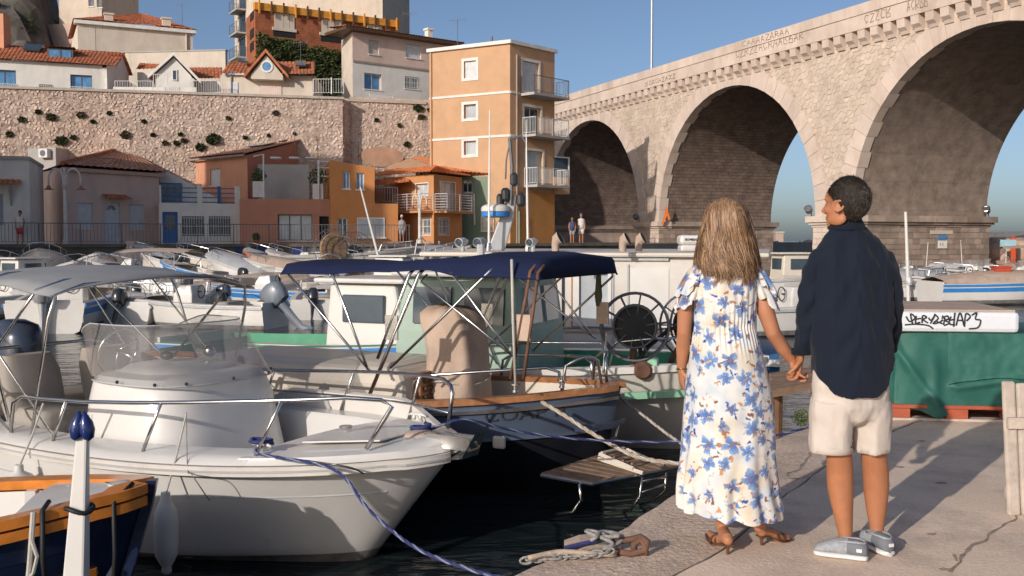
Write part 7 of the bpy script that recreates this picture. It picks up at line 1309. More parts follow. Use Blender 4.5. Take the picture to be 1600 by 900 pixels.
# dress: cloth surfaces with the flower print carried as a colour per vertex
rngp = np.random.RandomState(21)
MOT = []
def scatter(n, rmin, u0=-.95, u1=.95, v0=-.05, v1=1.55):
    pts = []
    for _ in range(n*30):
        p = (rngp.uniform(u0,u1), rngp.uniform(v0,v1))
        if all((p[0]-q[0])**2+(p[1]-q[1])**2 > rmin*rmin for q in pts): pts.append(p)
        if len(pts) >= n: break
    return pts
for p in scatter(230, .075): MOT.append(('wash', p, rngp.uniform(.035,.075), rngp.uniform(0,6.28), ((.44,.50,.57),(.60,.45,.29),(.62,.51,.33),(.40,.48,.56))[rngp.randint(4)], rngp.uniform(.6,1.0)))
BIG = scatter(300, .074)
for p in BIG:
    r = rngp.uniform(.028,.050); MOT.append(('flower', p, r, rngp.uniform(0,6.28), ((.008,.05,.25),(.012,.09,.37),(.02,.13,.44))[rngp.randint(3)], rngp.randint(4,7)))
    for k in range(rngp.randint(1,4)): a = rngp.uniform(0,6.28); d = r*rngp.uniform(1.0,1.5); MOT.append(('leaf', (p[0]+d*math.cos(a), p[1]+d*math.sin(a)), rngp.uniform(.009,.017), a+rngp.uniform(-.5,.5), ((.02,.05,.24),(.03,.08,.32),(.20,.09,.06),(.33,.14,.07),(.36,.19,.12))[rngp.randint(5)], 1))
for p in scatter(420, .045): MOT.append(('leaf', p, rngp.uniform(.008,.018), rngp.uniform(0,6.28), ((.03,.07,.30),(.28,.13,.07),(.50,.26,.12),(.62,.36,.16),(.20,.10,.08))[rngp.randint(5)], 1))
for p in scatter(170, .06): MOT.append(('sprig', p, rngp.uniform(.02,.04), rngp.uniform(0,6.28), ((.25,.22,.24),(.14,.20,.42),(.42,.24,.14))[rngp.randint(3)], 1))
def paint(uv):
    uv = uv+.0045*np.stack([np.sin(uv[:,1]*95+3*np.sin(uv[:,0]*60)), np.sin(uv[:,0]*105+3*np.cos(uv[:,1]*55))], 1)+.0016*np.stack([np.sin(uv[:,1]*420), np.sin(uv[:,0]*450)], 1)
    n = len(uv); col = np.tile(np.array([.68,.65,.61], 'f'), (n,1)); col *= (1+.02*np.sin(uv[:,:1]*40)*np.cos(uv[:,1:2]*33))
    U, W_ = uv[:,0], uv[:,1]
    for kind, p, r, ph, c, k in MOT:
        ext = r*2.2; idx = np.where((np.abs(U-p[0]) < ext) & (np.abs(W_-p[1]) < ext))[0]
        if not len(idx): continue
        dx, dy = U[idx]-p[0], W_[idx]-p[1]; rho = np.hypot(dx, dy); th = np.arctan2(dy, dx)+ph; c = np.array(c, 'f')
        if kind == 'wash':
            w = np.clip(1.25-rho/r*(1+.3*np.sin(3*th)), 0, 1)*k*.7; cc = np.tile(c, (len(idx),1))
        elif kind == 'flower':
            pl_ = np.random.RandomState(int(abs(p[0]*9e4)+abs(p[1]*7e4))).uniform(.7,1.25,k+1)[np.floor(((th+math.pi/k)%(2*math.pi))/(2*math.pi)*k).astype(int)%k]; pet = r*(.30+.70*np.abs(np.cos(th*k/2))**.75)*pl_; t = rho/pet; w = np.clip((1.05-t)/.16, 0, 1); tone = .35+.65*(.5+.5*np.cos(th*k+rho/r*2)); pal = np.array([.085,.27,.54]); s_ = np.clip(-.1+.95*(rho/r)*tone*(.55+.6*pl_), 0, 1)[:,None]; cc = c*(1-s_)+pal*s_; vein = (np.abs(np.sin(th*k*1.5)) < .22)[:,None]&(rho < r*.75)[:,None]; cc = np.where(vein, c*.55, cc); core = (rho < r*.16)[:,None]; cc = np.where(core, np.array([.22,.11,.06]), cc); w = w*(.95-.25*np.clip(rho/r,0,1))
        elif kind == 'leaf':
            a = dx*math.cos(ph)+dy*math.sin(ph); b = -dx*math.sin(ph)+dy*math.cos(ph); w = np.clip((1.1-np.sqrt((a/r)**2+(b/(r*.42*(1-.4*a/r)))**2))/.22, 0, 1); cc = np.tile(c, (len(idx),1))
        else:
            a = dx*math.cos(ph)+dy*math.sin(ph); b = -dx*math.sin(ph)+dy*math.cos(ph)+.25*a*a/r; w = np.clip(1-np.abs(b)/.0022, 0, 1)*(np.abs(a) < r); 
            for q in (-.8,-.3,.3,.9): w = np.maximum(w, np.clip(1.4-np.hypot(a-q*r, b-(.007 if q > 0 else -.007))/.004, 0, 1))
            w = w*.8; cc = np.tile(c, (len(idx),1))
        w = w[:,None]; col[idx] = col[idx]*(1-w)+cc*w
    return np.clip(col, 0, 1)
def print_mat():
    m = mat('floral_cloth', (.78,.74,.68), .8, var=.02, bump=.06, bs=300, spec=.2, sheen=.15); nt = m.node_tree; b = nt.nodes['Principled BSDF']; a = nt.nodes.new('ShaderNodeAttribute'); a.attribute_name = 'print'
    for l in list(b.inputs['Base Color'].links): nt.links.remove(l)
    nt.links.new(a.outputs['Color'], b.inputs['Base Color']); return m
print_mat()
def cloth(name, G, UVs, parent, closed=False, uvoff=(0,0)):
    mb = MB(); mb.grid(G, closed); o = mb.build(name, 'floral_cloth', parent, smooth=True, fix=False); uv = np.array([q for r in UVs for q in r], 'f')+np.array(uvoff, 'f'); c = paint(uv); at_ = o.data.color_attributes.new('print', 'FLOAT_COLOR', 'POINT'); at_.data.foreach_set('color', np.concatenate([c, np.ones((len(c),1))], 1).astype('f').ravel()); return o
prof = [(800,1141,80,.215),(785,1140,79.5,.213),(765,1138,78.5,.21),(740,1137,77.5,.205),(715,1137,75,.20),(680,1138,73.5,.195),(640,1138,70,.190),(600,1137,66,.182),(570,1135.5,60,.172),(545,1134,54.5,.158),(525,1133,50,.140),(512,1132.5,47,.125),(506,1132.5,46.5,.122),(500,1132.5,47.5,.126),(485,1132,49,.132),(465,1132,51,.132),(445,1132,53,.120),(432,1132,52,.105),(424,1132,44,.090),(418,1132,30,.078)]
def pinterp(y):
    for a, b in zip(prof, prof[1:]):
        if a[0] >= y >= b[0]: t = (a[0]-y)/(a[0]-b[0]); return [a[i]+(b[i]-a[i])*t for i in range(4)]
    return prof[-1] if y < prof[-1][0] else prof[0]
NA = 520; G = []; UVs = []
ys = [800-(800-418)*k/330 for k in range(331)]
for y in ys:
    _, cx_, hw, dp = pinterp(y); row = []; uvr = []
    fl = sm((y-515)/300); flo = sm((y-700)/95); ga = math.exp(-((y-512)/26)**2)
    for i in range(NA):
        a = math.pi/2+2*math.pi*i/(NA-1); ca, sa = math.cos(a), math.sin(a); nz = noise.noise(V((ca*1.6, sa*1.6, y*.004+2)))
        f = 1+fl*(.030*math.sin(9*a+3*nz)+.020*math.sin(17*a+4*nz+y*.006))+flo*(.055+.04*noise.noise(V((ca*3, sa*3, 8))))*math.sin(13*a+4*nz)+ga*.028*math.sin(44*a+5*nz)+(.014*math.sin(23*a+4*nz)*sm((505-y)/20)*sm((y-425)/30))+.012*nz
        f *= 1-.012*math.exp(-((y-704)/3.5)**2)
        hemw = -3.5*(.5+.5*math.sin(15*a+2.5*nz))-4*noise.noise(V((ca*2, sa*2, 5)))
        c = wp(cx_, y+ (6*math.cos(a)*flo) + hemw*sm((y-770)/30), .03); R_ = hw*WY/FPX; row.append(c+V((R_*f*ca, dp*f*sa, 0))); uvr.append(((a-3*math.pi/2)*(R_+dp)/2, c.z))
    G.append(row); UVs.append(uvr)
DR = cloth('dress', G, UVs, WOM)
# flutter sleeves, two tiers each
for sd, cx_, cy in ((-1,1094,424), (1,1177,424)):
    for tier, (y0, y1, spread_, rr) in enumerate(((410,449,25,.070), (424,470,27,.066))):
        G = []; UVs = []
        for k in range(46):
            v = k/45; row = []; uvr = []
            for i in range(150):
                a = 2*math.pi*i/149; ca, sa = math.cos(a), math.sin(a); px = cx_+sd*(spread_*v**.6*.95-8); py = y0+(y1-y0)*v+ (6*v if (ca*sd > 0) else -2*v); r = .046+rr*.60*v**.7; f = 1+.10*v*math.sin(7*a+tier*2+sd)+.03*v*math.sin(13*a+1)
                c = wp(px, py, .04); row.append(c+V((r*f*ca*.78, r*f*sa, -.022*v*ca*sd+.008*v*math.sin(7*a+tier)))); uvr.append(((a-4.7)*.06+sd*.5, c.z+r*ca*.2+tier*.3))
            G.append(row); UVs.append(uvr)
        cloth('sleeve_ruffle', G, UVs, DR)
mb = MB(); c = wp(1066,577,.12); mb.lathe(c, [(.028,-.004),(.031,0),(.028,.004),(.026,0)], 18, (.05,.2,1)); mb.build('bracelet', 'bracelet', WOM, smooth=True); mb = MB(); c = wp(1236,561,.055); mb.lathe(c, [(.027,-.003),(.030,0),(.027,.003),(.025,0)], 18, (-.4,.1,1)); mb.build('bracelet', 'bracelet', WOM, smooth=True)
# long hair: inner volume plus strands
HP = [(309,1133,4,.012),(312,1133,15,.050),(318,1134,25,.084),(330,1135,33,.106),(346,1136,37.5,.116),(362,1136,41,.116),(378,1136,44,.108),(395,1136,47,.118),(412,1136,49,.132),(428,1136,48,.140),(446,1136,45,.142)]
def hinterp(y):
    if y <= HP[0][0]: return HP[0]
    for a, b in zip(HP, HP[1:]):
        if a[0] <= y <= b[0]: t = (y-a[0])/(b[0]-a[0]); return [a[i]+(b[i]-a[i])*t for i in range(4)]
    return HP[-1]
mb = MB(); r = random.Random(9)
rows = []
for y in (310,312,315,320,326,334,344,356,370,384,396,404):
    _, cx_, hw, dp = hinterp(y); rows.append([wp(cx_,y,.035)+V((hw*.91*WY/FPX*math.cos(a)*(1+.05*noise.noise(V((math.cos(a)*3, math.sin(a)*3, y*.03)))), dp*.90*math.sin(a), 0)) for a in [2*math.pi*k/48 for k in range(48)]])
mb.loft(rows)
CL = [(r.uniform(math.pi*.9, math.pi*2.1) if r.random() < .75 else r.uniform(0, 2*math.pi), r.uniform(408,446), r.uniform(0,6.28), r.uniform(-.16,.16), r.uniform(.95,1.09), r.uniform(.06,.20)) for _ in range(95)]
for k in range(5200):
    ca_, yt, ph0, dr_, of, wav = CL[r.randrange(len(CL))]; a = ca_+r.gauss(0,.13); y0 = 309+(r.random()**1.5)*85; y1 = yt+r.uniform(-14,4); out = of*r.uniform(.93,1.0); ph = ph0+r.gauss(0,.35); pts = []; n = 12; w = r.uniform(.0011,.0026); conv = r.uniform(.45,.9)
    for j in range(n):
        u = j/(n-1); y = y0+(y1-y0)*u; _, cx_, hw, dp = hinterp(y); lc = ca_+dr_*u; aa = a+(lc-a)*conv*u**1.6+wav*math.sin(u*7.5+ph)*u**.6; f = min(1.0, out+.1*(1-u))*(1-u)+out*u; f *= 1+.07*math.sin(u*8+ph*1.3)*u
        pts.append((wp(cx_,y,.035)+V((hw*WY/FPX*f*math.cos(aa), dp*f*math.sin(aa), 0)), aa))
    o = len(mb.v); tw = r.uniform(-.6,.6)
    for j, (p, aa) in enumerate(pts): t = V((-math.sin(aa+tw), math.cos(aa+tw), 0)); ww = w*(1-.75*(j/(n-1))**2); mb.v.extend([tuple(p-t*ww), tuple(p+t*ww)])
    for j in range(n-1): mb.f.append((o+2*j, o+2*j+1, o+2*j+3, o+2*j+2))
mb.build('hair', 'hair_blonde', WOM, smooth=True, fix=False)
# ------------------------------------------------------------------ boats across the harbour
def moor(label, px, py, head, anchor='stern', z=0., **k):
    L = k.get('L', 4.6); g = gnd(px, py, WATER+z); a = math.radians(head); d = V((math.cos(a), math.sin(a), 0))
    q = g+d*L if anchor == 'stern' else (g if anchor == 'bow' else g+d*L/2)
    return small_boat(label, q.x, q.y, head, z=z, **k)
moor('white motorboat with silver outboard and dark windscreen at the left edge of the water', 70, 522, 100, L=5.2, B=2.3, ob='ob_silver', stripe='stripe_blue', fs=.75, fb=1.05, obs=1.2)
moor('white console boat with black outboard, second from the left edge', 190, 512, 80, L=4.6, B=2.0, ob='ob_black', obt=.5, fs=.6, fb=.9)
moor('low white dinghy with blue-black outboard lying below the slipway', 345, 492, 172, L=4.4, ob='ob_blue', console=False, fs=.5, shield=False, obt=.3)
moor('white boat with large tilted dark grey outboard left of the blue-striped boat', 432, 512, 166, L=4.9, ob='ob_grey', obt=.75, stripe=None, fs=.6, obs=1.35)
moor('white boat with bright blue stripe in front of the brown net drums', 525, 486, 168, L=4.6, stripe='stripe_blue', ob='ob_grey', fs=.65, bimini=None)
moor('white boat with beige cover lying left of the blue-striped boat', 300, 470, 15, 'stern', L=4.6, cover='canvas_beige', console=False, seat=False, ob='ob_black')
moor('white open boat with orange cover under the grey bimini', 330, 458, 160, 'stern', L=4.6, cover='orange_cloth', console=False, seat=False, ob='ob_black', shield=False)
moor('grey inflatable-like low boat second row left', 120, 470, 20, 'mid', L=4.2, col='gel_grey', console=False, ob='ob_black', fs=.45)
moor('white cuddy boat with cabin in the second row behind the silver outboard', 25, 468, 60, 'mid', L=5.0, cabin='gel_white', console=False, fs=.6)
moor('white boat with tall arch in the second row behind the striped boat', 470, 462, 150, 'mid', L=4.8, arch=True, ob='ob_black')
moor('cream launch with cabin behind the navy canopy', 600, 470, -12, 'mid', L=6.0, B=2.2, col='gel_cream', cabin='gel_white', console=False, fs=.7, fb=1.1, ob=None)
moor('white launch with low cabin left of the pale green wheelhouse', 655, 455, 200, 'mid', L=5.6, B=2.1, cabin='gel_cream', console=False, fs=.65, ob='ob_grey')
moor('white open boat seen under the navy canopy', 560, 452, 185, 'mid', L=4.8, ob='ob_black')
moor('grey-green dinghy behind the slipway boats', 400, 462, 30, 'mid', L=3.8, col='gel_grey', console=False, ob=None)
oF, HF = small_boat('white wheelhouse boat with large side window and green inner hull', .55, 13.6, -24, L=6.2, B=2.3, fs=.72, fb=1.0, cabin='gel_white', console=False, stripe='stripe_blue', inn='green_deck', ob=None, rail=True, name='wheelhouse_boat', group=None, seat=False)
moor('white runabout with grey outboard in the third row below the pink cottage', 150, 446, 165, 'mid', L=4.4, ob='ob_grey')
moor('white boat with navy cover in the third row under the grey bimini', 215, 450, 10, 'mid', L=4.4, cover='canvas_navy', console=False, ob='ob_black')
moor('white skiff with red stripe in the third row near the slipway', 60, 448, 155, 'mid', L=4.2, stripe='stripe_red', ob='ob_black')
moor('white dinghy stern-on between the grey bimini and the wheelhouse boat', 490, 500, 95, 'stern', L=4.0, B=1.7, ob='ob_black', obt=.6, console=False)
moor('beige open boat behind the white wheelhouse boat', 690, 446, 165, 'mid', L=4.8, col='gel_cream', ob='ob_black')
moor('white pilot boat right of the pale green wheelhouse', 720, 452, 20, 'mid', L=5.4, cabin='gel_white', console=False, ob=None, fs=.7)
DENSE = [('white fishing skiff with tan outboard left of the grey bimini pole', 15, 492, 70, dict(L=4.6, ob='ob_silver', fs=.6)), ('white console boat with grey cover just behind the outboard of the front boat', 105, 492, 165, dict(L=4.4, cover='gel_grey', console=False, ob='ob_black')),
 ('white dinghy with green inside next to the console boat', 255, 505, 150, dict(L=4.2, inn='green_deck', console=False, ob='ob_black', obt=.5)), ('white boat with beige bimini in the second row', 245, 478, 170, dict(L=4.8, bimini='canvas_beige', ob='ob_grey')),
 ('cream skiff in the third row left of the slipway boats', 20, 446, 10, dict(L=4.2, col='gel_cream', ob='ob_black')), ('white runabout with blue stripe in the third row centre', 350, 447, 168, dict(L=4.4, stripe='stripe_blue', ob='ob_black')),
 ('white cabin cruiser in the third row under the net drums', 500, 449, 12, dict(L=5.2, cabin='gel_white', console=False, ob='ob_grey', fs=.7)), ('grey dinghy in the third row beside the cabin cruiser', 440, 446, 160, dict(L=3.8, col='gel_grey', console=False, ob='ob_black')),
 ('white boat with rust coloured cover in the fourth row', 285, 440, 165, dict(L=4.2, cover='net', console=False, ob=None)), ('white launch with tall console in the fourth row', 560, 442, 175, dict(L=4.6, ob='ob_silver', arch=True)), ('white sloop hull without engine in the fourth row', 620, 444, 190, dict(L=5.4, console=False, ob=None, seat=False, fs=.75, fb=1.1)),
 ('small blue-hulled boat in the fourth row', 190, 441, 20, dict(L=4.0, col='gel_blue', ob='ob_black')), ('white open boat with red inside seat near the wheelhouse boat', 530, 470, 15, dict(L=4.4, ob='ob_black', console=False, stripe='stripe_red'))]
for lab, px, py, hd_, kw in DENSE: moor(lab, px, py, hd_, 'mid', **kw)
for k, (px, yb, yt, dx, lab) in enumerate(((132,470,405,4,'thin steel pole left of the grey bimini hoop'),(238,455,398,-3,'thin white staff in the third row under the blue door'),(415,455,392,5,'thin white staff below the coral house'),(500,450,398,-6,'short leaning staff left of the net drum'),(640,452,385,3,'thin white staff right of the leaning boom'),(690,450,378,-4,'thin white staff left of the cabin boat roof'),(1445,445,380,5,'thin rod among the packed boats right of the white mast'),(1505,440,376,-4,'thin rod below the blue notice'),(1570,440,385,3,'thin rod by the red bin'))):
    g = gnd(px, yb, WATER); tp = at(px+dx, yt, g.y); t = thing('staff', lab, 'pole', g); mb = MB(); mb.tube([g, tp], [.03,.015], 6); mb.build('rod', 'gel_white' if k else 'steel', t); mb = MB(); mb.ell(tp, (.04,.04,.05), 8, 6); mb.build('tip_light', 'gel_grey', t)
# boats hauled out on the slipway
def rampz(Y): return -.95+1.17*(Y-34.5)/15.0
def ashore(label, px, Y, head, tilt=0., roll=.12, anchor=0., **k):
    L = k.get('L', 4.6); q = at(px, 400, Y); z = rampz(Y)+.32-WATER; a = math.radians(head); return small_boat(label, q.x+math.cos(a)*L*.5, q.y+math.sin(a)*L*.5, head, z=z, tilt=tilt, roll=roll, group='boats hauled out on the slipway', **k)
ashore('white open boat on the slipway with its bow raised, second from left', 76, 44, -74, -.16, .05, L=4.8, B=2.2, console=False, ob='ob_black', inn='gel_cream', fs=.6, fb=1.05)
ashore('white open boat on the slipway cut off by the left edge', 6, 42.5, -70, -.12, -.1, L=4.6, B=2.1, console=False, ob=None, inn='gel_cream')
ashore('white shell dinghy on the slipway, third from left', 148, 44, -62, -.12, .1, L=4.2, B=1.9, console=False, ob=None, inn='gel_cream', rail=False, seat=False)
ashore('slim white boat with black outboard on the slipway below the blue door', 272, 44, 150, -.1, .18, L=4.4, console=False, ob='ob_black', obt=.4)
ashore('white motorboat with blue cover and grey outboard high on the slipway', 385, 42, 146, -.16, .12, L=5.4, B=2.2, ob='ob_silver', obt=.3, fs=.7, fb=1.0, stripe=None, cover='gel_grey', obs=1.2)
ashore('white dinghy with orange strip at the foot of the promenade wall', 425, 46, 140, -.1, .1, L=4.2, console=False, ob='ob_black', stripe='orange_cloth')
ashore('white boat with steel rail left of the brown net drum', 480, 45.5, 155, -.12, .05, L=4.8, ob='ob_black')
for lab, px, Y_, hd_, kw in (('white dinghy high on the slipway left of the bollard', 190, 46.5, -50, dict(L=3.8, console=False, ob=None, rail=False, seat=False)), ('white skiff with grey cover high on the slipway below the blue door', 238, 46.5, 140, dict(L=4.0, cover='gel_grey', console=False, ob='ob_black')), ('cream dinghy high on the slipway between the white boats', 322, 46.0, 150, dict(L=4.0, col='gel_cream', console=False, ob='ob_black')), ('white boat low on the slipway near the water', 205, 41, 155, dict(L=4.4, ob='ob_silver', obt=.4)), ('white boat with blue stripe low on the slipway', 310, 40.5, 150, dict(L=4.4, stripe='stripe_blue', console=False, ob='ob_black')), ('white open boat low on the slipway left of the coral house', 110, 40.5, -60, dict(L=4.4, console=False, ob=None, inn='gel_cream')), ('white boat with tan cover low on the slipway, below the net drums', 455, 41.0, 160, dict(L=4.4, cover='canvas_beige', console=False, ob='ob_silver')), ('white dinghy near the wall left of the second lamp', 575, 47.5, 165, dict(L=3.8, console=False, ob='ob_black')), ('white console boat near the wall under the second lamp', 668, 47, 20, dict(L=4.4, ob='ob_grey'))): ashore(lab, px, Y_, hd_, -.08, .08, **kw)
oN, HN = ashore('white boat carrying two wire wheels and a brown net drum', 545, 43.5, 20, 0, 0, L=6.2, B=2.4, console=False, ob=None, col='gel_warm', name='net_boat', fs=.75, fb=1.1)
Ni = wm(oN).inverted(); hauler(oN, Ni@at(522,388,41.8), .82, (.35,-1,0), 'net_drum_wheel', 'net', disc_r=.78); hauler(oN, Ni@at(552,391,43.5), .80, (.35,-1,0), 'net_drum_wheel', 'ob_black', disc_r=.3); mb = MB(); mb.tube([Ni@at(593,408,41.5), Ni@at(563,292,41.5)], [.06,.03], 6); mb.build('boom', 'gel_white', oN, local=True)
ashore('white boat with rails right of the net drums', 600, 43.5, 170, -.05, .05, L=5.0, B=2.0, ob='ob_silver', arch=True)
ashore('cluttered white boat nearest the blue quay panels', 640, 45, 30, 0, .05, L=4.6, ob='ob_black', cover='gel_grey', console=False)
# boats at the right, behind the couple
R = [('white boat with black outboard just right of the man', 1492, 462, 200, dict(L=4.4, ob='ob_black', console=False, fs=.55, group=None)),
 ('white boat bow-on between the man and the red bin', 1452, 468, -60, dict(L=4.2, console=False, ob=None, fs=.5, fb=.9)),
 ('white boat with dark cover below the notice on the pier', 1500, 438, 160, dict(L=4.6, ob='ob_black', cover='gel_grey', console=False)),
 ('white boat with tall white arch under the pier notice', 1478, 428, 15, dict(L=5.2, arch=True, fs=.75, fb=1.1, ob='ob_silver')),
 ('cream boat with red stripe right below the pier', 1545, 432, 190, dict(L=5.0, col='gel_cream', stripe='stripe_red', ob='ob_black')),
 ('white cabin boat at the right edge below the clubhouse', 1592, 430, 200, dict(L=5.6, cabin='gel_white', console=False, ob=None, fs=.7)),
 ('long white boat with blue band at the right edge above the graffiti slab', 1560, 474, 8, dict(L=5.4, B=2.2, stripe='stripe_blue', console=False, ob=None, seat=False, fs=.75, fb=.9, cover='canvas_beige')),
 ('white boat with blue awning seen behind the man at right', 1420, 445, 170, dict(L=4.8, ob='ob_blue', stripe='stripe_blue')),
 ('white motor launch in the gap between the couple', 1222, 470, 10, dict(L=5.6, B=2.2, fs=.8, fb=1.1, cabin='gel_cream', console=False, ob=None)),
 ('white boat with steel rail in the gap between the couple', 1235, 520, 15, dict(L=5.0, ob='ob_black', fs=.65)),
 ('white boat with grey cover packed beside the white mast', 1408, 456, 10, dict(L=4.4, cover='gel_grey', console=False, ob='ob_black')),
 ('white skiff with black outboard packed under the notice', 1520, 452, 30, dict(L=4.2, ob='ob_black', fs=.6)),
 ('white runabout with red stripe packed near the red bin', 1530, 418, 175, dict(L=4.6, stripe='stripe_red', ob='ob_grey')),
 ('cream dinghy packed at the foot of the pier', 1462, 414, 20, dict(L=4.0, col='gel_cream', console=False, ob='ob_black')),
 ('white launch with canvas top at the right edge', 1598, 446, 160, dict(L=5.0, bimini='canvas_beige', ob='ob_black')),
 ('white boat with dark windscreen packed right of the man', 1430, 418, 30, dict(L=4.8, ob='ob_blue', fs=.7)),
 ('white dinghy packed left of the sign board', 1515, 412, 10, dict(L=3.8, console=False, ob='ob_black')),
 ('white boat with beige cover packed at the right edge', 1572, 440, 15, dict(L=4.4, cover='canvas_beige', console=False, ob='ob_black')),
 ('white boat with grey outboard packed in front of the pier corner', 1545, 446, 165, dict(L=4.4, ob='ob_grey', fs=.6)),
 ('white boat packed under the white mast', 1462, 446, 150, dict(L=4.2, ob='ob_black', console=False)),
 ('small white tender far right of the pier', 1575, 418, 170, dict(L=4.0, console=False, ob='ob_black')),
 ('grey boat moored under the viaduct arch', 1440, 425, 165, dict(L=4.6, col='gel_grey', ob='ob_black'))]
for lab, px, py, hd_, kw in R: kw.pop('group', None); moor(lab, px, py, hd_, 'mid', group='boats moored at the right', **kw)
g = gnd(1420,470,WATER); mb = MB(); tp = at(1415,331,g.y); mb.tube([g-V((0,0,.3)), V((g.x,g.y,g.z)).lerp(tp,.5), tp], [.07,.065,.05], 8); t = thing('white_mast', 'plain white mast standing right of the man', 'mast', g); mb.build('pole', 'gel_white', t); mb = MB(); mb.lathe(g+V((0,0,.6)), [(.11,0),(.12,.1),(.07,.3)], 10); mb.build('mast_foot', 'gel_grey', t)
b = at(1563,450,36); t = thing('red_bin', 'red plastic crate standing on the striped boat at the right', 'crate', b); mb = MB(); h_ = .80; mb.loft([[b+V((x_*w,y_*w*.8,z_)) for x_, y_ in ((-1,-1),(1,-1),(1,1),(-1,1))] for z_, w in ((-.05,.23),(h_*.9,.27),(h_*.92,.30),(h_,.30),(h_,.26),(.05,.22))]); mat('red_plastic', (.42,.07,.04), .5, var=.15); mb.build('crate_body', 'red_plastic', t); mb = MB(); mb.box(b+V((.04,-.20,.4)), (.20,.04,.32)); mb.build('crate_panel', 'red_awning', t)
# ------------------------------------------------------------------ promenade furniture
def lamp(px, ytop, ybot, Y, label, arm_px):
    b = at(px, ybot, Y); b.z = PZ; tp = at(px, ytop, Y); H_ = tp.z-PZ; A_ = arm_px*Y/FPX; t = thing('street_lamp', label, 'street lamp', b, 0, 'white twin-arm street lamps'); mb = MB(); mb.lathe(b, [(.16,0),(.16,.15),(.10,.3),(.085,H_*.72)], 12); mb.build('lower_post', 'lamp_white', t, smooth=50); mb = MB()
    for sd in (1,-1):
        mb.tube([b+V((sd*.07,0,H_*.70)), b+V((sd*.07,0,H_*.84))]+[b+V((sd*(.07+(A_-.07)*(.5-.5*math.cos(a))),0,H_*.84+H_*.15*math.sin(a))) for a in [math.pi*j/10 for j in range(1,11)]]+[b+V((sd*A_,0,H_*.76))], .045, 7)
    mb.tube([b+V((0,0,H_*.7)), b+V((0,0,H_*1.0))], .045, 7); mb.build('arms', 'lamp_white', t, smooth=True)
    for sd in (1,-1): mb = MB(); mb.lathe(b+V((sd*A_,0,H_*.76)), [(.05,.04),(.08,0),(.12,-.1),(.26,-.16),(.27,-.18),(.1,-.17)], 14); mb.build('lamp_shade', 'copper', t, smooth=50)
mat('lamp_white', (.62,.58,.53), .5, var=.12, vs=6, dirt=(.25,.22,.2), damt=.5, dscale=3); mat('copper', (.42,.17,.09), .4, metal=.4)
lamp(103, 262, 380, 50.2, 'tall white twin-arm street lamp in front of the pink cottage', 25); lamp(656, 304, 384, 57, 'white twin-arm street lamp in front of the balcony house', 11)
t = thing('promenade_railing', 'grey bar railing along the edge of the far promenade', 'railing', (PF[2].x, PF[2].y, PZ+.03))
for p, q in zip(PF[:5], PF[1:5]):
    n_ = max(1, round((q-p).length/4))
    for k in range(n_): a, b = p.lerp(q, k/n_), p.lerp(q, (k+1)/n_-.004); railing(t, [V((a.x,a.y+.1,PZ+.03)), V((b.x,b.y+.1,PZ+.03))], 1.0, .16, 'grey_metal', name='railing_panel', bar=.013)
mat('panel_blue', (.02,.045,.16), .6, var=.2)
for k, (x0, x1) in enumerate(((262,295),(368,395),(396,424),(455,478),(602,625),(640,668))):
    pa, pb = (PF[2], PF[3]) if x0 < 420 else (PF[3], PF[4]); Fp = Face(pa.xy, pb.xy); r_ = Fp.rect(x0,388,x1,404); mb = MB(); fbox(mb, Fp, r_[0], r_[1], PZ-.62, PZ-.16, .07, .12); mb.build('blue_panel', 'panel_blue', PROM)
b = at(205,380,49.3); b.z = PZ+.03; t = thing('mooring_bollard', 'pale stone bollard on the promenade edge by the pink cottage', 'bollard', b); mb = MB(); mb.box(b+V((0,0,-.3)), (.45,.4,.9)); mb.build('block', 'pl_pink', t, bevel=.04); mb = MB(); mb.box(b+V((.3,-.3,-.6)), (.7,.6,.5)); mb.build('step', 'pl_beige', t, bevel=.05)
# small figures on the promenade
def far_person(px, yb, Y, hgt, label, top, low, sk='skin_tan', hair='hair_dark', face=1.57):
    b = at(px, yb, Y); b.z = PZ+.03; t = thing('person', label, 'person', b); s = hgt/1.75; P = lambda x, y, z: b+V((x*s, y*s, z*s)); bd = MB()
    bd.ell(P(0,0,1.63), V((.085,.10,.12))*s, 12, 10); bd.tube([P(0,0,1.5), P(0,0,1.42)], [.05*s,.06*s], 10); bd.loft([ering(P(0,0,1.42), .13*s,.09*s,16), ering(P(0,0,1.3), .18*s,.11*s,16), ering(P(0,0,1.0), .15*s,.10*s,16), ering(P(0,0,.82), .16*s,.11*s,16)])
    for sd in (1,-1):
        bd.tube([P(sd*.16,0,1.38), P(sd*.22,.02,1.12), P(sd*.20,-.08,.88), P(sd*.19,-.10,.76)], [.055*s,.045*s,.035*s,.03*s], 10); bd.tube([P(sd*.08,0,.85), P(sd*.09,.02 if sd > 0 else -.05,.48), P(sd*.09,.06 if sd > 0 else -.1,.08)], [.085*s,.055*s,.04*s], 10); bd.tube([P(sd*.09,.08 if sd > 0 else -.08,.04), P(sd*.09,-.08 if sd > 0 else -.24,.03)], [.045*s,.035*s], 8)
    me = remesh(bd, .022, 2); meshobj('body', me, sk, t)
    mb = MB(); mb.loft([ering(P(0,0,1.44), .09*s,.08*s,18), ering(P(0,0,1.38), .20*s,.125*s,18), ering(P(0,0,1.1), .185*s,.13*s,18), ering(P(0,0,.82), .19*s,.135*s,18)]); mb.build('shirt', top, t, smooth=True)
    for sd in (1,-1): mb = MB(); mb.loft([ering(P(sd*.085,0,.86), .10*s,.12*s,14), ering(P(sd*.09,0,.52), .085*s,.10*s,14)]); mb.build('trouser_leg', low, t, smooth=True)
    mb = MB(); mb.ell(P(0,.015,1.665), V((.095,.105,.11))*s, 12, 8); mb.build('hair', hair, t, smooth=True)
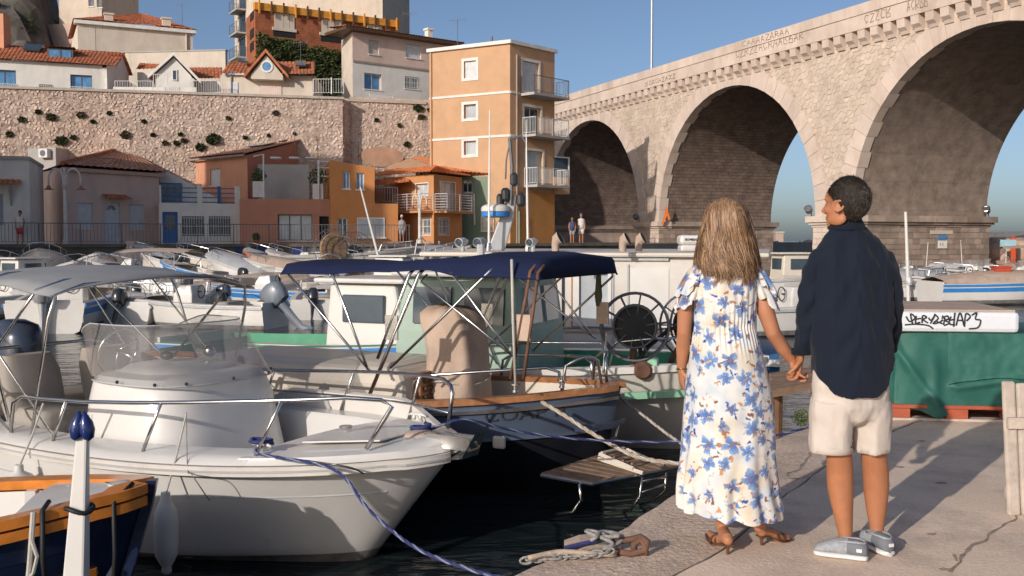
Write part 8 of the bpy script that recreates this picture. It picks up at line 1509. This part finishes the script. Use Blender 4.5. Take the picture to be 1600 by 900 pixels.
mat('cotton_white', (.6,.57,.53), .9); mat('shorts_red', (.55,.05,.07), .8); mat('jean', (.05,.07,.14), .9); mat('grey_cloth', (.28,.28,.29), .9)
far_person(32, 379, 48.8, 1.62, 'walker in white shirt and red shorts on the promenade at left', 'cotton_white', 'shorts_red'); far_person(628, 384, 56.2, 1.6, 'figure in pale grey clothes on the promenade by the second lamp', 'grey_cloth', 'grey_cloth', hair='cotton_white')
far_person(908, 380, 63.5, 1.9, 'figure in white and blue under the left arch', 'cotton_white', 'cotton_white', hair='jean'); far_person(894, 382, 63, 1.65, 'figure in blue under the left arch beside the white one', 'jean', 'grey_cloth')
# ------------------------------------------------------------------ quayside things in the foreground
mat('pallet_red', (.42,.10,.05), .8, var=.2, vs=6, dirt=(.2,.08,.06), damt=.4, dscale=3); mat('tarp', (.024,.115,.088), .55, var=.12, vs=3, bump=.12, bs=20, spec=.4, dirt=(.10,.26,.21), damt=.4, dscale=2.5); mat('slab_white', (.66,.68,.70), .6, var=.06, dirt=(.45,.42,.38), damt=.4); mat('wood_grey', (.50,.42,.35), .85, var=.25, vs=7, bump=.4, bs=18)
p0 = gnd(1389,657); p1 = gnd(1700,664); FPp = Face(p0.xy, p1.xy); t = thing('pallet', 'red painted pallet under the green tarpaulin', 'pallet', FPp.pt(FPp.w/2, 0)); D_ = 1.25
for k in range(5):
    o0 = -D_*k/4*.93; mb = MB(); fbox(mb, FPp, 0, FPp.w, .105, .135, o0-.12, o0); mb.build('deck_board', 'pallet_red', t, bevel=.004)
for i in range(4):
    u = (FPp.w-.18)*i/3
    for k in range(3): o0 = -D_*k/2*.92; mb = MB(); fbox(mb, FPp, u, u+.17, .025, .103, o0-.14, o0-.003); mb.build('block', 'pallet_red', t, bevel=.004)
for k in range(3): o0 = -D_*k/2*.92; mb = MB(); fbox(mb, FPp, 0, FPp.w, .002, .023, o0-.13, o0-.012); mb.build('runner', 'wood_grey' if k == 0 else 'pallet_red', t)
Zt = at(1500,517,8.35).z; t = thing('tarpaulin_stack', 'green tarpaulin wrapped over a load on the red pallet', 'tarpaulin', FPp.pt(FPp.w/2, .14)); mb = MB(); rows = []; NU = 150; NV = 44
def tarp_pt(s, v):      # s runs round left side and front, v from top to hem
    Ls = D_*.95; 
    if s < Ls: u, o_, nn = 0., -Ls+s, -FPp.d
    else: u, o_, nn = s-Ls, 0., FPp.n
    x = s-Ls; rnd = math.exp(-(x/.10)**2); q = FPp.pt(max(u,0)+.02, 0, o_-.02); nrm = (FPp.n*sm(.5+x/.25)-FPp.d*sm(.5-x/.25)).normalized()
    hem = .10+.05*noise.noise(V((s*2.2, 5, 0)))-.06*math.exp(-((x-.36)/.12)**2); z = Zt+(hem-Zt)*v
    f = .030*noise.noise(V((s*3.5, z*3, 1)))+.008*math.sin(s*9+z*4)*v+.012*noise.noise(V((s*5+z*4, z*2, 4)))+.05*math.exp(-((x-.34-(1-v)*.0)/.05)**2)*sm(v*1.4)*.8 + .028*math.exp(-((z-.30-.16*(x-.6)*(1 if x > .5 else .2))/.03)**2)*sm((x-.42)/.1) - .02*sm((z-.28)/.1)*sm((x-.42)/.06)*0
    f += .030*math.exp(-(((x-.15)+(z-.42)*.75)/.045)**2)*sm((.45-x)/.1); f += .003*noise.noise(V((s*11, z*11, 7)))
    return V((q.x, q.y, z))+nrm*f-(FPp.n-FPp.d)*(.03*rnd)
for j in range(NV+1): rows.append([tarp_pt((D_*.95+FPp.w)*i/NU, j/NV) for i in range(NU+1)])
mb.grid(rows); mb.poly([FPp.pt(0,Zt-.004,-.03), FPp.pt(FPp.w,Zt-.004,-.03), FPp.pt(FPp.w,Zt-.004,-D_), FPp.pt(0,Zt-.004,-D_)]); mb.build('tarp_sheet', 'tarp', t, smooth=True, fix=False)
mb = MB(); rows = []
for j in range(25):
    v = j/24; rows.append([V(tarp_pt(D_*.95+.44+(FPp.w-.44)*i/90, .62*v*(1-.10*i/90)+.0))+FPp.n*(.018+.012*v+.006*noise.noise(V((i*.2, v*4, 3)))) for i in range(91)])
mb.grid(rows); mb.build('tarp_flap', 'tarp', t, smooth=True, fix=False); mb = MB(); fbox(mb, FPp, .06, FPp.w-.05, .14, Zt-.02, -D_+.1, -.12); mb.build('load', 'wood_dark', t)
Z1 = at(1500,484,8.35).z; t = thing('white_slab', 'white slab with black graffiti lying on the green tarpaulin', 'slab', FPp.pt(FPp.w/2, Zt+.004)); uR = FPp.uv(1592,500)[0]; mb = MB(); fbox(mb, FPp, -.12, uR, Zt+.006, Z1, -D_*.9, .03); mb.build('slab_body', 'slab_white', t, bevel=.035); 
mb = MB(); fbox(mb, FPp, -.10, uR-.03, Z1+.002, Z1+.015, -D_*.9, .0); mb.build('slab_top', 'canvas_beige', t)
mat('spray_black', (.03,.03,.033), .7, bump=0)
def stroke(pts, name='graffiti', r=.0065):
    q = [FPp.pt(*FPp.uv(x, y), .033) for x, y in pts]; s = []
    for i in range(len(q)-1):
        a, b, c, d = q[max(i-1,0)], q[i], q[i+1], q[min(i+2,len(q)-1)]
        for k in range(5): u = k/5; s.append(.5*((2*b)+(c-a)*u+(2*a-5*b+4*c-d)*u*u+(3*b-a-3*c+d)*u**3))
    s.append(q[-1]); mb = MB(); mb.tube(s, r, 6); mb.build(name, 'spray_black', t, smooth=True)
for pts in ([(1414,494),(1420,502),(1428,496),(1421,490),(1424,505)], [(1430,493),(1429,504),(1436,503)], [(1430,498),(1437,497)], [(1439,504),(1440,493),(1446,495),(1441,499),(1448,504)], [(1449,496),(1453,500),(1459,492),(1452,505)], [(1458,490),(1464,497),(1456,505),(1466,503),(1471,499)], [(1412,507),(1430,506),(1448,508),(1456,513)], [(1462,502),(1470,505)],
            [(1470,493),(1474,497),(1472,507)], [(1469,497),(1478,493),(1480,498),(1474,500),(1482,504),(1473,508)], [(1484,494),(1481,505),(1490,507)], [(1482,500),(1490,498)], [(1490,488),(1488,510)], [(1492,508),(1498,488),(1504,508)], [(1494,500),(1502,500)], [(1505,510),(1507,490),(1514,494),(1508,501)], [(1516,492),(1524,488),(1522,498),(1530,500),(1526,511),(1512,513)]): stroke(pts)
# plank board at the right edge
b = gnd(1592,806); t = thing('wooden_board', 'weathered plank board cut off by the right edge', 'board', b)
for k, (xx, tilt) in enumerate(((1586,0),(1608,.0),(1630,0))):
    a0 = gnd(xx,806); a1 = at(xx-9,596+k*3,a0.y+.10); mb = MB(); mb.loft([[p+V((-.035,0,0)), p+V((.035,0,0)), p+V((.035,.03,0)), p+V((-.035,.03,0))] for p in (a0, a0.lerp(a1,.97), a1)]); mb.build('plank', 'wood_grey', t, bevel=.012)
for z_ in (.12,.5): q = b+V((.12,.05,z_)); mb = MB(); mb.box(q, (.34,.025,.06)); mb.build('batten', 'wood_grey', t)
# ropes
def rope(name, label, pts, r, m, sub=8, cat='rope', twist=True):
    q = [V(p) for p in pts]; s = []
    for i in range(len(q)-1):
        a, b, c, d = q[max(i-1,0)], q[i], q[i+1], q[min(i+2,len(q)-1)]
        for k in range(sub): u = k/sub; s.append(.5*((2*b)+(c-a)*u+(2*a-5*b+4*c-d)*u*u+(3*b-a-3*c+d)*u**3))
    s.append(q[-1]); t = thing(name, label, cat, q[-1]); L_ = sum((s[i+1]-s[i]).length for i in range(len(s)-1))
    if twist:
        n = max(20, int(L_/.02)); s = resamp(s, n)
        for st in range(3):
            mb = MB(); pts_ = []
            for i, p in enumerate(s):
                tg = (s[min(i+1,n-1)]-s[max(i-1,0)]).normalized(); u = tg.orthogonal().normalized(); w = tg.cross(u); an = i*.55+st*2.094; pts_.append(p+(u*math.cos(an)+w*math.sin(an))*r*.55)
            mb.tube(pts_, r*.62, 5); mb.build('strand', m[st % len(m)], t, smooth=True)
    else: mb = MB(); mb.tube(s, r, 7); mb.build('line', m[0], t, smooth=True)
    return t
mat('rope_blue', (.04,.05,.16), .85, var=.3, vs=60, bump=.4, bs=200); mat('rope_fleck', (.22,.23,.33), .85, var=.3, vs=60); mat('rope_tan', (.42,.33,.25), .9, var=.25, vs=30, bump=.4, bs=160); mat('rope_grey', (.30,.28,.26), .9, var=.3, vs=40, bump=.5, bs=160)
cl = WM@(WH.S(.80,-1,.14,.11)); rope('blue_mooring_rope', 'blue flecked rope from the white motorboat cleat down to the quay', [cl+V((-.10,.03,.02)), cl, cl+V((.02,-.17,-.02)), at(520,733,6.1), at(578,798,5.7), at(650,856,5.2), at(745,893,4.75), at(800,905,4.6)], .0095, ['rope_blue','rope_blue','rope_fleck'])
mb = MB(); mb.tube([cl+V((.06*math.cos(a*3)*1.2,.03*math.sin(a*3),.012+.01*a)) for a in [k*.25 for k in range(14)]], .013, 6); one('rope_coil', 'rope_blue', 'blue rope turns around the near cleat of the white motorboat', 'rope', mb, cl, smooth=True)
bw = WM@V((-.35,.12,.92)); rope('blue_stern_line', 'blue rope running from the motorboat bow past the navy boat to the quay', [bw, at(720,656,7.1), at(800,672,7.4), at(880,684,7.6), at(980,690,7.75), at(1060,690,7.85), at(1150,684,7.8), at(1214,680,7.75), at(1262,668,7.95)], .0095, ['rope_blue','rope_blue','rope_fleck'])
mb = MB(); mb.tube([bw+V((.07*math.cos(a*2.7),.07*math.sin(a*2.7),.01+.012*a)) for a in [k*.3 for k in range(18)]], .013, 6); one('rope_coil', 'rope_blue', 'blue rope heap on the bow of the white motorboat', 'rope', mb, bw, smooth=True)
rope('tan_mooring_rope', 'tan rope from the navy boat across its platform to the quay', [at(846,628,8.35), at(880,648,8.2), at(930,680,8.0), at(990,712,7.8), at(1040,722,7.7), at(1100,728,7.6)], .016, ['rope_tan','rope_tan','rope_white']); rope('tan_mooring_rope', 'pale rope from the green fishing boat down behind the woman', [at(965,618,9.6), at(1000,645,9.2), at(1060,690,8.5), at(1120,720,8)], .013, ['rope_white','rope_tan','rope_white'])
rope('thin_fender_line', 'thin line crossing the motorboat hull beside the fender', [WM@(WH.S(.70,-1,.07,.34)), WM@(WH.S(.72,-1,-.03,-.02)), at(300,742,6.4), at(327,782,6.5)], .004, ['rope_grey'], twist=False)
rope('chafe_line', 'dark line hanging along the hull near the blue rope', [cl+V((.02,-.15,-.03)), at(535,728,6.3), at(568,740,6.4)], .006, ['ob_black'], twist=False)
# mooring ring with rope and chain on the quay edge
q0 = gnd(940,866); t = thing('mooring_ring', 'rusty iron mooring ring with knotted grey rope and chain on the quay edge', 'mooring ring', q0); mb = MB(); c = gnd(1008,868)
mb.tube([gnd(955,868)+V((0,0,.025)), gnd(985,872)+V((0,0,.02)), c+V((0,0,.02)), c+V((.01,.0,.07)), c+V((-.02,.02,.085)), gnd(985,862)+V((0,0,.06)), gnd(955,862)+V((0,0,.045))], .016, 8); mb.build('ring', 'rust', t, smooth=True); mb = MB(); mb.tube([c+V((0,0,-.02)), c+V((0,0,.05)), c+V((-.02,.01,.075)), c+V((-.05,.02,.05)), c+V((-.05,.02,-.02))], .017, 8); mb.build('staple', 'rust', t, smooth=True)
pa, pb = gnd(818,880,-.02), gnd(955,866,.03); n = 15
for k in range(n):
    u = (k+.5)/n; p = pa.lerp(pb,u)+V((0,.01*math.sin(k),.012)); dd = (pb-pa).normalized(); pr = V((-dd.y,dd.x,0)) if k % 2 else V((0,0,1)); mb = MB(); mb.tube([p+dd*.030*math.cos(a)+pr*.016*math.sin(a) for a in [2*math.pi*j/12 for j in range(13)]], .0065, 6); mb.build('chain_link', 'rope_grey', t, smooth=True)
for j, (x0, y0, x1, y1) in enumerate(((825,878,960,872),(880,866,958,860),(890,872,965,866))):
    mb = MB(); a, b = gnd(x0,y0), gnd(x1,y1); mb.tube([a.lerp(b,u)+V((.012*math.sin(u*9+j),.02*math.sin(u*6+j*2),.018+.02*math.sin(math.pi*u))) for u in [k/14 for k in range(15)]], .013, 7); mb.build('rope_strand', 'rope_tan' if j != 1 else 'rope_grey', t, smooth=True)
mb = MB(); q = gnd(945,862)+V((0,0,.04)); mb.tube([q+V((.07*math.sin(2.1*a)+.02*math.cos(5*a), .045*math.cos(3*a), .03*math.sin(a*1.7)+.02)) for a in [k*.16 for k in range(60)]], .0095, 7); mb.build('knot', 'rope_grey', t, smooth=True)
mb = MB(); a, b = gnd(882,868)+V((0,0,.035)), gnd(930,862)+V((0,0,.05)); mb.loft([[p+V((0,-.02,-.015)), p+V((0,-.025,.02)), p+V((0,.03,.03)), p+V((0,.03,-.01))] for p in (a,a.lerp(b,.5)+V((0,0,.01)),b)]); mb.build('chafe_sleeve', 'canvas_beige', t); mb = MB(); mb.tube([a+V((0,-.028,.01)), b+V((0,-.028,.012))], .012, 6); mb.build('blue_whipping', 'rope_blue', t)
# weed on the quay edge
mb = MB(); q = gnd(1256,664)+V((0,.05,-.02)); leaf_blob(mb, q+V((0,0,.07)), .09, 260, .014, (1.1,.6,.8), .0); [mb.tube([q, q+V((random.uniform(-.08,.08), random.uniform(-.03,.03), random.uniform(.08,.15)))], .002, 3) for _ in range(12)]; one('edge_weed', 'leaf2', 'small green weed on the quay edge between the couple', 'weed', mb, q)

# roof aerials
for k, (px, py, Y_, hgt, lab) in enumerate(((150,84,71,2.0,'television aerial on the long white house'),(285,45,88,2.2,'television aerial on the beige villa roof'),(470,100,71,1.6,'television aerial on the cream gable house'),(640,57,75,1.8,'television aerial on the beige eaves house'),(560,252,60,1.5,'television aerial on the orange house'),(460,228,64,1.5,'television aerial on the coral house roof'),(715,68,66,1.6,'television aerial on the yellow building'))):
    b = at(px, py, Y_); t = thing('roof_aerial', lab, 'aerial', b, 0, 'roof aerials'); mb = MB(); mb.tube([b-V((0,0,.4)), b+V((0,0,hgt))], .02, 5); mb.build('aerial_mast', 'grey_metal', t); mb = MB()
    c = b+V((0,0,hgt*.93)); mb.tube([c+V((-.55,0,0)), c+V((.55,0,.05))], .012, 4)
    for j in range(6): q = c+V((-.5+.2*j,0,.0)); mb.tube([q+V((0,-.05,-.22)), q+V((0,.05,.22))], .008, 4)
    mb.build('aerial_array', 'grey_metal', t)
